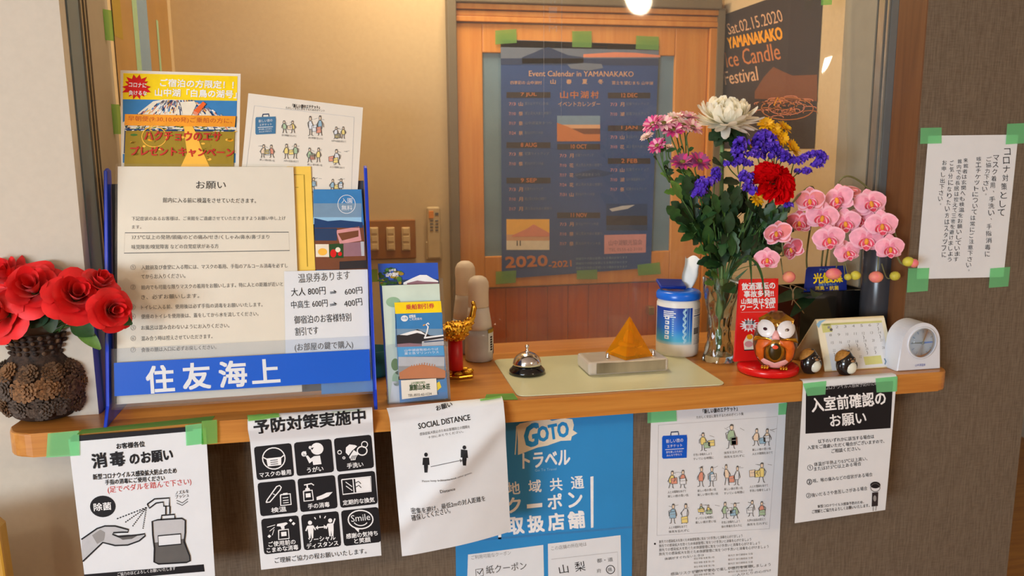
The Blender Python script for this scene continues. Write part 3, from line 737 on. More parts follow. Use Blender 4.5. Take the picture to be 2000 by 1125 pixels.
# --- nine-pictogram prevention notice
s = hang((485, 820), (727, 799), (745, 1085), (510, 1113), back=0.011, soft=True, curl=0.006)
s.tx('予防対策実施中', 498, 847, 714, 825, 26, 'ink', 0.035, fine=0.006)
rows = [((497, 872, 561), (575, 864, 641), (653, 856, 722)), ((504, 942, 566), (581, 934, 649), (657, 926, 727)), ((511, 1012, 574), (588, 1004, 656), (664, 995, 732))]
tile = [['マスクの着用', 'うがい', '手洗い'], ['検温', '手の消毒', '定期的な換気'], ['ご使用前の|こまめな消毒', 'ソーシャル|ディスタンス', '感謝の気持ち|と笑顔']]
for r in range(3):
    for c in range(3):
        x0 = 496+78*c+7*r; y0 = 873-8.2*c+70.5*r; wd, hh = 73, 65+4*(r == 2)
        def X(u, v): return (x0+u*wd+v*6, y0+v*hh-u*8)
        ch = [X(*k) for k in ((0.07, 0), (0.93, 0), (0.985, 0.03), (1, 0.1), (1, 0.9), (0.985, 0.97), (0.93, 1), (0.07, 1), (0.015, 0.97), (0, 0.9), (0, 0.1), (0.015, 0.03))]
        s.poly(ch, 'ink', 1)
        tt = tile[r][c].split('|')
        for i, t in enumerate(tt):
            vb = 0.93 if len(tt) == 1 else (0.80 if i == 0 else 0.96)
            hw = min(0.42, 0.072*len(t)) if len(t) > 2 else 0.2
            s.tx(t, *X(0.5-hw, vb), *X(0.5+hw, vb), 10, 'white', 0.02, 2)
        W = 'white'
        def ln(p, w=2.2): s.line([X(*k) for k in p], w, W, 2)
        def pg(p, m=W, l=2): s.poly([X(*k) for k in p], m, l)
        def el(u, v, ru, rv, m=W, l=2): s.ell(*X(u, v), ru*wd, rv*hh, m, l, 18)
        def rg(u, v, ru, rv, w=2.2): s.ring(*X(u, v), ru*wd, rv*hh, w, W, 3, 22)
        k = r*3+c
        if k == 0:
            rg(0.5, 0.4, 0.3, 0.32); pg([(0.3, 0.38), (0.7, 0.38), (0.68, 0.62), (0.32, 0.62)])
            for v in (0.45, 0.51, 0.57): s.line([X(0.4, v), X(0.6, v)], 1.3, 'ink', 3)
            ln([(0.21, 0.33), (0.31, 0.4)]); ln([(0.79, 0.33), (0.69, 0.4)])
        elif k == 1:
            el(0.6, 0.25, 0.17, 0.18); el(0.42, 0.19, 0.04, 0.05); pg([(0.22, 0.32), (0.3, 0.28), (0.3, 0.4), (0.22, 0.44)]); el(0.24, 0.36, 0.07, 0.08)
            pg([(0.28, 0.42), (0.34, 0.42), (0.4, 0.52), (0.5, 0.46), (0.66, 0.46), (0.68, 0.72), (0.46, 0.72), (0.45, 0.6), (0.36, 0.66)])
            pg([(0.44, 0.2), (0.52, 0.2), (0.46, 0.27)], 'ink', 3)
        elif k == 2:
            rg(0.12, 0.42, 0.05, 0.055, 1.6); rg(0.22, 0.6, 0.03, 0.03, 1.6); rg(0.72, 0.45, 0.13, 0.13, 2.4); pg([(0.3, 0.3), (0.4, 0.22), (0.55, 0.26), (0.6, 0.3), (0.45, 0.42), (0.35, 0.55), (0.28, 0.45)])
            pg([(0.36, 0.6), (0.5, 0.4), (0.62, 0.52), (0.52, 0.7), (0.4, 0.7)])
            for q in range(4): s.line([X(0.38+q*0.05, 0.68), X(0.46+q*0.04, 0.56)], 1.2, 'ink', 3)
            rg(0.8, 0.27, 0.08, 0.09, 1.8)
        elif k == 3:
            ln([(0.18, 0.6), (0.22, 0.52), (0.5, 0.16), (0.58, 0.14), (0.62, 0.2), (0.58, 0.28), (0.28, 0.6), (0.18, 0.6)], 2.2); ln([(0.38, 0.36), (0.46, 0.42)], 1.4)
            ln([(0.58, 0.42), (0.84, 0.42), (0.84, 0.74), (0.56, 0.74), (0.58, 0.42)], 2.4); pg([(0.65, 0.38), (0.77, 0.38), (0.77, 0.44), (0.65, 0.44)])
            for v in (0.52, 0.6, 0.67): ln([(0.63, v), (0.78, v)], 1.4)
        elif k == 4:
            ln([(0.13, 0.38), (0.36, 0.38), (0.37, 0.68), (0.12, 0.68), (0.13, 0.38)], 2.4); pg([(0.18, 0.46), (0.31, 0.46), (0.31, 0.58), (0.18, 0.58)]); pg([(0.19, 0.3), (0.29, 0.3), (0.31, 0.37), (0.17, 0.37)])
            ln([(0.24, 0.3), (0.24, 0.19)], 3); ln([(0.16, 0.2), (0.36, 0.18), (0.42, 0.24)], 2.2); pg([(0.46, 0.6), (0.62, 0.55), (0.74, 0.5), (0.9, 0.5), (0.78, 0.62), (0.6, 0.68), (0.46, 0.69)])
        elif k == 5:
            ln([(0.1, 0.16), (0.88, 0.16), (0.86, 0.6), (0.1, 0.6), (0.1, 0.16)], 2.2); pg([(0.46, 0.18), (0.86, 0.18), (0.85, 0.58), (0.46, 0.58)])
            for q in (0.3, 0.42): s.line([X(0.46, q), X(0.54, q-0.04), X(0.6, q+0.04)], 1.6, 'ink', 3); ln([(0.2, q-0.06), (0.36, q+0.1)], 1.6)
            ln([(0.4, 0.18), (0.4, 0.58)], 2)
        elif k == 6:
            ln([(0.44, 0.36), (0.7, 0.36), (0.7, 0.62), (0.42, 0.62), (0.44, 0.36)], 2.2); pg([(0.5, 0.42), (0.64, 0.42), (0.64, 0.54), (0.5, 0.54)]); pg([(0.42, 0.18), (0.66, 0.16), (0.7, 0.2), (0.6, 0.26), (0.6, 0.34), (0.52, 0.34), (0.5, 0.26), (0.4, 0.24)])
            for q in range(3): ln([(0.36-q*0.02, 0.2+q*0.06), (0.14+q*0.06, 0.24+q*0.12)], 1.2)
            for q in ((0.78, 0.12), (0.85, 0.22), (0.18, 0.5)): pg([(q[0]-0.05, q[1]), (q[0], q[1]-0.05), (q[0]+0.05, q[1]), (q[0], q[1]+0.05)])
        elif k == 7:
            for q, fl_ in ((0.22, 1), (0.76, -1)):
                el(q, 0.24, 0.055, 0.06); pg([(q-0.08, 0.32), (q+0.08, 0.32), (q+0.07, 0.5), (q+0.05, 0.68), (q+0.01, 0.68), (q, 0.52), (q-0.02, 0.68), (q-0.06, 0.68), (q-0.07, 0.5)]); ln([(q-0.07, 0.34), (q-0.13, 0.46)], 2.6)
                ln([(q+0.07, 0.34), (q+0.13, 0.46 if fl_ > 0 else 0.2)], 2.6)
            ln([(0.38, 0.4), (0.62, 0.4)], 2.2); pg([(0.35, 0.4), (0.42, 0.34), (0.42, 0.46)]); pg([(0.65, 0.4), (0.58, 0.34), (0.58, 0.46)])
            for q in ((0.38, 0.16, 0.35, 0.1), (0.5, 0.14, 0.5, 0.07), (0.61, 0.16, 0.65, 0.1)): ln([q[:2], q[2:]], 2)
        else:
            rg(0.5, 0.3, 0.33, 0.26, 2.4); s.tx('Smile', *X(0.25, 0.34), *X(0.76, 0.34), 13, W, 0.0, 3); s.ring(*X(0.5, 0.3), 0.2*wd, 0.17*hh, 1.8, W, 3, 12, 30, 150); pg([(0.3, 0.5), (0.44, 0.54), (0.42, 0.66), (0.36, 0.58)])
s.tx('ご理解ご協力の程お願いいたします。', 537, 1100, 716, 1081, 11, 'ink', 0.0)
s.tape((482, 812), (543, 807), (546, 816), (485, 823), 'tape_dull'); s.tape((644, 797), (702, 793), (706, 801), (648, 806), 'tape_dull')
s.build('notice_sheet', 'white notice with nine black pictogram tiles hanging from the shelf edge', 'notice')

# --- social distance sheet, curled at the top
a, b = onz(755, 797, 1.012), onz(976, 774, 1.003)
p = [at(762, 826, -0.012), at(984, 796, -0.014)]; q = [at(785, 1085, -0.03), at(997, 1038, -0.004)]
L = [a, a.lerp(p[0], 0.45)+V((0, 0, 0.004)), a.lerp(p[0], 0.8)+V((0, -0.002, 0.004)), p[0]]; Rr = [b, b.lerp(p[1], 0.45)+V((0, 0, 0.011)), b.lerp(p[1], 0.8)+V((0, -0.004, 0.008)), p[1]]
for i in range(1, 9):
    t = i/8; e = math.sin(t*math.pi)*0.006; L.append(p[0].lerp(q[0], t)+V((0, -e, 0))); Rr.append(p[1].lerp(q[1], t)+V((0, -e*0.5, 0)))
def bul(u, v):
    o = np.zeros((len(u), 3)); o[:, 1] = -0.010*np.sin(np.clip(u, 0, 1)*math.pi)*np.clip((v-0.12)*4, 0, 1)-0.012*np.clip(1-np.abs((u-0.15)*1.2-(v-0.9)*-1.0)*3, 0, 1)*0.3
    o[:, 1] -= 0.010*np.exp(-((u+v*1.6-1.25)/0.16)**2)*np.clip((v-0.08)*6, 0, 1)
    return o
s = Sheet(L, Rr, 'paper', bulge=bul, nu=26, nv=60)
s.tx('お願い', 853, 803, 884, 794, 10, 'ink', 0.02, fine=0.01)
s.tx('SOCIAL DISTANCE', 818, 838, 919, 820, 11, 'ink', 0.02)
s.tx('感染症拡大防止のためお客様同士の間隔を', 820, 851, 918, 836, 6, 'grey_ink', 0); s.tx('十分におとりください。', 836, 857, 905, 845, 5, 'grey_ink', 0)
for x, y in ((832, 912), (907, 898)):
    s.ell(x, y-24, 3.6, 4, 'ink', 1); s.poly([(x-6, y-18), (x+6, y-18), (x+7, y-4), (x+4, y-4), (x+4, y+1), (x-4, y+1), (x-4, y-4), (x-7, y-4)], 'ink', 1); s.poly([(x-4, y), (x+4, y), (x+3, y+11), (x-3, y+11)], 'ink', 1)
s.line([(841, 911), (902, 899)], 1.4, 'grey_ink', 1); s.poly([(898, 897), (904, 899), (899, 903)], 'grey_ink', 1)
s.tx('Please keep a distance from other guests,', 825, 943, 922, 925, 5, 'grey_ink', 0); s.tx('for the safety of all', 855, 941, 890, 935, 4, 'grey_ink', 0)
s.tx('Distance', 860, 963, 889, 957, 6, 'ink', 0.0)
s.tx('密集を避け、最低2mの対人距離を', 804, 1004, 948, 978, 13, 'ink', -0.008, lean=0.0); s.tx('確保してください。', 805, 1018, 880, 1002, 13, 'ink', -0.008)
s.tape_uv(0.80, -0.01, 0.99, 0.035, 'tape_dull')
s.build('notice_sheet', 'curled white social distance sheet with two small black figures', 'notice')

# --- blue coupon poster on the wall under the shelf
YP = YW-0.0012
s = flat((886, 790), (1237, 775), (1234, 1150), (891, 1150), YP, mat('goto_blue', (44, 140, 204), 0.45, var=0.03, scale=8))
s.poly([(1010, 832), (1016, 827), (1035, 823), (1070, 818), (1078, 822), (1100, 817), (1118, 819), (1121, 830), (1119, 840), (1128, 846), (1117, 852), (1115, 860), (1095, 861), (1075, 868), (1070, 870), (1050, 874), (1012, 889), (1012, 860)], 'pinkish' if False else 'cream', 1)
s.line([(1009, 832), (1008, 860), (1006, 888)], 2, 'cream', 1)
s.tx('G', 1024, 874, 1049, 869, 42, 'goto', 0.05, 2, lean=0.25); s.tx('OTO', 1052, 863, 1111, 851, 28, 'goto', 0.05, 2, lean=0.08)
s.tx('トラベル', 1021, 915, 1113, 907, 29, 'white', 0.03, 1, lean=0.08); s.tx('Go To Travel', 1045, 921, 1087, 918, 5, 'paleblue', 0, 1)
for i, ch in enumerate('地域共通'): s.tx(ch, 992+i*41.5, 966-i*3.6, 1016+i*41.5, 964-i*3.6, 24, 'white', 0.02, 1)
for i, ch in enumerate('クーポン'):
    if ch == 'ー': s.quad((1029, 985), (1059, 982), (1059, 990), (1029, 993), 'white', 1, 2)
    else: s.tx(ch, 991+i*40, 1002-i*3.6, 1018+i*40, 1000-i*3.6, 29, 'white', 0.03, 1)
for i, ch in enumerate('取扱店舗'): s.tx(ch, 993+i*39.5, 1044-i*3.8, 1024+i*39.5, 1041-i*3.8, 32, 'white', 0.04, 1)
s.quad((1153, 931), (1159, 930), (1159, 1030), (1154, 1031), 'white', 1, 3); s.quad((973, 1043), (979, 1042), (979, 1053), (973, 1053), 'white', 1, 2)
s.quad((891, 1056), (1235, 1027), (1235, 1031), (891, 1060), 'sky', 1)
s.quad((914, 1083), (1061, 1064), (1063, 1150), (912, 1150), 'paper', 1); s.quad((1070, 1062), (1212, 1045), (1214, 1150), (1071, 1150), 'paper', 1)
s.tx('ご利用可能なクーポン', 921, 1093, 998, 1083, 8, 'light_ink', 0, 2); s.line([(929, 1112), (943, 1110), (944, 1124), (930, 1126)], 1.4, 'grey_ink', 2, True); s.line([(932, 1116), (936, 1121), (942, 1111)], 1.6, 'ink', 3)
s.tx('紙クーポン', 950, 1121, 1029, 1112, 16, 'grey_ink', 0.01, 2)
s.tx('この店舗の所在地は', 1077, 1075, 1146, 1066, 8, 'light_ink', 0, 2); s.line([(1078, 1092), (1206, 1078), (1208, 1150)], 1.2, 'pale_ink', 2)
s.tx('山', 1093, 1121, 1111, 1118, 17, 'ink', -0.015, 2); s.tx('梨', 1124, 1117, 1144, 1114, 19, 'ink', -0.012, 2)
s.tx('都・道', 1166, 1099, 1197, 1096, 8, 'grey_ink', 0.01, 2); s.tx('府', 1166, 1119, 1174, 1118, 8, 'grey_ink', 0, 2); s.tx('県', 1187, 1117, 1196, 1116, 8, 'ink', 0, 2); s.ring(1192, 1112, 8, 8, 1.4, 'ink', 3)
s.build('coupon_poster', 'blue coupon poster with white lettering on the wall under the shelf', 'poster')

# --- illustrated travel-manners sheet on the wall under the shelf
def suitcase(s, x0, y0, w, h, m, k):
    s.poly([(x0+w*0.04, y0), (x0+w*0.98, y0-h*0.04), (x0+w, y0+h*0.1), (x0+w*0.98, y0+h*0.95), (x0+w*0.04, y0+h), (x0, y0+h*0.93), (x0, y0+h*0.08)], m, 2)
    s.line([(x0+w*0.34, y0-h*0.02), (x0+w*0.36, y0-h*0.16), (x0+w*0.64, y0-h*0.18), (x0+w*0.66, y0-h*0.04)], 2.2, 'nightblue', 2)
    s.tx('新しい旅の', x0+w*0.16, y0+h*0.32, x0+w*0.84, y0+h*0.26, h*0.17, 'white', 0, 3); s.tx('エチケット', x0+w*0.2, y0+h*0.52, x0+w*0.8, y0+h*0.47, h*0.13, 'white', 0, 3)
    s.line([(x0+w*0.12, y0+h*0.6), (x0+w*0.86, y0+h*0.55)], 1.1, 'white', 3); s.tx('旅を楽しむために', x0+w*0.16, y0+h*0.76, x0+w*0.82, y0+h*0.71, h*0.1, 'white', 0, 3); s.tx('みんなで守ろう', x0+w*0.18, y0+h*0.9, x0+w*0.78, y0+h*0.85, h*0.1, 'white', 0, 3)
def doodle(s, x, y, w, h, seed):
    """small line drawing of people and things"""
    r = random.Random(seed); cols = ['pale_yellow', 'pale_blue', 'pale_red', 'pale_green', 'pale_skin', 'paper', 'paper', 'paper']
    n = r.choice((1, 2, 2, 2)); fw = min(w/n, h*0.62)
    x0 = x+(w-fw*n)*r.choice((0.15, 0.5, 0.85)) if n == 1 else x+(w-fw*n)/2
    for i in range(n):
        cx = x0+fw*(i+0.5); hw = fw*0.26; top = y+h*r.uniform(0, 0.14); ln = r.uniform(-0.4, 0.4)*hw
        body = [(cx+ln-hw*0.55, top+h*0.27), (cx+ln+hw*0.55, top+h*0.27), (cx+hw*0.85, top+h*0.45), (cx+hw*0.75, top+h*0.66), (cx-hw*0.75, top+h*0.66), (cx-hw*0.9, top+h*0.45)]
        s.poly(body, r.choice(cols), 2); s.line(body, 1.0, 'grey_ink', 3, True)
        s.ell(cx+ln, top+h*0.15, hw*0.42, h*0.11, 'pale_skin', 2, 12); s.ring(cx+ln, top+h*0.15, hw*0.42, h*0.11, 0.9, 'grey_ink', 3, 12); s.ell(cx+ln, top+h*0.09, hw*0.46, h*0.075, 'grey_ink', 4, 10, 180, 360)
        for sg in (-1, 1):
            s.line([(cx+sg*hw*0.4, top+h*0.66), (cx+sg*hw*r.uniform(0.3, 0.9), y+h*0.98), (cx+sg*hw*r.uniform(0.8, 1.2), y+h)], 1.3, 'grey_ink', 3)
            s.line([(cx+ln+sg*hw*0.55, top+h*0.3), (cx+sg*hw*1.3, top+h*r.uniform(0.35, 0.6)), (cx+sg*hw*r.uniform(0.6, 1.5), top+h*0.6)], 1.1, 'grey_ink', 4)
    for k in range(r.choice((1, 2, 2))):
        bx, by = x+w*r.uniform(0, 0.7), y+h*r.uniform(0.45, 0.7); bw = [(bx, by), (bx+w*0.26, by-2), (bx+w*0.28, by+h*0.26), (bx+0.02*w, by+h*0.28)]
        s.poly(bw, r.choice(cols), 4); s.line(bw, 1.0, 'grey_ink', 5, True); s.line([(bx+2, by+h*0.1), (bx+w*0.25, by+h*0.08)], 0.8, 'light_ink', 5)
    for k in range(3): q = x+w*r.random(); s.line([(q, y+h*0.2), (q+w*0.2, y+h*r.uniform(0.1, 0.3))], 0.8, 'light_ink', 1)
for n, c in dict(pale_yellow=(236, 214, 130), pale_blue=(150, 186, 206), pale_red=(222, 150, 126), pale_green=(170, 196, 160), pale_skin=(236, 212, 184)).items(): mat(n, c, 0.6, var=0.02)
CAP = ['旅の準備を念入りに', '人との間隔をあけて', '手洗い消毒をしよう', '大声の会話は控えて', 'すいている時間に', '換気を忘れずに', '荷物は最小限に', '楽しい旅の思い出']
s = flat((1272, 798), (1536, 786), (1517, 1160), (1262, 1160), YP, 'paper')
s.tx('「新しい旅のエチケット」', 1373, 808, 1440, 802, 9, 'ink', 0.02); s.tx('たのしく安全に旅をするためのポイント集', 1360, 818, 1452, 811, 6, 'grey_ink', 0)
s.line([(1288, 830), (1520, 816), (1506, 1032), (1283, 1049)], 1.0, 'pale_ink', 1, True)
suitcase(s, 1293, 851, 49, 45, 'blue', 1)
cells = [(1350, 843, 46, 37), (1410, 826, 42, 50), (1465, 832, 44, 38), (1300, 915, 44, 38), (1358, 905, 42, 45), (1410, 905, 38, 42), (1460, 898, 42, 44), (1302, 980, 46, 42), (1354, 982, 46, 22), (1405, 976, 42, 36), (1455, 974, 44, 34)]
for i, (x, y, w_, h_) in enumerate(cells):
    doodle(s, x, y, w_, h_, 31+i)
    s.tx(random.choice(CAP), x+4, y+h_+11, x+40, y+h_+8, 5, 'grey_ink', 0); s.tx(random.choice(CAP), x+4, y+h_+19, x+44, y+h_+16, 5, 'grey_ink', 0)
for i in range(4):
    s.tx('旅先での感染拡大を防ぐため体調管理に気をつけ手洗いと消毒を心がけましょう', 1287, 1061+i*8, 1450+i*17, 1049+i*7, 6, 'grey_ink', 0)
s.ell(1279, 1062, 2, 2, 'ink')
for i in range(5):
    s.tx('宿泊 移動 食事 買い物', 1355, 1093+i*8, 1395, 1090+i*8, 4, 'light_ink', 0); s.tx('観光庁 旅行連絡会 交通', 1422, 1087+i*8, 1470, 1083+i*8, 4, 'light_ink', 0)
s.tx('体調がすぐれないときは', 1298, 1094, 1375, 1086, 5, 'grey_ink', 0); s.tx('感染リスクを避けて安心で楽しい旅行を実現しましょう', 1310, 1124, 1505, 1105, 6, 'grey_ink', 0); s.tx('一人ひとりの心がけ', 1430, 1126, 1506, 1116, 5, 'grey_ink', 0)
s.tape((1264, 803), (1320, 801), (1321, 822), (1264, 826)); s.tape((1520, 788), (1537, 786), (1534, 809), (1519, 810))
s.build('notice_sheet', 'large white travel manners sheet with small coloured drawings under the shelf', 'notice')

# --- admission check notice on the right
s = hang((1568, 757), (1751, 741), (1729, 996), (1552, 1022), back=0.011, curl=-0.004)
s.quad((1574, 758), (1744, 744), (1739, 836), (1573, 847), 'ink', 1, 10)
s.tx('新型コロナウイルス感染予防のため', 1596, 763, 1714, 752, 9, 'pale_ink', 0, 2)
s.tx('入室前確認の', 1586, 805, 1730, 790, 28, 'white', 0.025, 2); s.tx('お願い', 1622, 834, 1692, 827, 24, 'white', 0.02, 2)
s.tx('以下のいずれかに該当する場合は', 1598, 866, 1707, 856, 8, 'ink', 0.01); s.tx('入室をご遠慮いただく場合がございますので、', 1577, 878, 1727, 865, 8, 'ink', 0.01); s.tx('ご相談ください。', 1624, 885, 1680, 879, 8, 'ink', 0.01)
s.tx('体温が平熱より0.5℃以上高い、', 1590, 911, 1694, 899, 8, 'ink', 0); s.tx('または37.5℃以上ある場合', 1590, 920, 1682, 909, 8, 'ink', 0)
s.tx('①', 1577, 919, 1588, 918, 11, 'ink', 0); s.tx('②', 1576, 947, 1586, 946, 11, 'ink', 0.02); s.tx('②', 1575, 973, 1584, 972, 10, 'ink', 0.01)
s.tx('咳、喉の痛みなどの症状がある場合', 1588, 943, 1704, 930, 8, 'ink', 0); s.tx('強いだるさや息苦しさがある場合', 1585, 971, 1694, 957, 8, 'ink', 0)
s.tx('新型コロナウイルス感染予防のため、', 1597, 992, 1687, 983, 6, 'ink', 0.01); s.tx('ご理解とご協力をよろしくお願いいたします。', 1586, 1003, 1698, 990, 7, 'ink', 0.01)
s.ell(1709, 951, 9, 8, 'paper', 2); s.ring(1709, 952, 9, 8, 1.2, 'grey_ink', 3); s.ell(1709, 947, 10, 6.5, 'ink', 3); s.poly([(1703, 962), (1715, 961), (1714, 988), (1702, 989)], 'charcoal', 2); s.ell(1708, 973, 3, 6, 'light_ink', 3)
s.line([(1705, 989), (1705, 998)], 1.8, 'light_ink', 2); s.line([(1711, 988), (1710, 997)], 1.8, 'light_ink', 2)
s.tape((1567, 749), (1613, 744), (1611, 770), (1576, 773)); s.tape((1709, 739), (1752, 735), (1751, 764), (1711, 766))
s.build('notice_sheet', 'white notice with black header hanging from the shelf edge, rightmost below the counter', 'notice')

# --- handwritten notice on the brown wall
s = flat((1813, 265), (1989, 263), (1960, 541), (1790, 545), YP, 'paper', nv=10)
s.vtx('コロナ対策として', 1969, 288, 1955, 424, 14, 'ink', -0.012, 1.2)
s.vtx('マスク着用、手洗い、手指消毒に', 1945, 302, 1927, 503, 12, 'ink', -0.012, 1.2); s.vtx('ご協力下さい。', 1932, 305, 1921, 387, 11, 'ink', -0.012, 1)
s.vtx('咳エチケットについては常にご注意下さい。', 1913, 305, 1890, 535, 11, 'ink', -0.012, 1)
s.vtx('来館者は玄関へも検温をお願いしています', 1887, 308, 1867, 512, 11, 'ink', -0.012, 1); s.vtx('館内での長居は控えて三密を避けましょう', 1875, 310, 1853, 512, 10, 'ink', -0.012, 1)
s.vtx('ご気分になりたい方はスタッフに', 1860, 312, 1842, 504, 10, 'ink', -0.012, 1); s.vtx('お申し出下さい。', 1846, 312, 1835, 406, 10, 'ink', -0.012, 1)
s.tape((1797, 250), (1838, 249), (1838, 280), (1796, 281)); s.tape((1966, 242), (2012, 240), (2012, 279), (1963, 282)); s.tape((1773, 524), (1814, 523), (1811, 568), (1770, 571)); s.tape((1933, 524), (1972, 521), (1968, 559), (1930, 562))
s.build('notice_sheet', 'white handwritten notice held by four green tapes on the brown wall', 'notice')

# ------------------------------------------------------------------ blue document rack
RX0, RX1 = -0.412, 0.031; LEAN = 0.27
def ry(z, off=0.0): return 0.030+LEAN*(z-1.0)+off
rk = thing('document_rack', 'blue sided document rack with clear front pocket filled with sheets', 'rack', (-0.19, 0.08, 1.0))
for x in (RX0-0.006, RX1):
    m = MB(); pr = [(0.004, 1.0), (0.155, 1.0), (0.158, 1.03), (ry(1.30, 0.038), 1.30), (ry(1.424, 0.022), 1.424), (ry(1.428, 0.008), 1.428), (ry(1.424, -0.004), 1.424), (ry(1.03, -0.010), 1.03)]
    m.prism(pr, lambda a, b, t: V((t, a, b)), x, x+0.006, 'rack_blue', bev=0.0015); m.build('side_panel', rk)
m = MB(); m.prism([(ry(1.026, 0.018), 1.026), (ry(1.40, 0.018), 1.40), (ry(1.40, 0.021), 1.40), (ry(1.026, 0.021), 1.026)], lambda a, b, t: V((t, a, b)), RX0+0.001, RX1-0.001, mat('rack_back', (60, 64, 70), 0.5)); m.build('back_panel', rk)
m = MB(); m.prism([(ry(1.022, -0.002), 1.021), (ry(1.022, 0.024), 1.021), (ry(1.022, 0.024), 1.0245), (ry(1.022, -0.002), 1.0245)], lambda a, b, t: V((t, a, b)), RX0+0.001, RX1-0.001, 'acrylic'); m.build('bottom_ledge', rk)
z1 = 1.122
m = MB(); m.prism([(ry(1.0245, -0.002), 1.0245), (ry(z1, -0.002), z1), (ry(z1, 0.0), z1), (ry(1.0245, 0.0), 1.0245)], lambda a, b, t: V((t, a, b)), RX0+0.001, RX1-0.001, 'acrylic'); m.build('front_pocket', rk)
bd = Sheet([(RX0+0.006, ry(1.099, -0.0030), 1.099), (RX0+0.006, ry(1.044, -0.0030), 1.044)], [(RX1-0.004, ry(1.099, -0.0030), 1.099), (RX1-0.004, ry(1.044, -0.0030), 1.044)], mat('band_blue', (20, 92, 205), 0.25, var=0.02, scale=5), nv=6)
for i, ch in enumerate('住友海上'):
    x = (288, 359, 430, 494)[i]; y = (768, 761, 757, 749)[i]; bd.tx(ch, x, y, x+53, y-3.5, (52, 50, 50, 45)[i], 'paper', 0.03, 1)
bo = bd.build('name_band', '', '', parent=rk); bo['label'] = 'blue band with large white characters'
# sheets standing in the rack, front to back
s = leaning((555, 530), (718, 526), (723, 708), (558, 712), ry(1.0, 0.0012), 'paper', nv=10)
g = 'ink'; o_ = -0.012
s.tx('温泉券あります', 583, 553, 684, 546, 18, 'grey_ink', -0.018); s.tx('大人 800円', 569, 579, 636, 575, 16, g, o_); s.tx('⇒', 645, 577, 659, 576, 10, g, 0); s.tx('600円', 674, 577, 708, 573, 13, g, o_)
s.tx('中高生 600円', 569, 603, 640, 599, 15, g, o_); s.tx('⇒', 645, 601, 660, 599, 10, g, 0); s.tx('400円', 673, 601, 708, 596, 14, g, o_)
s.tx('御宿泊のお客様特別', 575, 633, 686, 627, 16, g, o_); s.tx('割引です', 577, 656, 622, 653, 16, g, o_); s.tx('(お部屋の鍵で購入)', 576, 688, 690, 682, 17, g, o_)
s.build('price_note', 'small handwritten white price note at the front right of the blue rack', 'note')
s = leaning((230, 325), (573, 326), (590, 765), (228, 790), ry(1.0, 0.0038), 'cream_paper', nv=20)
s.tx('お願い', 383, 369, 441, 369, 15, 'ink', 0.0); s.tx('館内に入る前に検温をさせていただきます。', 318, 396, 500, 397, 10, 'ink', 0.0)
s.tx('下記症状のあるお客様は、ご来館をご遠慮させていただきますようお願い申し上げ', 257, 431, 558, 430, 8, 'grey_ink', 0); s.tx('ます。', 258, 447, 276, 447, 7, 'grey_ink', 0)
s.line([(246, 455), (568, 453), (569, 490), (245, 494)], 1.5, 'grey_ink', 1, True)
s.tx('37.5℃以上の発熱/頭痛/のどの痛み/せき/くしゃみ/鼻水/鼻づまり', 257, 468, 526, 467, 9, 'grey_ink', 0); s.tx('味覚障害/嗅覚障害 などの自覚症状がある方', 257, 487, 427, 485, 9, 'grey_ink', 0)
for i, (n_, t, x1, y0, y1) in enumerate((('①', '入館前及び食堂に入る際には、マスクの着用、手指のアルコール消毒を必ずし', 562, 527, 523), ('', 'てからお入りください。', 362, 545, 543), ('②', '館内でも可能な限りマスクの着用をお願いします。特に人との距離が近いと', 553, 566, 559), ('', 'き、必ずお願いします。', 389, 585, 582),
        ('③', 'トイレに入る前、使用後は必ず手指の消毒をお願いいたします。', 513, 605, 599), ('④', '便座のトイレを使用後は、蓋をしてから水を流してください。', 505, 623, 617), ('⑤', 'お風呂は混み合わないようにお入りください。', 448, 645, 640), ('⑥', '混み合う時は控えさせていただきます。', 415, 666, 661), ('⑦', '食後の膳は入口に必ずお戻しください。', 423, 688, 682))):
    if n_: s.tx(n_, 255, y0, 265, y0, 10, 'light_ink', 0)
    s.tx(t, 276, y0, x1, y1, 9, 'grey_ink', 0)
so = s.build('laminated_sheet', 'large cream laminated request sheet with black text filling the blue rack', 'notice')
lm = MB(); e = 0.012
uvc = np.array([(-e, -e), (1+e, -e), (1+e, 1+e), (-e, 1+e)]); pts = s.S(np.array([(i/6*(1+2*e)-e, j/6*(1+e)-e) for j in range(7) for i in range(7)]))+np.array([0, -0.0009, 0])
lm.add(pts, [(j*7+i, j*7+i+1, (j+1)*7+i+1, (j+1)*7+i) for j in range(6) for i in range(6)], 'laminate', True); lm.build('lamination', so)
s = leaning((612, 370), (706, 370), (733, 764), (628, 770), ry(1.0, 0.0064), 'sky', nv=10)
photo(s, 612, 370, 706, 438, [(0, 'sky'), (0.4, 'steel'), (0.8, 'paleblue')], 1)
s.poly([(614, 438), (614, 426), (640, 432), (665, 430), (708, 434), (709, 445), (614, 445)], 'deep', 2)
s.quad((614, 444), (710, 440), (717, 527), (616, 527), 'brown', 1); s.quad((614, 446), (658, 446), (658, 470), (615, 470), 'nightblue', 2)
s.poly([(656, 450), (702, 442), (706, 470), (664, 477)], 'pinkish', 2); s.poly([(660, 456), (700, 450), (700, 462), (668, 470)], 'brown', 3); s.quad((616, 477), (642, 477), (643, 502), (617, 502), 'cream', 2); s.ell(630, 492, 9, 7, 'sand', 3)
s.quad((643, 477), (670, 475), (671, 504), (643, 504), 'dgreen', 2); s.ell(651, 495, 6, 8, 'red', 3); s.ell(660, 488, 5, 5, 'cream', 3); s.ell(664, 496, 4, 4, 'red', 3)
s.quad((671, 475), (711, 472), (712, 500), (671, 501), 'mauve', 2); s.quad((704, 472), (711, 472), (712, 500), (706, 500), 'pale_ink', 3); s.quad((663, 511), (716, 508), (717, 524), (663, 526), 'charcoal', 2)
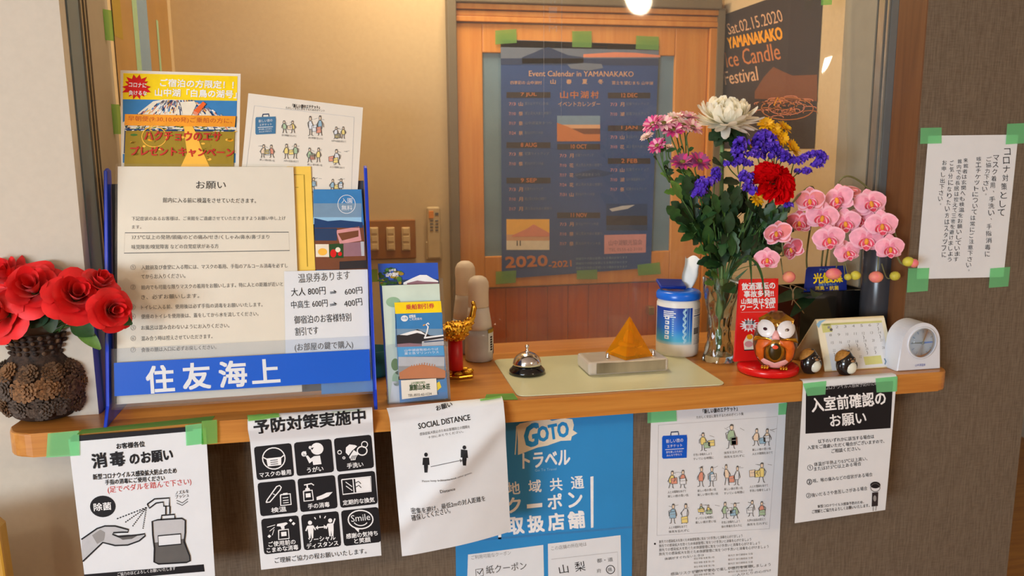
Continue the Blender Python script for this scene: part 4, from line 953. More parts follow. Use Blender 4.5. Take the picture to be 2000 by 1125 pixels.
s.ring(677, 399, 17, 18, 1, 'white', 2); s.tx('入園', 667, 397, 688, 397, 10, 'white', 0, 2); s.tx('無料', 667, 411, 688, 411, 10, 'white', 0, 2)
s.build('brochure', 'blue free admission brochure with small photos at the right of the rack', 'brochure')
s = leaning((560, 325), (607, 325), (619, 600), (565, 600), ry(1.0, 0.0088), mat('folder_yellow', (246, 204, 84), 0.5, var=0.02), nv=10)
s.line([(574, 341), (594, 341), (600, 520)], 1.6, 'olive', 1); s.line([(577, 366), (583, 366)], 1, 'olive', 1)
s.build('envelope', 'yellow envelope edge standing behind the laminated request sheet in the rack', 'envelope')
s = leaning((485, 182), (709, 210), (694, 440), (464, 420), ry(1.0, 0.0115), 'cream_paper', nv=12)
s.tx('「新しい旅のエチケット」', 571, 210, 624, 213, 7, 'ink', 0.02); s.tx('たのしく安全に旅をするためのポイント', 558, 213, 634, 219, 5, 'grey_ink', 0)
s.line([(497, 207), (694, 227), (684, 430), (472, 412)], 0.9, 'pale_ink', 1, True)
suitcase(s, 499, 229, 40, 34, mat('rack_case_blue', (60, 116, 156), 0.5), 1)
for i, (x, y, w_, h_) in enumerate(((546, 234, 36, 26), (598, 225, 36, 40), (643, 247, 40, 24), (503, 280, 38, 28), (550, 280, 36, 30), (596, 287, 34, 30), (640, 289, 36, 33), (600, 343, 30, 28), (640, 346, 34, 26))):
    doodle(s, x, y, w_, h_, 60+i); s.tx(random.choice(CAP), x+4, y+h_+6, x+33, y+h_+8, 4, 'grey_ink', 0)
s.build('notice_sheet', 'tilted white travel manners sheet standing at the back of the rack', 'notice')
s = leaning((235, 137), (470, 144), (465, 420), (238, 418), ry(1.0, 0.0145), 'cream_paper', nv=12)
s.quad((241, 143), (464, 149), (463, 197), (240, 194), 'yellow', 1); s.quad((240, 194), (463, 197), (460, 318), (240, 318), 'sky', 1)
r = random.Random(4)
s.poly([(240, 240), (270, 222), (300, 198), (322, 194), (376, 196), (395, 206), (432, 236), (463, 250), (463, 300), (240, 300)], 'cream', 2)
for i in range(430):
    t = r.random(); y = 196+t*t*60; half = 28+(y-196)*2.1; x = 348+r.uniform(-1, 1)*half
    if not (243 < x < 458): continue
    dx = (x-348)/half; L_ = r.uniform(3, 9); s.line([(x, y), (x+dx*L_, y+L_*0.9)], r.uniform(1.2, 2.6), r.choice(('white', 'deep', 'sky', 'nightblue', 'white', 'salmon', 'navy', 'cream', 'sand', 'mauve')), 3+i % 2)
s.poly([(352, 200), (380, 198), (384, 205), (374, 226), (358, 226), (356, 214)], 'cream', 6); s.poly([(378, 218), (396, 200), (402, 205), (386, 226), (378, 224)], 'orange' if False else 'salmon', 7); s.poly([(379, 217), (397, 199), (403, 204), (388, 222)], mat('flame_orange', (238, 98, 30), 0.5), 8)
s.quad((244, 252), (459, 254), (458, 300), (242, 300), 'deep', 5)
for i in range(110):
    x, y = r.uniform(244, 458), r.uniform(246, 258); s.line([(x, y), (x+r.uniform(3, 8), y+r.uniform(-2, 2))], 1.6, r.choice(('green', 'deep', 'white', 'dgreen', 'sand')), 6)
s.quad((246, 256), (459, 258), (456, 330), (243, 330), 'olive', 7)
for i in range(60):
    x, y = r.uniform(248, 452), r.uniform(260, 316); s.ell(x, y, r.uniform(3, 9), r.uniform(2, 4), r.choice(('olive', 'sand', 'green', 'olive', 'orange')) if i % 3 == 0 else 'olive', 8, 8)
s.ring(302, 268, 24, 20, 1.6, 'sand', 9); s.poly([(360, 246), (376, 246), (384, 262), (398, 300), (412, 330), (352, 330), (366, 300), (362, 270)], 'sand', 9)
s.quad((245, 224), (461, 228), (459, 249), (244, 246), mat('band_orange', (242, 156, 24), 0.5), 10)
s.tx('早朝便(9:30,10:00発)ご乗船の方に、', 251, 239, 454, 244, 12, mat('band_ink', (196, 84, 16), 0.5), 0.0, 11)
s.tx('ご宿泊の方限定！！', 313, 169, 456, 174, 15, 'white', 0.03, 3); s.tx('山中湖「白鳥の湖号」', 303, 188, 462, 192, 15, 'white', 0.03, 3)
P = []
for i in range(28):
    a = i/28*2*math.pi; rr = 1.0 if i % 2 == 0 else 0.68; P.append((267+rr*(28+4*math.sin(a*5))*math.cos(a), 170+rr*25*math.sin(a)))
s.poly(P, 'red', 3); s.tx('コロナに', 252, 170, 286, 172, 9, 'white', 0.02, 4); s.tx('負けるな', 252, 186, 287, 187, 9, 'white', 0.02, 4)
for t, x0, y0, x1, y1, h_ in (('ハクチョウのエサ', 283, 275, 432, 277, 18), ('プレゼントキャンペーン', 256, 305, 457, 308, 18)): s.tx(t, x0, y0, x1, y1, h_, mat('deep_red', (196, 34, 22), 0.5), 0.03, 12)
s.build('campaign_poster', 'yellow and blue mountain campaign poster standing at the left back of the rack', 'poster')

# ------------------------------------------------------------------ clear leaflet holder
HX0, HX1 = 0.056, 0.171
def hy(z, off=0.0): return 0.0275+LEAN*(z-1.0)+off
hd = thing('leaflet_holder', 'clear acrylic leaflet holder standing right of the blue rack', 'leaflet holder', (0.11, 0.06, 1.0))
def plate(name, z0, z1, o0, o1, x0=HX0, x1=HX1):
    m = MB(); m.prism([(hy(z0, o0), z0), (hy(z1, o0), z1), (hy(z1, o1), z1), (hy(z0, o1), z0)], lambda a, b, t: V((t, a, b)), x0, x1, 'acrylic'); m.build(name, hd)
plate('front_plate', 1.002, 1.105, 0.0, 0.0016); plate('back_plate', 1.002, 1.215, 0.030, 0.032)
for x in (HX0, HX1-0.0016): plate('side_plate', 1.002, 1.10, 0.0018, 0.0298, x, x+0.0016)
m = MB(); m.box((HX0, hy(1.0, 0.0), 1.0), (HX1, hy(1.0, 0.075), 1.0018), 'acrylic'); m.build('base', hd)
m = MB(); m.prism([(hy(1.0, 0.0715), 1.002), (hy(1.0, 0.0735), 1.002), (hy(1.18, 0.034), 1.18), (hy(1.18, 0.0325), 1.18)], lambda a, b, t: V((t, a, b)), HX0+0.02, HX1-0.02, 'acrylic'); m.build('rear_strut', hd)
cd = leaning((783, 743), (852, 739), (854, 771), (785, 780), hy(1.0, -0.0008), 'cream_paper', nv=4)
cd.tx('山中湖観光案内', 803, 751, 830, 749, 5, 'green', 0); cd.tx('旅館山水荘', 800, 763, 840, 760, 12, 'dgreen', 0.02); cd.tx('TEL.0555-62-1234', 797, 775, 843, 771, 5, 'grey_ink', 0)
co = cd.build('name_card', '', '', parent=hd); co['label'] = 'pale card with green characters on the holder front'
s = leaning((770, 591), (861, 588), (875, 778), (781, 786), hy(1.0, 0.0026), 'sky', nv=10, nu=8)
s.quad((770, 591), (861, 588), (863, 610), (772, 613), 'yellow', 1); s.tx('乗船割引券', 793, 605, 848, 602, 10, 'red_ink', 0.02, 2)
photo(s, 772, 613, 864, 678, [(0, 'sky'), (0.45, 'steel')], 1); s.quad((772, 613), (773, 613), (776, 678), (775, 678), 'deep', 2, 2)
s.poly([(775, 655), (795, 650), (815, 643), (830, 650), (840, 655), (866, 656), (867, 676), (776, 676)], 'charcoal', 2); s.poly([(780, 654), (800, 648), (812, 645), (822, 647), (834, 655), (815, 650), (795, 655)], 'white', 3)
s.poly([(776, 672), (800, 670), (822, 672), (866, 670), (867, 678), (777, 678)], 'mauve', 3)
s.line([(838, 634), (836, 631), (832, 634), (836, 638), (834, 648), (830, 658)], 2.6, 'white', 4); s.line([(828, 660), (866, 655)], 3, 'white', 4); s.poly([(824, 667), (866, 660), (867, 674), (824, 676)], 'pale_ink', 4); s.line([(828, 668), (866, 665)], 2, 'nightblue', 5); s.line([(830, 634), (826, 636)], 2, 'orange', 4)
s.ell(790, 622, 7, 6, 'white', 2); s.tx('白鳥', 785, 624, 795, 624, 5, 'sky', 0, 3); s.tx('遊覧船', 799, 621, 812, 620, 6, 'white', 0.02, 2); s.tx('ご利用案内', 800, 626, 824, 625, 5, 'white', 0, 2)
s.quad((776, 678), (866, 675), (868, 694), (778, 697), mat('cyan_band', (60, 160, 214), 0.5), 4); s.tx('山中湖遊覧船のりば', 790, 687, 856, 684, 5, 'white', 0, 5); s.tx('富士急マリンハウス', 790, 693, 857, 690, 5, 'white', 0, 5)
photo(s, 778, 697, 868, 742, [(0, 'pale_ink'), (0.4, 'light_ink'), (0.85, 'charcoal')], 3); s.poly([(780, 728), (800, 716), (825, 712), (850, 716), (870, 724), (870, 738), (781, 740)], 'copper', 4)
for k in range(10): s.line([(803+k*5, 718-abs(5-k)*-0.4), (804+k*5, 708+abs(5-k))], 1.5, 'copper', 5)
s.quad((852, 742), (872, 740), (874, 765), (853, 766), 'sky', 4, 3); s.poly([(853, 748), (858, 745), (862, 756), (854, 763)], 'yellow', 5)
s.build('leaflet', 'yellow topped swan boat discount leaflet, frontmost in the clear holder', 'leaflet')
s = leaning((746, 558), (858, 554), (870, 782), (760, 793), hy(1.0, 0.012), mat('pale_green_print', (206, 222, 206), 0.5, var=0.05, scale=18), nv=10, nu=8)
s.ell(768, 590, 14, 10, 'lgreen', 1); s.ell(772, 712, 8, 12, 'green', 1); s.ell(775, 740, 9, 14, 'lgreen', 1); s.ell(780, 728, 8, 4, 'dgreen', 2); s.quad((766, 745), (868, 740), (870, 780), (760, 793), 'paper', 1)
s.build('leaflet', 'pale green tall leaflet in the middle of the clear holder', 'leaflet')
s = leaning((738, 515), (855, 513), (868, 760), (756, 772), hy(1.0, 0.022), mat('print_blue', (36, 84, 190), 0.4, var=0.05, scale=10), nv=10, nu=8)
s.quad((744, 547), (857, 545), (858, 556), (744, 558), 'nightblue', 1); s.poly([(788, 552), (806, 543), (820, 537), (833, 537), (845, 544), (856, 549), (856, 556), (788, 556)], 'white', 2); s.poly([(795, 553), (815, 548), (830, 550), (856, 551), (856, 558), (795, 558)], 'mauve', 3)
for i in range(40): x, y = random.uniform(742, 784), random.uniform(524, 556); s.ell(x, y, random.uniform(3, 6), random.uniform(2, 4), random.choice(('green', 'dgreen', 'olive')), 4+i % 3, 8) if x < 786-(556-y)*0.1 else None
s.tx('山中湖', 760, 531, 773, 530, 5, 'white', 0.02, 8); s.tx('山中湖村', 754, 541, 778, 540, 8, 'white', 0.03, 8)
s.build('leaflet', 'deep blue mountain leaflet at the back of the clear holder', 'leaflet')
# ------------------------------------------------------------------ things standing on the counter
ZT = 1.0005
mat('chrome', (225, 225, 228), 0.12, 1.0, var=0.01)
mat('gold', (226, 170, 60), 0.22, 1.0, var=0.08, scale=120)
mat('gold_rough', (226, 176, 56), 0.32, 1.0, var=0.12, scale=400, bump=0.6)
# pale desk mat
q = [onz(961, 703, 1.0), None, onz(1416, 752, 1.0), onz(1010, 775, 1.0)]
x0, x1, y0_, y1_ = 0.296, 0.710, 0.012, 0.292
m = MB(); r_ = 0.016
pl = arc(x0+r_, y0_+r_+0.008, r_, 180, 270)+[(0.42, y0_+0.003), (0.5, y0_+0.002), (0.6, y0_)]+arc(x1-r_, y0_+r_-0.004, r_, 270, 360)+arc(x1+0.004-r_, y1_-r_, r_, 0, 90)+arc(x0+0.002+r_, y1_-r_, r_, 90, 180)
m.prism(pl, lambda a, b, t: V((a, b, t)), ZT, ZT+0.0018, mat('mat_green', (206, 208, 172), 0.35, var=0.03, scale=6), bev=0.0005)
tag(m.build('desk_mat', org=(0.5, 0.15, ZT)), 'pale green rectangular desk mat lying on the shelf centre', 'desk mat')
ZM = ZT+0.0020
# service bell
b = at(1033, 741, 0.142); bx, by = 0.347, 0.170
t = thing('service_bell', 'chrome service bell with black base on the left of the mat', 'bell', (bx, by, ZM))
m = MB(); m.lathe([(0.0, 0.0), (0.034, 0.0), (0.0375, 0.003), (0.0365, 0.008), (0.030, 0.0145), (0.028, 0.017)], 40, 'black_gloss', (bx, by, ZM)); m.build('base', t)
m = MB(); pr = [(0.0285, 0.0185), (0.0295, 0.019)]+[(0.0295*math.cos(R(a)), 0.019+0.026*math.sin(R(a))) for a in range(8, 84, 8)]+[(0.004, 0.0449), (0.0, 0.045)]
m.lathe(pr, 40, 'chrome', (bx, by, ZM)); m.build('dome', t)
m = MB(); m.lathe([(0.0, 0.044), (0.0055, 0.0445), (0.004, 0.047), (0.0025, 0.049), (0.0025, 0.053), (0.0042, 0.0545), (0.0046, 0.0565), (0.0038, 0.059), (0.0, 0.060)], 20, 'chrome', (bx, by, ZM)); m.build('plunger', t)
# thick clear block with metal front, orange glass pyramid standing on it
bl0, bl1 = at(1146, 731, 0.118), at(1313, 730, 0.118)
bx0, bx1, by0, by1 = 0.463, 0.635, 0.118, 0.205
t = thing('acrylic_block', 'thick clear acrylic display block with silver front on the mat', 'display block', ((bx0+bx1)/2, 0.16, ZM))
ac = mat('solid_acrylic', (238, 226, 210), 0.12, trans=0.45, ior=1.45, var=0.05, scale=14)
m = MB(); m.box((bx0, by0, ZM), (bx1, by1, ZM+0.028), ac, 0.006, seg=3); m.build('block', t)
m = MB(); m.box((bx0+0.016, by0-0.001, ZM+0.004), (bx1-0.008, by0+0.0005, ZM+0.0265), mat('brushed_silver', (172, 166, 156), 0.28, 0.9, var=0.25, scale=9, stretch=(1.5, 1, 0.4)), 0.0004); m.build('front_plate', t)
for px in (1187, 1276):
    k = at(px, 696, 0.145); m = MB(); m.lathe([(0.0045, ZM+0.0285), (0.0048, ZM+0.031), (0.003, ZM+0.034), (0.0034, ZM+0.037), (0.002, ZM+0.0395), (0.0, ZM+0.040)], 14, 'chrome', (k[0], 0.145, 0)); m.build('screw', t)
zb = ZM+0.0287; px_, py_ = at(1228, 660, 0.165)[0], 0.162
t = thing('glass_pyramid', 'orange glass pyramid standing on the clear acrylic block', 'pyramid', (px_, py_, zb))
am = mat('amber_glass', (255, 176, 30), 0.05, trans=0.7, ior=1.25, var=0.04)
def pyr(mb, hw, z0, z1, m, ang=0.32):
    c, s = math.cos(ang), math.sin(ang); P = [(px_+x*c-y*s, py_+x*s+y*c, z0) for x, y in ((-hw, -hw), (hw, -hw), (hw, hw), (-hw, hw))]+[(px_, py_, z1)]
    mb.add(P, [(0, 1, 4), (1, 2, 4), (2, 3, 4), (3, 0, 4), (3, 2, 1, 0)], m)
m = MB(); pyr(m, 0.035, zb, zb+0.082, am); m.build('shell', t)
m = MB(); pyr(m, 0.0265, zb+0.004, zb+0.024, mat('amber_core', (255, 176, 30), 0.25, trans=0.3)); m.lathe([(0.0, 0.006), (0.02, 0.007), (0.021, 0.012), (0.0, 0.013)], 18, 'amber_core', (px_, py_, zb+0.012)); m.lathe([(0.008, 0.02), (0.009, 0.034), (0.004, 0.05), (0.0, 0.052)], 16, 'amber_core', (px_, py_, zb)); m.build('core', t)
# wet-wipe tub
tx_, ty_ = at(1326, 640, 0.255)[0], 0.262
t = thing('wipe_tub', 'white tub of wet wipes with blue lid and blue label beside the vase', 'tub', (tx_, ty_, ZT))
rb = 0.0475
m = MB(); m.lathe([(0.0, ZT), (rb-0.005, ZT), (rb-0.001, ZT+0.004), (rb, ZT+0.012), (rb, ZT+0.118), (rb-0.002, ZT+0.122), (rb-0.002, ZT+0.127), (0.0, ZT+0.127)], 48, mat('tub_white', (226, 222, 214), 0.35, var=0.02), (tx_, ty_, 0)); body = m.build('body', t)
m = MB(); rl_ = rb+0.0008
m.lathe([(rl_, ZT+0.1275), (rl_+0.001, ZT+0.130), (rl_+0.001, ZT+0.139), (rl_-0.002, ZT+0.144), (rl_-0.008, ZT+0.1465), (0.03, ZT+0.1465), (0.028, ZT+0.144), (0.0, ZT+0.144)], 48, mat('lid_blue', (24, 104, 216), 0.22, var=0.02), (tx_, ty_, 0)); m.build('lid', t)
m = MB(); fl0 = V((tx_-0.026, ty_+0.004, ZT+0.150)); 
M_ = Matrix.Translation((tx_-0.012, ty_+0.012, ZT+0.157)) @ Matrix.Rotation(R(24), 4, 'X') @ Matrix.Rotation(R(4), 4, 'Y')
m.box((-0.033, -0.017, -0.004), (0.030, 0.017, 0.004), mat('flap_blue', (20, 48, 140), 0.3, var=0.02), 0.0038, M=M_, seg=3); m.build('flap', t)
# printed wrap
sh_ = MB(); rr = rb+0.0004
def onr(u, z, k=0.0): a = -math.pi/2+u; return V((tx_+(rr+k)*math.cos(a), ty_+(rr+k)*math.sin(a), ZT+z))
def wrap(u0, u1, z0, z1, m, k=0.0, n=14):
    sh_.grid(lambda i, j: onr(u0+(u1-u0)*i, z0+(z1-z0)*j, k), n, 2, m)
nm = bpy.data.materials.new('label_gradient'); nm.use_nodes = True; nt = nm.node_tree; b_ = nt.nodes['Principled BSDF']
tc = nt.nodes.new('ShaderNodeTexCoord'); sx = nt.nodes.new('ShaderNodeSeparateXYZ'); mr = nt.nodes.new('ShaderNodeMapRange'); rp = nt.nodes.new('ShaderNodeValToRGB')
mr.inputs['From Min'].default_value = 0.026; mr.inputs['From Max'].default_value = 0.112
for pos, c in ((0.0, (214, 222, 224)), (0.14, (70, 176, 214)), (0.45, (24, 110, 206)), (0.95, (18, 60, 156))):
    e_ = rp.color_ramp.elements.new(pos); e_.color = (*lin(c), 1)
rp.color_ramp.elements.remove(rp.color_ramp.elements[0]); rp.color_ramp.elements.remove(rp.color_ramp.elements[-1])
nt.links.new(tc.outputs['Object'], sx.inputs[0]); nt.links.new(sx.outputs['Z'], mr.inputs['Value']); nt.links.new(mr.outputs[0], rp.inputs['Fac']); nt.links.new(rp.outputs[0], b_.inputs['Base Color'])
b_.inputs['Roughness'].default_value = 0.35; MATS['label_gradient'] = nm
wrap(-1.7, 0.30, 0.030, 0.112, 'label_gradient')
r = random.Random(9)
for k in range(26):
    z0 = 0.034+k*0.0029; a0 = -0.14+0.05*math.sin(k*1.3); sh_.grid(lambda i, j: onr(a0+0.09*i, z0+0.004*j+0.002*math.sin(i*9), 0.0004), 5, 1, mat('splash', (176, 220, 240), 0.4))
wrap(0.03, 0.05, 0.036, 0.112, 'paleblue', 0.0004, 2); wrap(0.14, 0.16, 0.034, 0.112, 'splash', 0.0004, 2)
for k in range(22): 
    z0 = 0.030+k*0.0036; 
    if k in (17, 18): continue
    wrap(0.40, 0.40+r.uniform(0.5, 0.8), z0, z0+0.0015, 'light_ink', 0.0003, 8)
wrap(0.38, 1.2, 0.0925, 0.0945, 'deep', 0.0004); wrap(0.40, 0.75, 0.052, 0.066, 'grey_ink', 0.0005, 4)
for k in range(4): wrap(-1.1, -1.1+0.5+0.1*(k % 2), 0.103-k*0.004, 0.105-k*0.004, 'white', 0.0004, 6)
for k, ch in enumerate('STERWIPE'[::-1]):
    v, f = textmesh(ch, 0.0); lo, hi = v.min(0), v.max(0)
    P = [onr(-0.98+(p[1]-lo[1])/(hi[1]-lo[1])*0.26, 0.038+k*0.0072-(p[0]-lo[0])/(hi[0]-lo[0])*0.0058+0.0058, 0.0006) for p in v] if False else []
for k in range(5): wrap(-1.02+0.02*(k % 2), -0.80, 0.042+k*0.011, 0.050+k*0.011, 'white', 0.0004, 3); wrap(-0.97, -0.87, 0.0445+k*0.011, 0.0475+k*0.011, 'label_gradient', 0.0006, 2)
for k in range(9): wrap(-0.66, -0.58, 0.05+k*0.005, 0.0525+k*0.005, 'paleblue', 0.0004, 2)
sh_.build('label', t)
m = MB()
def wipe(u, v):
    w_ = 0.009+0.012*min(1, v*2.2)-0.003*v+0.002*math.sin(v*7); z = ZT+0.144+v*0.070+0.004*math.sin(u*11+2)*v
    return V((tx_+0.026+(u-0.5)*2*w_+0.016*v, ty_+0.012+0.008*math.sin(u*6)*(0.5+v)+0.01*v, z))
m.grid(wipe, 18, 10, mat('tissue', (240, 238, 232), 0.9, var=0.03, bump=0.2)); m.build('wipe', t)

# two spray bottles with translucent overcaps
def spray(cx, cy, zs, label, lab=True):
    t = thing('spray_bottle', label, 'spray bottle', (cx, cy, ZT), 'frosted spray bottles behind the gold bird')
    bt = mat('bottle_plastic', (226, 220, 214), 0.35, trans=0.12, var=0.04, scale=20); cap = mat('cap_frosted', (240, 226, 208), 0.4, trans=0.35, ior=1.2, var=0.03, scale=25)
    lq = mat('bottle_liquid', (196, 196, 200), 0.3, trans=0.1, var=0.1, scale=18)
    m = MB(); m.lathe([(0.0, 0.0), (0.028, 0.0), (0.0305, 0.003), (0.031, 0.02), (0.0305, 0.055*zs), (0.0292, 0.070*zs)], 30, lq, (cx, cy, ZT)); m.build('lower_body', t)
    m = MB(); m.lathe([(0.0291, 0.0705*zs), (0.0275, 0.085*zs), (0.0240, 0.107*zs), (0.0225, 0.118*zs), (0.0, 0.1185*zs)], 30, bt, (cx, cy, ZT)); m.build('upper_body', t)
    m = MB(); m.lathe([(0.0222, 0.1190*zs), (0.0225, 0.122*zs), (0.0222, 0.150*zs), (0.0232, 0.1620*zs), (0.0222, 0.173*zs), (0.0175, 0.1815*zs), (0.010, 0.186*zs), (0.0, 0.1870*zs)], 30, cap, (cx, cy, ZT)); m.build('overcap', t)
    if lab:
        m = MB()
        def wr(u0, u1, z0, z1, mm, k):
            m.grid(lambda i, j: V((cx+(0.0314+k)*math.cos(u0+(u1-u0)*i), cy+(0.0314+k)*math.sin(u0+(u1-u0)*i), ZT+z0+(z1-z0)*j)), 8, 1, mm)
        wr(-1.05, 0.2, 0.022, 0.064, 'paper', 0); wr(-1.05, 0.2, 0.064, 0.072, 'olive', 0.0)
        for k in range(6): wr(-0.85, -0.6, 0.025+k*0.0055, 0.029+k*0.0055, 'ink', 0.0003)
        wr(-0.45, 0.1, 0.015, 0.036, 'deep', 0.0003); m.build('label', t)
spray(at(936, 640, 0.30)[0], 0.305, 1.0, 'frosted white spray bottle with a label, front of the pair')
spray(at(910, 600, 0.38)[0], 0.384, 1.12, 'frosted white spray bottle without visible label, rear of the pair', False)

# red cylinder carrying a gold feathered bird, gold base
gx, gy = at(889, 660, 0.20)[0], 0.20
zg = onz(890, 735, 1.0)
t = thing('gold_ornament', 'gold feathered bird ornament on a red pillar behind the leaflet holder', 'ornament', (gx, gy, ZT))
m = MB(); 
m.prism([(gx-0.042, gy-0.03), (gx+0.002, gy-0.040), (gx+0.030, gy-0.034), (gx+0.036, gy-0.010), (gx+0.026, gy+0.016), (gx-0.02, gy+0.022), (gx-0.044, gy+0.005)], lambda a, b, t_: V((a, b, t_)), ZT, ZT+0.006, 'gold', bev=0.002)
for k in range(9): a = k*0.7; m.ball((gx+0.032*math.cos(a)-0.004, gy-0.008+0.022*math.sin(a), ZT+0.0085), (0.009, 0.007, 0.004), 'gold_rough', 10)
m.ball((gx-0.024, gy-0.036, ZT+0.010), (0.006, 0.004, 0.005), 'teal', 10); m.build('base', t)
m = MB(); m.lathe([(0.0, 0.010), (0.0150, 0.010), (0.0155, 0.012), (0.0145, 0.086), (0.0, 0.0865)], 28, mat('pillar_red', (204, 20, 22), 0.35, var=0.03), (gx, gy, ZT)); m.build('pillar', t)
m = MB(); zc = ZT+0.098
def bird(u, v):
    a = 2*math.pi*u; s = -0.040+0.094*v; prof = 0.028*math.sin(math.pi*min(1, max(0.0, (v*0.93+0.04))))**0.62
    lift = 0.0 if v < 0.62 else ((v-0.62)/0.38)**1.7*0.030
    return V((gx-0.006+s*0.86, gy-0.012+prof*0.9*math.cos(a), zc-0.002+lift+prof*(0.75 if math.sin(a) < 0 else 0.55)*math.sin(a)))
m.grid(bird, 22, 26, 'gold_rough', cu=True)
for k in range(90):
    u, v = random.random(), random.uniform(0.08, 0.9); p = bird(u, v); n_ = (p-V((p.x, gy-0.012, zc))).normalized() if (p-V((p.x, gy-0.012, zc))).length > 1e-4 else V((0, 0, 1))
    m.ball(p, (0.0052, 0.003, 0.003), 'gold', 6, rot=Matrix.Rotation(-0.4, 3, 'Y'))
m.build('bird_body', t)
m = MB(); e0 = bird(0.25, 0.97); m.tube(catmull([e0+V((-0.006, 0, -0.012)), e0+V((-0.002, 0, 0.004)), e0+V((0.0, 0, 0.016)), e0+V((-0.003, 0, 0.026))], 4), [0.0065]*4+[0.006]*4+[0.0045]*4+[0.0015], 'gold', 8); m.build('tail', t)
m = MB(); hx = gx-0.030
m.tube(catmull([(hx-0.014, gy-0.012, zc), (hx-0.020, gy-0.014, zc+0.018), (hx-0.014, gy-0.014, zc+0.036), (hx-0.012, gy-0.014, zc+0.046)], 4), [0.009]*4+[0.007]*4+[0.006]*4+[0.003], 'gold', 9); m.ball((hx-0.012, gy-0.014, zc+0.044), (0.008, 0.006, 0.006), 'gold', 10); m.build('neck', t)
m = MB(); m.tube([(gx-0.020, gy-0.022, ZT+0.008), (gx-0.021, gy-0.022, ZT+0.04), (gx-0.020, gy-0.020, zc-0.008)], 0.0016, 'gold', 6); m.build('stem', t)
# teal cup behind the rack
cx, cy = at(741, 670, 0.21)[0]-0.012, 0.235
m = MB(); m.lathe([(0.0, ZT), (0.030, ZT), (0.034, ZT+0.006), (0.036, ZT+0.055), (0.034, ZT+0.055), (0.032, ZT+0.008), (0.0, ZT+0.006)], 28, 'teal', (cx, cy, 0)); tag(m.build('cup', org=(cx, cy, ZT)), 'dark teal cup half hidden between the rack and leaflet holder', 'cup')

# ------------------------------------------------------------------ right end of the counter
# red awareness sign on a round base, owl figurine on it
rcx, rcy = at(1503, 715, 0.075)[0], 0.082
t = thing('sign_stand', 'red sign card on a round red base behind the owl', 'sign stand', (rcx, rcy, ZT))
rp_ = mat('stand_red', (216, 20, 22), 0.25, var=0.03, coat=0.2)
m = MB(); m.lathe([(0.0, 0.0), (0.058, 0.0), (0.061, 0.002), (0.062, 0.010), (0.060, 0.0145), (0.054, 0.016), (0.0, 0.0165)], 56, rp_, (rcx, rcy, ZT)); m.build('base', t)
ys = 0.108; a_, b_ = at(1446, 546, ys+0.02), at(1521, 544, ys+0.02); c_, d_ = at(1440, 700, ys-0.012), at(1519, 700, ys-0.012)
z0s = ZT+0.0167
c_ = V((c_[0], ys, z0s)); d_ = V((d_[0]+0.004, ys, z0s)); a_ = V((a_[0], ys+0.022, a_[2])); b_ = V((b_[0], ys+0.022, b_[2]))
m = MB(); th = V((0, 0.006, 0)); P = [c_, d_, b_-V((0, 0, 0.004)), b_-V((0.004, 0, 0)), a_+V((0.004, 0, 0)), a_-V((0, 0, 0.004))]
m.add(P+[p+th for p in P], [(0, 1, 2, 3, 4, 5)]+[(i, i+6, (i+1) % 6+6, (i+1) % 6) for i in range(6)]+[tuple(range(11, 5, -1))], rp_); m.build('card', t)
s = Sheet([a_+V((0, -0.0006, 0)), c_+V((0, -0.0006, 0))], [b_+V((0, -0.0006, 0)), d_+V((0, -0.0006, 0))], mat('sign_red', (222, 28, 24), 0.4, var=0.02), nv=6, nu=4)
s.tx('飲酒運転の', 1449, 567, 1514, 564, 14, 'white', 0.03); s.tx('事故多発!!', 1453, 581, 1511, 579, 13, 'white', 0.03); s.tx('山梨県は全国', 1448, 594, 1514, 592, 11, 'white', 0.03); s.tx('ワースト2位', 1447, 607, 1513, 601, 12, 'white', 0.03)
s.line([(1447, 610), (1500, 609)], 0.8, 'pinkish', 1)
P = []
for i in range(30):
    g = i/30*6.283; k = 1.0 if i % 2 == 0 else 0.6; P.append((1463+19*k*math.cos(g), 635+14*k*math.sin(g)))
s.poly(P, 'white', 1); s.tx('要注意', 1455, 633, 1473, 633, 7, 'ink', 0.02, 2); s.tx('飲酒', 1457, 642, 1471, 641, 7, 'red', 0.02, 2)
s.poly([(1452, 668), (1458, 656), (1468, 652), (1474, 660), (1474, 682), (1454, 684)], 'cream', 1); s.ell(1464, 658, 6, 5, 'orange', 2); s.ell(1462, 672, 8, 6, 'pinkish', 2); s.line([(1453, 684), (1475, 683)], 2, 'ink', 2)
so = s.build('printed_face', '', '', parent=t); so['label'] = 'red printed face with white slogan'
m = MB(); m.box((a_[0]+0.004, ys+0.022+0.0062, a_[2]-0.012), (b_[0]-0.004, ys+0.075, a_[2]-0.008), 'cream_paper', 0.001); m.build('top_flap', t)

# owl
ox, oy, oz = at(1512, 660, 0.06)[0], 0.055, ZT+0.0172
t = thing('owl_figurine', 'gold and brown ceramic owl with big white eyes on the red base', 'figurine', (ox, oy, oz))
og = mat('owl_gold', (176, 120, 26), 0.18, 0.55, var=0.3, scale=60, coat=0.5); ob = mat('owl_brown', (104, 62, 22), 0.3, var=0.35, scale=90, coat=0.3); oo = mat('owl_orange', (214, 98, 22), 0.4, var=0.12, scale=80)
ow = mat('owl_white', (236, 232, 232), 0.3, coat=0.4); opk = mat('owl_pink', (232, 168, 164), 0.45, var=0.04)
RX, RY, HH = 0.0445, 0.037, 0.114
def prof(v): return (math.sin(math.pi*min(0.985, max(0.03, 0.10+0.87*v))))**0.55*(1.0-0.05*v)
def owl(u, v, k=0.0):
    a = 2*math.pi*u; p = prof(v); return V((ox+(RX*p+k)*math.cos(a), oy+(RY*p+k)*math.sin(a), oz+HH*v))
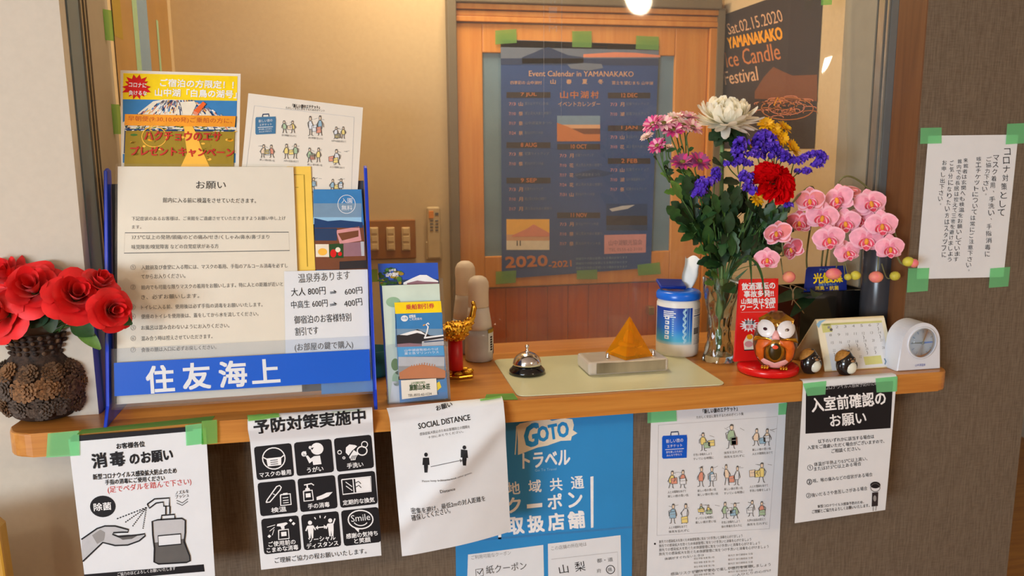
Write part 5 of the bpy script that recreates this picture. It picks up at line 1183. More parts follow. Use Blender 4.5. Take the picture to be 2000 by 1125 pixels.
m = MB(); m.grid(lambda u, v: owl(u, v), 40, 26, ob, cu=True); m.add([owl(i/40, 0) for i in range(40)], [tuple(range(40))[::-1]], ob); m.add([owl(i/40, 1) for i in range(40)], [tuple(range(40))], ob); m.build('body', t)
def surf(X, Z, k=0.0):
    v = min(1, max(0, Z/HH)); p = prof(v); c = max(-0.97, min(0.97, X/(RX*p))); return V((ox+X*(1+k/RX), oy-RY*p*math.sqrt(1-c*c)-k, oz+Z))
def patch(name, outline, m_, k=0.0012, par=None, th=0.0):
    c = np.mean(outline, axis=0); mb = MB(); n = len(outline); rings = 5; vs_ = [surf(c[0], c[1], k+th)]
    for r in range(1, rings+1):
        for q in outline: vs_.append(surf(c[0]+(q[0]-c[0])*r/rings, c[1]+(q[1]-c[1])*r/rings, k+th*math.sqrt(max(0, 1-(r/rings)**2))))
    fs = [(0, 1+i, 1+(i+1) % n) for i in range(n)]
    for r in range(rings-1):
        for i in range(n): a = 1+r*n+i; b = 1+r*n+(i+1) % n; fs.append((a, a+n, b+n, b))
    mb.add(vs_, fs, m_, True); return mb.build(name, par or t)
def el(cx, cz, rx, rz, n=26): return [(cx+rx*math.cos(6.2832*i/n), cz+rz*math.sin(6.2832*i/n)) for i in range(n)]
patch('forehead', [(-0.030, 0.085), (-0.012, 0.094), (0.0, 0.088), (0.012, 0.094), (0.030, 0.085), (0.034, 0.100), (0.018, 0.110), (-0.018, 0.110), (-0.034, 0.100)], og, 0.0006)
for sg in (-1, 1):
    e_ = patch('eye', el(sg*0.0185, 0.083, 0.0165, 0.0165), ow, 0.0016, th=0.003)
    patch('pupil', el(sg*0.0185, 0.0835, 0.0036, 0.0030, 14), mat('pupil_dark', (54, 16, 30), 0.2), 0.0052, e_)
    w_ = [(sg*0.008, 0.064), (sg*0.020, 0.066), (sg*0.032, 0.061), (sg*0.036, 0.045), (sg*0.034, 0.026), (sg*0.026, 0.015), (sg*0.020, 0.022), (sg*0.020, 0.040), (sg*0.016, 0.052), (sg*0.006, 0.056)]
    patch('wing', w_, oo, 0.002, th=0.004)
    patch('cheek_gold', [(sg*0.006, 0.063), (sg*0.020, 0.068), (sg*0.036, 0.066), (sg*0.040, 0.055), (sg*0.030, 0.063), (sg*0.018, 0.0645)], 'gold', 0.004, th=0.001)
    f_ = MB()
    for k in range(3): f_.ball((ox+sg*(0.018+0.005*(k-1)), oy-0.032, oz+0.005), (0.003, 0.007, 0.0045), 'gold', 10)
    f_.build('foot', t)
patch('beak', [(-0.0075, 0.064), (0.0075, 0.064), (0.006, 0.074), (0.002, 0.082), (-0.002, 0.082), (-0.006, 0.074)], opk, 0.002, th=0.006)
patch('belly_gold', el(0.0, 0.040, 0.0175, 0.024), og, 0.0014, th=0.004)
patch('belly_spot', el(0.0, 0.040, 0.011, 0.018), mat('owl_dark', (56, 46, 14), 0.15, 0.4, coat=0.6), 0.0050, th=0.001)
patch('heart_mark', el(0.0, 0.050, 0.005, 0.004, 14), mat('owl_red', (222, 70, 20), 0.4), 0.0066)
patch('apron', [(-0.033, 0.021), (-0.024, 0.025), (-0.014, 0.018), (0.0, 0.0145), (0.014, 0.018), (0.024, 0.025), (0.033, 0.021), (0.020, 0.010), (0.008, 0.003), (-0.008, 0.003), (-0.020, 0.010)], opk, 0.0012, th=0.002)

t.rotation_euler.z = R(-29)

# pair of raccoon-dog figurines
def tanuki(px, py, y, label):
    c = onz(px, py, ZT); x = c[0]; yy = y
    t = thing('raccoon_dog_figurine', label, 'figurine', (x, yy, ZT), 'small black raccoon-dog figurines')
    bk = mat('tanuki_black', (26, 24, 25), 0.16, var=0.1, coat=0.5)
    def P(u, v, w=1.0): 
        a = 2*math.pi*u; p = 0.0215*(math.sin(math.pi*(0.13+0.80*v))**0.7)*(1-0.22*v); return V((x+p*math.cos(a), yy+p*0.9*math.sin(a), ZT+0.050*v))
    m = MB(); m.grid(P, 26, 18, bk, cu=True); m.add([P(i/26, 0) for i in range(26)], [tuple(range(26))[::-1]], bk); m.add([P(i/26, 1) for i in range(26)], [tuple(range(26))], bk)
    for sg in (-1, 1): m.ball((x+sg*0.017, yy-0.007, ZT+0.019), (0.0045, 0.006, 0.010), bk, 10)
    m.build('body', t)
    m = MB(); m.ball((x+0.0045, yy-0.0115, ZT+0.0165), (0.0125, 0.0095, 0.0130), mat('tanuki_white', (222, 222, 204), 0.3, coat=0.3), 18); m.build('belly', t)
    h = MB(); f_ = frame((-0.62, 0.35, 0.9)); c0 = V((x-0.0055, yy+0.003, ZT+0.0365))
    h.lathe([(0.0172, 0.0), (0.0175, 0.0015), (0.0135, 0.007), (0.008, 0.0115), (0.0, 0.0135)], 24, mat('hat_straw', (176, 122, 50), 0.6, var=0.15, scale=200, bump=0.3), M=Matrix.Translation(c0) @ f_.to_4x4()); h.build('straw_hat', t)
    f = MB(); f.ball((x+0.003, yy-0.0125, ZT+0.0335), (0.0105, 0.0062, 0.0075), bk, 16); f.ball((x+0.003, yy-0.0188, ZT+0.0318), (0.0042, 0.0024, 0.0030), mat('muzzle_tan', (150, 110, 70), 0.4), 10)
    for sg in (-1, 1): f.ball((x+0.003+sg*0.0042, yy-0.0182, ZT+0.0365), (0.0018, 0.001, 0.0013), 'muzzle_tan', 8)
    f.build('face', t)
    n = MB(); n.tube([(x+sg*0.016+0.002, yy-0.013+0.004*abs(sg), ZT+0.027-0.004*(1-abs(sg))) for sg in (-1, -0.5, 0, 0.5, 1)], 0.0012, 'paper', 6); n.build('cord', t)
tanuki(1592, 733, 0.052, 'small black raccoon dog figurine beside the red base, left of two')
tanuki(1662, 736, 0.026, 'small black raccoon dog figurine in front of the desk calendar, right of two')

# desk calendar
yb_, yt_ = 0.052, 0.098
A, B = at(1594, 624, yt_), at(1726, 619, yt_); C_, D_ = onz(1611, 731, ZT), onz(1748, 724, ZT)
C_ = V((C_[0], yb_, ZT)); D_ = V((at(1748, 724, yb_)[0], yb_, ZT)); C_.x = at(1611, 731, yb_)[0]; 
A = V((A[0], yt_, A[2])); B = V((B[0], yt_, A[2]))
t = thing('desk_calendar', 'cream folding desk calendar standing behind the figurines', 'calendar', (0.5*(C_.x+D_.x), 0.09, ZT))
cb = mat('calendar_board', (232, 214, 170), 0.6, var=0.02)
m = MB(); th = V((0, 0.0015, 0.0)); P = [C_, D_, B, A]; m.add(P+[p+th for p in P], [(0, 1, 2, 3), (7, 6, 5, 4), (0, 4, 5, 1), (1, 5, 6, 2), (2, 6, 7, 3), (3, 7, 4, 0)], cb); m.build('front_board', t)
E1, E2 = V((C_.x-0.018, 0.155, ZT)), V((D_.x, 0.155, ZT)); m = MB(); A2, B2 = A+V((0, 0.002, 0)), B+V((0, 0.002, 0)); P = [E1, E2, B2, A2]; m.add(P+[p+th for p in P], [(0, 1, 2, 3), (7, 6, 5, 4), (0, 4, 5, 1), (1, 5, 6, 2), (2, 6, 7, 3), (3, 7, 4, 0)], cb); m.build('back_board', t)
dn = V((0, -0.0008, 0.0))
s = Sheet([A.lerp(C_, 0.03)+dn, A.lerp(C_, 0.97)+dn], [B.lerp(D_, 0.03)+dn, B.lerp(D_, 0.97)+dn], mat('calendar_paper', (240, 232, 204), 0.6, var=0.02), nv=4, nu=4, gap=0.0002)
s.quad((1608, 632), (1722, 626), (1738, 715), (1625, 724), 'paper', 1); s.quad((1608, 632), (1722, 626), (1722, 630), (1608, 636), mat('cal_green', (206, 206, 130), 0.6), 2)
s.quad((1604, 633), (1622, 632), (1626, 648), (1607, 650), 'cal_green', 2); s.poly([(1594, 634), (1600, 627), (1614, 624), (1604, 631), (1599, 641)], 'paleblue', 3); s.ell(1623, 644, 3, 3, 'grey_ink', 4, 8)
s.quad((1686, 697), (1720, 694), (1724, 710), (1690, 713), 'cal_green', 2); s.line([(1727, 700), (1730, 706), (1728, 712)], 2.4, 'steel', 3)
r = random.Random(5)
for row in range(5):
    for col in range(7):
        x, y = 1616+col*16+row*3.5, 642+row*15-col*0.9
        if row > 3 and col > 3: continue
        s.tx(str(1+row*7+col), x, y, x+5, y, 5, 'light_ink', 0, 3)
        if r.random() < 0.3: s.line([(x+2, y+2), (x+4, y+6), (x+3, y+9)], 0.9, 'grey_ink', 3)
s.build('calendar_page', '', '', parent=t)

# alarm clock
kx0, kx1 = at(1752, 725, 0.020)[0], at(1837, 722, 0.020)[0]; kw = kx1-kx0; kc = (kx0+kx1)/2; kh = 0.100
t = thing('alarm_clock', 'small white arched alarm clock at the right end of the shelf', 'clock', (kc, 0.045, ZT))
wp = mat('clock_white', (214, 218, 226), 0.3, var=0.015, coat=0.1)
def arch(hw, h, n=22):
    P = [(-hw, 0.0), (hw, 0.0)]; r = hw*0.86; zc = h-r
    for i in range(n+1): a = math.pi*i/n; P.append((r*math.cos(a), zc+r*math.sin(a)))
    return P
m = MB(); m.prism(arch(kw/2, kh), lambda a, b, t_: V((kc+a, 0.020+t_, ZT+b)), 0.0, 0.050, wp, bev=0.003, seg=3); m.build('case', t)
zc = ZT+0.058; yf = 0.020+0.012*0.058/0.1
Mk = Matrix.Translation((kc+0.002, 0.0195, zc)) @ Matrix.Rotation(R(90), 4, 'X')
m = MB(); rr_ = 0.0305
m.lathe([(rr_+0.004, -0.002), (rr_+0.0035, 0.0015), (rr_+0.001, 0.0022), (rr_, 0.0005), (rr_, -0.002)], 48, wp, M=Mk); m.build('bezel', t)
m = MB(); m.lathe([(0.0, 0.0), (rr_, 0.0), (rr_, 0.0004), (0.0, 0.0004)], 48, mat('dial_silver', (188, 196, 200), 0.5, 0.0, var=0.02), M=Mk, smooth=False)
for i in range(12):
    a = i*math.pi/6; p0 = [Mk @ V((k*math.cos(a)+w_*math.sin(a), k*math.sin(a)-w_*math.cos(a), 0.0008)) for k, w_ in ((0.021, -0.0008), (0.027, -0.0008), (0.027, 0.0008), (0.021, 0.0008))]; m.add(p0, [(0, 1, 2, 3)], 'steel')
m.build('dial', t)
m = MB()
def handp(a, L_, w_, mm, z): m.add([Mk @ V((k*math.cos(a)-j*math.sin(a), k*math.sin(a)+j*math.cos(a), z)) for k, j in ((-0.004, -w_), (L_, -w_*0.6), (L_, w_*0.6), (-0.004, w_))], [(0, 1, 2, 3)], mm)
handp(R(2), 0.024, 0.0022, mat('hand_blue', (96, 140, 214), 0.4), 0.0012); handp(R(178), 0.026, 0.0016, mat('hand_grey', (120, 128, 116), 0.4), 0.0016); handp(R(255), 0.022, 0.0008, 'hand_blue', 0.002); handp(R(68), 0.020, 0.0014, mat('hand_lime', (190, 206, 120), 0.4), 0.001)
m.ball(Mk @ V((0, 0, 0.002)), 0.003, 'hand_grey', 10); m.build('hands', t)
m = MB(); m.lathe([(rr_-0.0002, 0.0034), (0.015, 0.0044), (0.0, 0.0048)], 40, 'acrylic', M=Mk); m.build('lens', t)
v, f = textmesh('山中湖温泉', 0.0); lo, hi = v.min(0), v.max(0); m = MB()
m.add([(kc-0.010+(p[0]-lo[0])/(hi[0]-lo[0])*0.024, 0.0196, ZT+0.008+(p[1]-lo[1])/(hi[1]-lo[1])*0.0055) for p in v], f, mat('clock_blue', (44, 62, 160), 0.5)); m.build('printed_name', t)
# ------------------------------------------------------------------ flowers
mat('stem_green', (74, 108, 50), 0.5, var=0.12, scale=90); mat('leaf_green', (46, 84, 40), 0.45, var=0.2, scale=60); mat('leaf_dark', (34, 62, 36), 0.45, var=0.2, scale=60)
mat('leaf_light', (96, 136, 56), 0.45, var=0.15, scale=60); mat('grass_green', (72, 110, 72), 0.45, var=0.12, scale=50)
UP = V((0, 0, 1))
def leaf(mb, base, tip, W, m, lobes=0, up=None, fold=0.25, droop=0.15, nseg=9):
    base, tip = V(base), V(tip); d = tip-base; L = d.length; d.normalize()
    up = V(up) if up is not None else V((random.uniform(-0.4, 0.4), -0.8, 0.5)); s = d.cross(up)
    if s.length < 1e-3: s = d.cross(V((1, 0, 0)))
    s.normalize(); n = s.cross(d)
    vs_ = []; fs = []
    for i in range(nseg+1):
        t = i/nseg; w = W*(math.sin(math.pi*min(1, t*0.94+0.03))**0.8)
        if lobes: w *= 0.72+0.42*abs(math.sin(lobes*math.pi*t))
        c = base+d*L*t-n*droop*L*t*t*0.6
        for k in (-1, 0, 1): vs_.append(c+s*w*k+n*(fold*w if k else 0))
        if i:
            a = 3*i; fs += [(a-3, a-2, a+1, a), (a-2, a-1, a+2, a+1)]
    mb.add(vs_, fs, m, True)
def petal(mb, O, Fm, phi, a0, a1, L, W, m, cup=0.3, n=6, tipw=0.5, r0=0.0, z0=0.0, twist=0.0, nw=2):
    """strip petal: leaves the axis at angle a0 from the axis and turns to a1 along its length"""
    c, s = math.cos(phi), math.sin(phi); p = [r0, z0]; vs_ = []; fs = []
    for i in range(n+1):
        t = i/n; a = a0+(a1-a0)*t
        if i: p[0] += math.sin(a)*L/n; p[1] += math.cos(a)*L/n
        w = W*(0.45+0.55*math.sin(math.pi*min(1.0, t*1.0+0.0))**0.7) if t < 0.85 else W*tipw*(1-(t-0.85)/0.15*0.6)
        for k in range(-nw, nw+1):
            q = k/nw; off = -cup*w*(1-q*q)
            x = p[0]+off*math.cos(a); z = p[1]-off*-math.sin(a)*1.0
            y = w*q+twist*t*z
            vs_.append(O+Fm @ V((x*c-y*s, x*s+y*c, z)))
        if i:
            k_ = 2*nw+1; a_ = i*k_
            for j in range(2*nw): fs.append((a_-k_+j, a_-k_+j+1, a_+j+1, a_+j))
    mb.add(vs_, fs, m, True)
def daisy(name, par, O, axis, r, m1, m2, mc, n=16, label=None, rings=2):
    O = V(O); F = frame(axis); mb = MB(); rn = random.Random(hash((round(O[0], 4), round(O[2], 4))) & 0xffff)
    for k in range(rings):
        for i in range(n):
            phi = 2*math.pi*(i+0.5*k)/n+rn.uniform(-0.08, 0.08)
            petal(mb, O, F, phi, R(62-22*k), R(98-30*k+rn.uniform(-10, 10)), r*(1.0-0.18*k), r*0.17, m1 if (i+k) % 3 else m2, 0.25, 5, 0.8, r*0.1, 0.0, nw=1)
    o = mb.build(name, par)
    if label: o['label'] = label
    c = MB(); c.ball(O+F @ V((0, 0, r*0.10)), (r*0.26, r*0.26, r*0.16), mc, 12, rot=F); c.build('flower_centre', o)
    g = MB(); g.lathe([(0.0, -r*0.34), (r*0.12, -r*0.3), (r*0.24, -r*0.08), (r*0.26, 0.0)], 10, 'leaf_green', M=Matrix.Translation(O) @ F.to_4x4()); g.build('calyx', o)
    return o
def rose(name, par, O, axis, r, m):
    O = V(O); F = frame(axis); mb = MB(); rn = random.Random(int(abs(O[0]*9e4)+abs(O[2]*7e4)))
    lay = [(3, 0.20, 0.72, 0.02), (4, 0.34, 0.74, 0.05), (5, 0.52, 0.70, 0.14), (5, 0.74, 0.60, 0.30), (6, 1.0, 0.44, 0.46)]
    for li, (n, rad, hgt, cu) in enumerate(lay):
        for i in range(n):
            ph = 2*math.pi*(i+0.37*li)/n+rn.uniform(-0.15, 0.15); sp = math.pi/n*1.45; k1, k2 = rn.uniform(-0.1, 0.1), rn.uniform(0, 6)
            def fn(u, v, rad=rad, hgt=hgt, cu=cu, ph=ph, sp=sp, k1=k1, k2=k2):
                q = (u-0.5)*2; vv = v*(1-0.28*q*q); a = ph+q*sp*(0.5+0.5*vv**0.6)
                rr = r*rad*(0.22+0.78*vv**0.75)*(1+0.05*math.sin(3*q+k2)*vv)+r*0.10*cu*max(0, vv-0.7)*6
                z = r*(hgt*vv*1.25-cu*vv*vv*1.1-0.1+k1*vv)+r*0.05*math.sin(4*q+k2)*vv*vv
                return O+F @ V((rr*math.cos(a), rr*math.sin(a), z))
            mb.grid(fn, 8, 7, m)
    o = mb.build(name, par)
    g = MB(); g.lathe([(0.0, -r*0.36), (r*0.10, -r*0.32), (r*0.20, -r*0.16), (r*0.12, -r*0.02)], 10, 'leaf_green', M=Matrix.Translation(O) @ F.to_4x4())
    for i in range(5):
        a = i*1.2566; p0 = O+F @ V((r*0.15*math.cos(a), r*0.15*math.sin(a), -r*0.14)); p1 = O+F @ V((r*0.75*math.cos(a), r*0.75*math.sin(a), -r*0.34)); leaf(g, p0, p1, r*0.13, 'leaf_green', up=F @ UP)
    g.build('calyx', o)
    return o

# pinecone vase with red roses, left end of the shelf
vx, vy = at(88, 760, 0.105)[0], 0.108
t = thing('pinecone_vase', 'round dark brown vase covered in pinecone slices at the left end', 'vase', (vx, vy, ZT))
bk_ = mat('bark_dark', (58, 40, 28), 0.75, var=0.4, scale=130, bump=0.6); bm_ = mat('bark_mid', (104, 76, 52), 0.8, var=0.4, scale=160, bump=0.5); bl_ = mat('bark_light', (130, 92, 58), 0.8, var=0.3, scale=160, bump=0.5); bg_ = mat('bark_grey', (88, 74, 64), 0.8, var=0.3, scale=160, bump=0.5)
vr = 0.074
prof_ = [(0.0, 0.0), (0.045, 0.0), (0.052, 0.004), (0.066, 0.022), (vr-0.002, 0.048), (vr-0.002, 0.066), (0.067, 0.088), (0.055, 0.104), (0.047, 0.114), (0.046, 0.122), (0.050, 0.136), (0.056, 0.152), (0.053, 0.152), (0.044, 0.136), (0.040, 0.12), (0.0, 0.10)]
m = MB(); m.lathe(prof_, 40, bk_, (vx, vy, ZT)); m.build('body', t)
def rosette(O, nrm, r, m_):
    mb = MB(); F = frame(nrm, (0.3, 0.2, 1)); O = V(O)
    for k, (n, r0, L, w) in enumerate(((15, 0.62, 0.42, 0.19), (12, 0.42, 0.36, 0.18), (8, 0.22, 0.32, 0.17), (5, 0.04, 0.28, 0.16))):
        for i in range(n):
            a = 6.2832*(i+0.4*k)/n+random.uniform(-0.1, 0.1); z0 = 0.0012+0.0019*k; P = []
            for (rr, ww, zz) in ((r0, w*0.5, 0.0), (r0+L*0.6, w, 0.0013), (r0+L, w*0.6, 0.0016)):
                for sg in (-1, 1): P.append(O+F @ V((r*(rr*math.cos(a)-sg*ww*math.sin(a)), r*(rr*math.sin(a)+sg*ww*math.cos(a)), z0+zz)))
            mb.add(P+[O+F @ V((r*r0*math.cos(a), r*r0*math.sin(a), -0.003)), O+F @ V((r*(r0+L)*math.cos(a), r*(r0+L)*math.sin(a), -0.003))], [(0, 1, 3, 2), (2, 3, 5, 4), (4, 5, 7), (0, 2, 6), (1, 6, 3), (2, 4, 7), (3, 7, 5)], m_)
    return mb.build('pinecone_slice', t)
def bodypt(a, z, k=0.0):
    for (r0, z0), (r1, z1) in zip(prof_[1:10], prof_[2:11]):
        if z0 <= z <= z1 and z1 > z0: rr = r0+(r1-r0)*(z-z0)/(z1-z0); sl = (r1-r0)/(z1-z0); break
    return V((vx+(rr+k)*math.cos(a), vy+(rr+k)*math.sin(a), ZT+z)), V((math.cos(a), math.sin(a), -sl))
for row, (z, n, off, r_) in enumerate(((0.030, 13, 0.1, 0.0185), (0.062, 13, 0.5, 0.0195), (0.091, 11, 0.2, 0.0175))):
    for i in range(n):
        a = 6.2832*(i+off)/n; O, nn = bodypt(a, z+random.uniform(-0.003, 0.003)); rosette(O, nn, r_*random.uniform(0.92, 1.1), random.choice((bm_, bl_, bg_, bm_)))
m = MB()
for row, (z, r_, n) in enumerate(((0.118, 0.046, 22), (0.128, 0.049, 24), (0.138, 0.052, 26), (0.147, 0.056, 28))):
    for i in range(n):
        a = 6.2832*(i+0.5*row)/n; O = V((vx+r_*math.cos(a), vy+r_*math.sin(a), ZT+z)); m.ball(O, (0.0062, 0.0045, 0.0036), bk_ if (i+row) % 3 else bm_, 8, rot=Matrix.Rotation(a, 3, 'Z') @ Matrix.Rotation(-0.5, 3, 'Y'))
o = m.build('scale_rim', t)
rm_ = mat('rose_red', (226, 12, 16), 0.55, var=0.10, scale=40, sheen=0.1)
spots = [((68, 566), 0.045, 44, (0.05, -0.75, 0.5), 'front red rose with upright petals at vase centre'), ((149, 580), 0.025, 42, (0.35, -0.7, 0.45), 'red rose right of the front rose in the pinecone vase'), ((127, 523), 0.135, 40, (0.15, -0.35, 0.9), 'red rose standing high at the back right of the pinecone vase'),
         ((20, 548), 0.075, 44, (-0.2, -0.6, 0.7), 'red rose at the upper left, cut by the photo edge'), ((8, 610), 0.050, 46, (-0.35, -0.75, 0.2), 'red rose drooping low at the left edge of the photo'), ((217, 606), 0.000, 32, (0.55, -0.75, 0.15), 'outermost red rose leaning right against the blue rack'),
         ((193, 556), 0.035, 28, (0.5, -0.4, 0.75), 'small red rose between the back rose and outermost rose'), ((50, 514), 0.150, 36, (0.0, -0.25, 1.0), 'red rose peeking over the top at the back of the vase')]
for (px, py), yy, rp, ax, lb in spots:
    c = V(at(px, py, yy)); r = rp*1.36/1583*1.34; a = V(ax).normalized()
    th = thing('red_rose', lb, 'flower', (vx, vy, ZT+0.11), 'red roses in the pinecone vase')
    rose('bloom', th, c, a, r, rm_)
    s_ = MB(); s_.tube(catmull([c-a*r*0.3, c-a*r*0.9+V((0, 0, -0.012)), V((vx+0.25*(c.x-vx), vy+0.25*(c.y-vy), ZT+0.155)), V((vx+0.15*(c.x-vx), vy+0.15*(c.y-vy), ZT+0.112))], 5), 0.0022, 'stem_green', 6); s_.build('stem', th)
    l_ = MB(); k = c-a*r*0.6
    for sg in (-1, 1): leaf(l_, k, k+V((sg*random.uniform(0.02, 0.035)+a.x*0.02, -0.012, -random.uniform(0.018, 0.034))), 0.012, random.choice(('leaf_green', 'leaf_dark')))
    l_.build('foliage', th)
th = None
lg = thing('leaf_spray', 'green pointed leaf pair hanging below the roses by the rack', 'leaves', (vx, vy, ZT+0.12))
m = MB(); p0 = at(140, 625, 0.05)
for q, w_, mm in (((196, 682), 0.012, 'leaf_light'), ((182, 655), 0.017, 'leaf_green'), ((100, 650), 0.013, 'leaf_dark'), ((58, 640), 0.014, 'leaf_dark')): leaf(m, p0 if q[0] > 120 else at(95, 605, 0.05), at(*q, 0.035), w_, mm, up=(0.1, -0.9, 0.4), droop=0.05)
m.build('leaves', lg); m = MB(); m.tube(catmull([p0, at(120, 640, 0.07), (vx+0.02, vy, ZT+0.12)], 5), 0.0016, 'stem_green', 6); m.build('stem', lg)

# cut-glass vase with the mixed bouquet
gx, gy = at(1406, 640, 0.185)[0], 0.187
t = thing('glass_vase', 'tall cut crystal glass vase filled with mixed flowers', 'vase', (gx, gy, ZT))
gm = mat('cut_glass', (238, 246, 242), 0.03, trans=1.0, ior=1.42, var=0.0, spec=0.6)
def gprof(v): return 0.0345-0.0115*math.sin(math.pi*min(1, v*1.28))**1.3+0.0045*max(0, v-0.72)*3.2
GH = 0.184
m = MB()
def gout(u, v):
    a = 6.2832*u; r = gprof(v)+0.0011*math.cos(9*(a+2.2*v*(1 if v < 0.55 else 1)))*math.sin(math.pi*min(1, v*1.4))+0.0008*math.cos(9*(a-2.2*v))
    return V((gx+r*math.cos(a), gy+r*math.sin(a), ZT+v*GH))
def gin(u, v): a = 6.2832*u; v2 = 1-v*0.93; r = gprof(v2)-0.0028; return V((gx+r*math.cos(a), gy+r*math.sin(a), ZT+v2*GH))
m.grid(gout, 72, 40, gm, cu=True); n0 = len(m.v); m.grid(gin, 72, 20, gm, cu=True)
m.add([gout(i/72, 1) for i in range(72)]+[gin(i/72, 0) for i in range(72)], [(i, (i+1) % 72, 72+(i+1) % 72, 72+i) for i in range(72)], gm, True)
m.add([gout(i/72, 0) for i in range(72)], [tuple(range(72))[::-1]], gm); m.add([gin(i/72, 1) for i in range(72)], [tuple(range(72))], gm)
m.build('glass', t)
def root_pts(c, spread=1.0, ang=None):
    """stem path inside the vase: foot near the bottom, through the mouth towards c"""
    a = math.atan2(c[1]-gy, c[0]-gx) if ang is None else ang
    k = min(1, math.hypot(c[0]-gx, c[1]-gy)/0.12)
    rm2 = 0.022*k*spread
    return [V((gx-0.008*math.cos(a), gy-0.008*math.sin(a), ZT+0.018)), V((gx+0.004*math.cos(a), gy+0.004*math.sin(a), ZT+0.09)), V((gx+rm2*math.cos(a), gy+rm2*math.sin(a), ZT+GH+0.006))]
def stem_of(th, c, axis, r=0.0026, m='stem_green', back=0.05, name='stem'):
    c = V(c); ax = V(axis).normalized(); mb = MB(); pts = root_pts(c)+[c-ax*back, c]; path = catmull(pts, 7); mb.tube(path, r, m, 8); mb.build(name, th); return path
def flower(name, label, c, cat='flower', group='flowers in the glass vase'):
    return thing(name, label, cat, (gx, gy, ZT+0.018), group)
def leaves_on(th, path, n, lo, hi, L, W, mats_, lobes=4, outw=0.7):
    mb = MB(); k = len(path)
    for i in range(n):
        p = path[int((lo+(hi-lo)*(i+random.random()*0.5)/n)*(k-1))]; a = random.uniform(0, 6.28); d = V((math.cos(a), math.sin(a)*0.7-0.25, random.uniform(-0.35, 0.45))).normalized()
        leaf(mb, p, p+d*L*random.uniform(0.7, 1.2), W*random.uniform(0.7, 1.1), random.choice(mats_), lobes, up=(random.uniform(-0.4, 0.4), -0.7, 0.6))
    return mb.build('foliage', th)
# white chrysanthemum
wm = petal_mat('mum_white', (255, 252, 238)); wc = petal_mat('mum_cream', (252, 238, 176))
c = V(at(1418, 236, 0.150)); ax = V((-0.04, -0.30, 1)).normalized(); th = flower('chrysanthemum', 'large white chrysanthemum at the top of the bouquet', c)
F = frame(ax) @ Matrix.Diagonal((1.14, 1.14, 0.76)); mb = MB(); rn = random.Random(12)
lay = [(12, 6, -40, 0.018, 0.0060, wc), (13, 14, -44, 0.025, 0.0080, wc), (16, 24, -46, 0.034, 0.0076, wm), (21, 36, -44, 0.043, 0.0080, wm), (23, 50, -36, 0.051, 0.0080, wm), (25, 62, -24, 0.057, 0.0078, wm), (25, 74, -6, 0.061, 0.0076, wm), (22, 86, 14, 0.062, 0.0100, wm), (16, 98, 40, 0.058, 0.0095, wm), (12, 108, 84, 0.052, 0.0090, wm)]
for k, (n, a0, a1, L_, W_, mm) in enumerate(lay):
    n = int(n*1.3)
    for i in range(n):
        petal(mb, c, F, 6.2832*(i+0.47*k)/n+rn.uniform(-0.14, 0.14), R(a0+rn.uniform(-7, 7)), R(a1+rn.uniform(-30, 22)), L_*rn.uniform(0.86, 1.16), W_*rn.uniform(0.72, 0.98), mm, 0.4, 9, 0.9, 0.004, 0.002*(8-k)*0.4)
for phi, a0, a1, L_ in ((R(-10), 112, 150, 0.055), (R(8), 100, 128, 0.070), (R(20), 84, 96, 0.070), (R(35), 80, -190, 0.092), (R(185), 80, 10, 0.068), (R(170), 96, 50, 0.068), (R(200), 104, 75, 0.060), (R(255), 120, 168, 0.046)):
    petal(mb, c, F, phi, R(a0), R(a1), L_, 0.0085, wm, 0.5, 14, 0.85, 0.004)
mb.build('bloom', th)
path = stem_of(th, c-ax*0.004, ax, 0.0044, mat('mum_stem', (112, 142, 84), 0.5, var=0.12, scale=60), 0.06)
m = MB()
for px, py, w_ in ((1386, 272, 0.015), (1398, 285, 0.013), (1448, 280, 0.016), (1462, 270, 0.013), (1470, 292, 0.012), (1436, 290, 0.012)): leaf(m, c-ax*0.012, at(px, py, 0.14), w_, 'leaf_dark', 3, up=(0, -0.8, 0.5))
m.build('collar_leaves', th); leaves_on(th, path, 14, 0.48, 0.86, 0.055, 0.016, ('leaf_green', 'leaf_dark'))
# pink spray chrysanthemums
pk1 = mat('mum_magenta', (206, 58, 128), 0.55, var=0.1); pk2 = mat('mum_pink', (236, 160, 180), 0.55, var=0.08); pk3 = mat('mum_palepink', (246, 208, 200), 0.55, var=0.05); pk4 = mat('mum_purple', (150, 74, 122), 0.55, var=0.1); yc = mat('mum_centre', (120, 110, 40), 0.6, var=0.2)
def spray_mum(label, fl, fork, yy):
    fk = V(at(*fork, yy)); th = flower('spray_chrysanthemum', label, fk); path = stem_of(th, fk, (fk-V((gx, gy, ZT+0.2))), 0.0022, 'stem_green', 0.04)
    leaves_on(th, path, 9, 0.45, 1.0, 0.034, 0.0105, ('leaf_green', 'leaf_dark', 'leaf_light'), 3)
    for px, py, dy, ax, rp, kd in fl:
        c = V(at(px, py, yy+dy)); a = V(ax).normalized(); m1, m2 = {'m': (pk1, pk2), 'p': (pk2, pk3), 'w': (pk3, wm), 'v': (pk4, pk1)}[kd]
        daisy('bloom', th, c, a, rp*1.66/1583, m1, m2, yc, 15)
        s_ = MB(); q = catmull([fk-V((0, 0, 0.012)), fk.lerp(c, 0.5)+V((0, 0, -0.012)), c-a*0.022, c-a*0.004], 5); s_.tube(q, 0.0013, 'stem_green', 6); s_.build('stem', th)
        l_ = MB(); leaf(l_, q[6], q[6]+V((random.uniform(-0.02, 0.02), -0.01, 0.006)), 0.005, 'leaf_green'); leaf(l_, q[3], q[3]+V((random.uniform(-0.02, 0.02), -0.01, 0.004)), 0.005, 'leaf_dark'); l_.build('foliage', th)
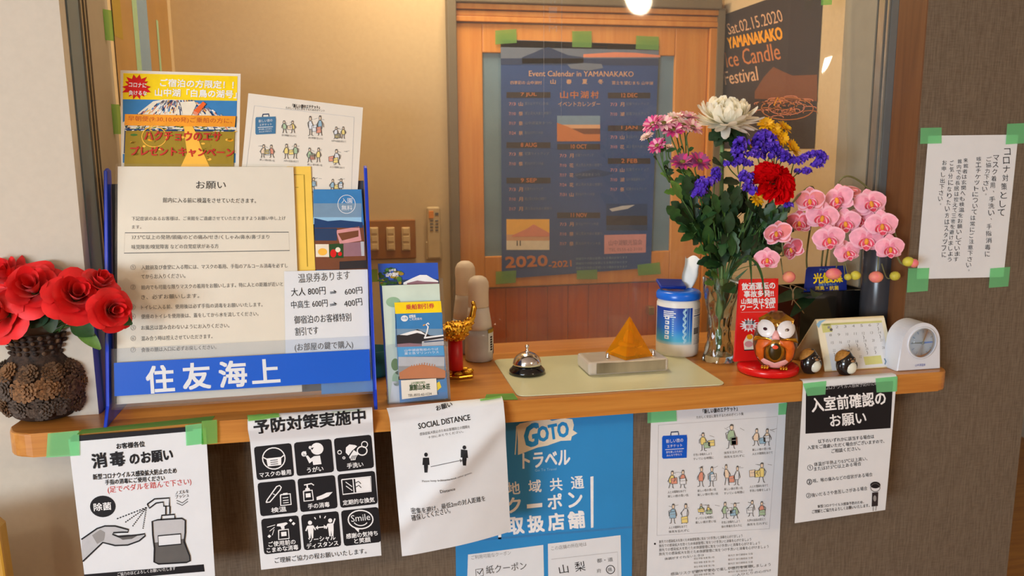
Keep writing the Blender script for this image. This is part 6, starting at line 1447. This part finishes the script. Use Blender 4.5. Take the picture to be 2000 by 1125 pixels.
spray_mum('pink spray chrysanthemum on the far left of the bouquet with white bud', [(1275, 243, 0, (-0.8, -0.4, 0.7), 21, 'm'), (1296, 242, -0.01, (-0.3, -0.6, 0.9), 22, 'p'), (1264, 268, 0.01, (-0.5, -0.2, 0.9), 14, 'w'), (1284, 285, -0.01, (-0.7, -0.5, 0.6), 18, 'm')], (1308, 345), 0.165)
spray_mum('pink spray chrysanthemum left of the white bloom with six flower heads', [(1314, 254, -0.02, (-0.2, -0.7, 0.8), 22, 'm'), (1318, 234, 0.02, (-0.2, -0.3, 1.0), 23, 'w'), (1342, 230, 0.01, (0.1, -0.3, 1.0), 22, 'p'), (1335, 246, -0.01, (0.1, -0.6, 0.9), 22, 'w'), (1352, 250, -0.02, (0.3, -0.6, 0.8), 22, 'p'), (1306, 288, 0.0, (-0.2, -0.3, 1.0), 10, 'w')], (1338, 330), 0.170)
spray_mum('purple pink spray chrysanthemum with two low flower heads', [(1333, 318, 0, (-0.2, -0.5, 0.8), 23, 'v'), (1366, 316, -0.01, (0.1, -0.75, 0.7), 22, 'v')], (1362, 372), 0.145)
# statice: papery violet spikes
st = mat('statice_violet', (92, 52, 196), 0.7, var=0.16, scale=150); st2 = mat('statice_light', (126, 84, 214), 0.7, var=0.1, scale=150); stw = mat('statice_white', (206, 196, 216), 0.7)
def statice(label, spikes, foot, yy):
    fk = V(at(*foot, yy)); th = flower('statice_sprig', label, fk); stem_of(th, fk, V((0.0, -0.1, 1)), 0.0018, 'stem_green', 0.03)
    for pts, w_ in spikes:
        cp = catmull([V(at(px, py, yy-0.012)) for px, py in pts], 8); s_ = MB(); s_.tube(catmull([fk-V((0, 0, 0.006)), fk.lerp(cp[0], 0.6)+V((0, 0.003, -0.004)), cp[0]], 5), 0.0012, 'stem_green', 6); s_.build('stem', th)
        mb = MB(); Lt = sum((cp[i+1]-cp[i]).length for i in range(len(cp)-1)); n = max(50, int(Lt*2300)); wr = w_*1.28*1.62/1583
        for k in range(n):
            q = cp[min(len(cp)-1, int(len(cp)*k/n))]; a = random.uniform(0, 6.28); d = V((math.cos(a), math.sin(a)*0.9-0.1, random.uniform(-0.1, 0.9))).normalized(); O = q+d*wr*random.uniform(0.3, 0.75); F = frame(d+V((0, 0, 0.25)))
            rr = wr*random.uniform(0.32, 0.48); mm = random.choice((st, st, st, st2))
            vs_ = [O]; 
            for i in range(9): g_ = 6.2832*i/9; k_ = rr*(1.0 if i % 2 else 0.78); vs_.append(O+F @ V((k_*math.cos(g_), k_*math.sin(g_), rr*(0.55+0.2*(i % 2)))))
            mb.add(vs_, [(0, 1+i, 1+(i+1) % 9) for i in range(9)], mm)
        mb.build('flower_spike', th)
statice('violet statice sprig right below the white chrysanthemum', [([(1441, 322), (1443, 298), (1448, 274)], 13), ([(1420, 321), (1440, 320), (1462, 322)], 9), ([(1460, 306), (1472, 300), (1484, 304)], 8)], (1446, 345), 0.150)
statice('violet statice sprig arching above the red carnation', [([(1480, 308), (1481, 280), (1492, 266), (1503, 276), (1502, 308)], 12), ([(1508, 288), (1522, 300), (1540, 316)], 13)], (1494, 335), 0.165)
statice('violet statice sprig pointing right beyond the red carnation', [([(1550, 320), (1576, 308), (1598, 302), (1605, 312), (1590, 328)], 10), ([(1560, 336), (1572, 338), (1578, 334)], 9)], (1545, 345), 0.160)
statice('violet statice sprig left under the red carnation', [([(1458, 344), (1457, 362), (1470, 376)], 12)], (1462, 392), 0.130)
statice('violet statice sprig hanging left of the thick white flower stem', [([(1399, 334), (1396, 350), (1382, 360)], 9), ([(1382, 358), (1370, 366), (1362, 382)], 14)], (1394, 384), 0.135)
statice('tiny violet statice tip low at the right of the bouquet', [([(1533, 398), (1542, 403)], 8)], (1530, 412), 0.140)
# yellow spray
ym = mat('yellow_petal', (244, 186, 14), 0.55, var=0.1); yo = mat('yellow_deep', (206, 150, 16), 0.6, var=0.15)
fk = V(at(1512, 330, 0.175)); th = flower('yellow_chrysanthemum', 'yellow spray chrysanthemum standing behind the violet statice', fk); stem_of(th, fk, (0.3, -0.1, 1), 0.002, 'stem_green', 0.04)
for px, py, ax, rp in ((1496, 243, (-0.3, -0.6, 0.7), 17), (1511, 254, (0, -0.9, 0.4), 17), (1531, 250, (0.4, -0.6, 0.7), 17), (1526, 270, (0.2, -1, 0.1), 17), (1546, 290, (0.5, -0.6, 0.5), 22), (1471, 284, (-0.5, -0.6, 0.5), 14)):
    c = V(at(px, py, 0.175)); a = V(ax).normalized(); daisy('bloom', th, c, a, rp*1.66/1583, ym, ym, yo, 13)
    s_ = MB(); s_.tube(catmull([fk-V((0, 0, 0.01)), fk.lerp(c, 0.6), c-a*0.006], 5), 0.0012, 'stem_green', 6); s_.build('stem', th)
c = V(at(1479, 389, 0.125)); th = flower('yellow_chrysanthemum', 'small yellow flower head under the red carnation', c); daisy('bloom', th, c, V((0, -0.8, 0.3)), 0.015, ym, yo, yo, 12); stem_of(th, c, (0, -0.5, 1), 0.0014, 'stem_green', 0.02)
# red carnation
cm = petal_mat('carnation_red', (232, 14, 22), 0.3)
c = V(at(1514, 352, 0.115)); ax = V((0.15, -0.75, 0.65)).normalized(); F = frame(ax); th = flower('carnation', 'large ruffled red carnation at the right of the bouquet', c); mb = MB(); rn = random.Random(3)
for k, (n, op, rad) in enumerate(((4, 8, 0.036), (6, 24, 0.042), (8, 44, 0.047), (10, 64, 0.049), (10, 86, 0.047))):
    for i in range(n):
        ph = 6.2832*(i+0.4*k)/n+rn.uniform(-0.2, 0.2); sp = 0.62; ph2 = rn.uniform(0, 6); fr_ = rn.uniform(5, 7.5)
        def fn(u, v, ph=ph, op=op, rad=rad, ph2=ph2, fr_=fr_):
            q = (u-0.5)*2; ru = math.sin(q*fr_+ph2)*v*v; el_ = R(op)+0.34*ru; l = rad*v*(1+0.07*math.sin(q*15+ph2)*v); a = ph+q*sp
            return c+F @ V((l*math.sin(el_)*math.cos(a), l*math.sin(el_)*math.sin(a), l*math.cos(el_)*0.75-0.012))
        mb.grid(fn, 22, 6, cm)
mb.build('bloom', th); m = MB(); m.lathe([(0.003, -0.034), (0.007, -0.028), (0.008, -0.012), (0.010, -0.008)], 12, 'grass_green', M=Matrix.Translation(c) @ F.to_4x4()); m.build('calyx', th)
path = stem_of(th, c-ax*0.030, V((0.3, -0.5, 1)), 0.0024, 'grass_green', 0.05)
m = MB()
for i in range(9):
    p = path[8+i*2]; leaf(m, p, p+V((random.uniform(-0.05, 0.06), -0.02, random.uniform(0.01, 0.055))), 0.0028, 'grass_green', droop=0.3)
m.build('foliage', th)
# foliage stems filling the bouquet
for lb, tips in (('bushy dark green foliage stem at the right of the bouquet', ((1500, 420), (1545, 440), (1520, 470), (1490, 460), (1475, 430), (1540, 415), (1465, 470), (1500, 500), (1455, 440), (1530, 490), (1480, 500), (1470, 405), (1510, 395))),
                 ('bushy dark green foliage stem at the left of the bouquet', ((1340, 370), (1320, 400), (1350, 410), (1335, 440), (1370, 440), (1380, 410), (1345, 470), (1325, 360), (1378, 475), (1360, 345), (1390, 395), (1385, 440))),
                 ('bushy dark green foliage stem in the middle of the bouquet', ((1400, 420), (1430, 400), (1445, 430), (1410, 460), (1435, 470), (1450, 490), (1395, 480), (1420, 440), (1465, 380), (1440, 355), (1405, 380), (1425, 500), (1395, 505)))):
    fk = V(at(sum(q[0] for q in tips)/len(tips), 430, 0.16)); th = flower('foliage_stem', lb, fk, 'foliage'); path = stem_of(th, fk, (fk-V((gx, gy, ZT+0.2))), 0.002, 'stem_green', 0.03)
    m = MB()
    for i, (px, py) in enumerate(tips):
        for k in range(5):
            tip = V(at(px+random.uniform(-20, 20), py+random.uniform(-18, 18), 0.15+random.uniform(-0.045, 0.05))); b_ = path[min(len(path)-1, max(12, int(len(path)*random.uniform(0.5, 1))))]
            d = tip-b_; b2 = tip-d.normalized()*min(d.length, 0.05); leaf(m, b2, tip, random.uniform(0.008, 0.014), random.choice(('leaf_green', 'leaf_dark', 'leaf_dark', 'leaf_green', 'leaf_light') if k == 0 else ('leaf_green', 'leaf_dark')), 3 if k else 0, up=(random.uniform(-0.6, 0.6), -0.8, 0.4))
            if d.length > 0.05: m.tube([b_, b_.lerp(b2, 0.5)+V((0, 0, 0.003)), b2], 0.0008, 'stem_green', 5)
    m.build('foliage', th)
m = MB(); th = flower('grass_blade', 'two narrow green leaf blades bending over the red sign', V((gx, gy, ZT)), 'foliage')
for pts in ([(1452, 505), (1475, 512), (1488, 540), (1493, 580)], [(1440, 520), (1462, 498), (1466, 520), (1468, 556)]):
    cp = [V((gx, gy, ZT+0.04)), V((gx+0.015, gy-0.01, ZT+GH+0.004))]+[V(at(px, py, 0.105)) for px, py in pts]; cp = catmull(cp, 6); n_ = len(cp); vs_ = []; fs = []
    for i, p in enumerate(cp):
        w_ = 0.0042*math.sin(math.pi*min(0.97, 0.12+0.85*i/n_)); vs_ += [p+V((-w_, 0, 0)), p+V((0, 0.001, 0)), p+V((w_, 0, 0))]
        if i: a = 3*i; fs += [(a-3, a-2, a+1, a), (a-2, a-1, a+2, a+1)]
    m.add(vs_, fs, 'leaf_green', True)
m.build('blade', th)

# artificial orchid in a black glossy pot
pyf = 0.205
pA, pB = at(1566, 571, pyf), at(1694, 567, pyf)
t = thing('orchid_plant', 'pink artificial orchid in a square glossy black pot with blue placard', 'plant', (0.5*(pA[0]+pB[0]), pyf+0.05, ZT))
pw0, pw1, ph_ = pA[0], pB[0], pA[2]
m = MB(); bgk = 'black_gloss'
m.box((pw0, pyf, ZT), (pw1, pyf+0.006, ph_), bgk, 0.0015); m.box((pw0, pyf+0.104, ZT), (pw1, pyf+0.110, ph_), bgk, 0.0015); m.box((pw0, pyf+0.0062, ZT), (pw0+0.006, pyf+0.1038, ph_), bgk, 0.0015); m.box((pw1-0.006, pyf+0.0062, ZT), (pw1, pyf+0.1038, ph_), bgk, 0.0015)
m.box((pw0+0.0062, pyf+0.0062, ZT), (pw1-0.0062, pyf+0.1038, ph_-0.014), mat('moss', (70, 60, 36), 0.9, var=0.4, scale=200, bump=0.8), 0.002); m.build('pot', t)
pl0, pl1 = at(1576, 522, pyf+0.004), at(1654, 571, pyf+0.004)
m = MB(); hw = (pl1[0]-pl0[0]); pzz = ph_-0.006
P = [(pl0[0]-0.002, pzz), (pl1[0]+0.002, pzz), (pl1[0]-0.002, pl0[2]-0.006), (pl1[0]-0.006, pl0[2]), (pl0[0]+0.006, pl0[2]), (pl0[0]+0.001, pl0[2]-0.006)]
m.prism(P, lambda a, b, t_: V((a, t_, b)), pyf+0.0075, pyf+0.009, mat('placard_blue', (26, 44, 128), 0.35, var=0.03)); po = m.build('placard', t)
s = flat((1576, 522), (1654, 520), (1656, 571), (1574, 573), pyf+0.0072, 'placard_blue', gap=0.0001)
s.tx('光触媒', 1589, 554, 1646, 551, 20, 'yellow', 0.03); s.tx('アートフラワー', 1600, 530, 1638, 528, 5, 'paleblue', 0); s.tx('空気をきれいに', 1599, 559, 1635, 557, 5, 'paleblue', 0); s.tx('消臭・抗菌', 1592, 567, 1638, 566, 8, 'yellow', 0.02)
mb = MB()
for uv, fs, mm, layer in s.polys: mb.add(s.S(uv)+np.array([0, -0.0001*layer, 0]), fs, mm)
mb.build('lettering', po)
op1 = mat('orchid_pink', (246, 166, 186), 0.6, var=0.08, scale=70, sss=0.15); op2 = mat('orchid_salmon', (238, 138, 140), 0.6, var=0.1, scale=70, sss=0.15); op3 = mat('orchid_rose', (222, 96, 110), 0.6, var=0.12, scale=70); olip = mat('orchid_lip', (228, 76, 104), 0.5, var=0.15, scale=90); oyl = mat('orchid_yellow', (240, 160, 50), 0.5, var=0.1)
def tepal(mb, O, F, ang, L, W, m, wid=1.0, curl=0.15, back=0.0):
    c, s = math.cos(ang), math.sin(ang)
    def fn(u, v):
        q = (u-0.5)*2; w = W*math.sin(math.pi*min(1, 0.06+0.94*v**0.75))**0.62; x = L*v; y = w*q; z = -curl*L*(q*q*0.5+v*v)+back+0.03*L*math.sin(5*v+3*q)
        return O+F @ V((x*c-y*s, x*s+y*c, z))
    k0 = len(mb.m); mb.grid(fn, 8, 9, m); ie, ib = mb.mi('orchid_edge'), mb.mi('orchid_base')
    for j in range(9):
        for i in range(8):
            if i in (0, 7) or j == 8: mb.m[k0+j*8+i] = ie
            elif j < 3 and 2 <= i <= 5: mb.m[k0+j*8+i] = ib
mat('orchid_edge', (248, 184, 200), 0.6, var=0.05, scale=70); mat('orchid_base', (236, 136, 162), 0.6, var=0.1, scale=70)
def orchid(c, axis, r, m, up=(0, 0, 1), spin=0.0):
    c = V(c); z = V(axis).normalized(); x = V(up).cross(z).normalized(); y = z.cross(x); F = Matrix((x, y, z)).transposed() @ Matrix.Rotation(spin, 3, 'Z')
    mb = MB()
    for ang in (90, 215, 325): tepal(mb, c, F, R(ang), r*1.0, r*0.46, m, back=-r*0.06)
    for ang in (12, 168): tepal(mb, c, F, R(ang), r*1.05, r*0.66, m, curl=0.10, back=r*0.02)
    o = mb.build('bloom', t); l = MB()
    for ang, L_, W_ in ((270, 0.66, 0.32), (322, 0.58, 0.28), (218, 0.58, 0.28)): tepal(l, c+F @ V((0, -r*0.05, r*0.07)), F, R(ang), r*L_, r*W_, olip, curl=-0.35)
    l.ball(c+F @ V((0, -r*0.14, r*0.18)), (r*0.13, r*0.22, r*0.13), oyl, 10, rot=F); l.build('lip', o)
    return o
OD = 0.135
bl = [(1582, 391, OD, (-0.5, -0.7, 0.15), 27, op2, 0.1), (1561, 434, OD+0.02, (-0.45, -0.8, 0.1), 25, op3, 0), (1606, 423, OD-0.01, (-0.45, -0.85, 0.1), 30, op1, -0.1), (1518, 455, 0.105, (-0.7, -0.5, 0.35), 27, op2, 0.25), (1498, 506, 0.100, (-0.4, -0.85, 0.2), 23, op1, 0.0), (1547, 486, OD, (-0.95, -0.35, 0.1), 24, op3, 0.5),
      (1637, 388, OD, (-0.85, -0.4, 0.1), 30, op1, 0.3), (1658, 373, OD+0.01, (-0.1, -0.5, 0.7), 25, op2, 0), (1700, 396, OD-0.02, (-0.35, -0.85, 0.3), 30, op1, 0.2), (1651, 434, OD-0.015, (-0.5, -0.8, 0.0), 28, op1, 0.15), (1678, 428, OD, (-0.75, -0.5, 0.1), 28, op1, 0.2), (1722, 439, 0.075, (-0.4, -0.85, 0.05), 29, op1, 0.1),
      (1619, 466, OD-0.03, (-0.5, -0.85, 0.05), 29, op1, 0.2), (1692, 467, 0.09, (-0.45, -0.85, 0.0), 30, op1, 0.0), (1738, 484, 0.060, (-0.35, -0.9, 0.0), 26, op1, 0.05), (1655, 492, OD-0.03, (-0.3, -0.9, 0.1), 24, op1, 0.3)]
centres = []
for px, py, yy, ax, rp, mm, sp in bl:
    c = V(at(px, py, yy)); orchid(c, ax, rp*1.66/1583*1.06, mm, spin=sp); centres.append((c, V(ax).normalized()))
bc = V((0.5*(pw0+pw1), pyf+0.05, ph_-0.014))
main = [catmull([bc, bc+V((-0.01, -0.01, 0.10)), V(at(1640, 352, 0.165)), V(at(1700, 372, 0.155)), V(at(1745, 450, 0.085)), V(at(1757, 492, 0.062))], 8),
        catmull([bc+V((-0.02, 0, 0)), bc+V((-0.05, -0.01, 0.08)), V(at(1590, 370, 0.165)), V(at(1545, 400, 0.145)), V(at(1528, 450, 0.130)), V(at(1530, 500, 0.120))], 8),
        catmull([bc+V((0.01, 0.01, 0)), bc+V((0.0, -0.01, 0.08)), V(at(1628, 440, 0.160)), V(at(1640, 470, 0.14)), V(at(1648, 505, 0.118))], 8)]
for p in main: m = MB(); m.tube(p, 0.0020, mat('orchid_stem', (112, 110, 66), 0.5, var=0.15), 7); m.build('stem', t)
m = MB(); allp = [p for q in main for p in q]
for c, a in centres:
    q = min(allp, key=lambda p: (p-(c-a*0.02)).length); m.tube([q, q.lerp(c, 0.5)+V((0, 0.004, 0.004)), c-a*0.002], 0.0011, 'orchid_stem', 5)
m.build('flower_stalks', t)
bp = mat('bud_pink', (226, 96, 130), 0.5, var=0.2, rgb2=(238, 160, 110), scale=50); by_ = mat('bud_yellow', (206, 196, 70), 0.5, var=0.15)
for px, py, yy, rx, rz, mm, pt in ((1628, 535, 0.105, 17, 12, bp, (1637, 500)), (1671, 538, 0.105, 11, 9.5, by_, (1650, 510)), (1656, 541, 0.105, 8, 7, by_, (1648, 515)), (1711, 541, 0.075, 15, 12, bp, (1716, 495)), (1748, 539, 0.070, 11, 9.5, by_, (1722, 515)), (1774, 511, 0.050, 12, 10, by_, (1750, 496)), (1785, 514, 0.046, 9, 9, bp, (1752, 500)), (1541, 541, 0.110, 13, 12, bp, (1525, 505))):
    c = V(at(px, py, yy)); k = 1.62/1583; m = MB(); m.ball(c, (rx*k, rz*k, rz*k), mm, 14); m.tube(catmull([V(at(*pt, yy+0.015)), V(at(pt[0]*0.6+px*0.4, py+4 if px > pt[0] else py-12, yy+0.008)), c], 5), 0.0012, 'orchid_stem', 6); m.build('bud', t)
m = MB()
for tip, w_ in (((1530, 560), 0.016), ((1560, 590), 0.014), ((1600, 556), 0.015)): leaf(m, bc+V((-0.03, -0.02, 0.004)), at(*tip, 0.150), w_, 'leaf_dark', up=(0, -0.5, 0.8), droop=0.5)
m.build('foliage', t)
m = MB()
for pts in ([(1556, 560), (1548, 580), (1562, 600), (1570, 612)], [(1545, 556), (1550, 575), (1546, 596)]): m.tube(catmull([bc+V((-0.04, -0.02, 0.006))]+[V(at(px, py, 0.175)) for px, py in pts], 5), 0.0012, mat('root_tan', (150, 122, 84), 0.6), 5)
m.build('aerial_root', t)
# dark grey cylinder behind the orchid
cx, cy = at(1716, 600, 0.165)[0]-0.002, 0.170
zc_ = at(1716, 470, 0.165)[2]; m = MB(); m.lathe([(0.0, ZT), (0.0335, ZT), (0.035, ZT+0.003), (0.0355, zc_-0.003), (0.034, zc_), (0.032, zc_-0.001), (0.031, ZT+0.01), (0.0, ZT+0.008)], 40, mat('dark_grey_gloss', (52, 54, 60), 0.22, var=0.03), (cx, cy, 0))
tag(m.build('dark_container', org=(cx, cy, ZT)), 'tall dark grey cylinder standing behind the pink orchids', 'container')
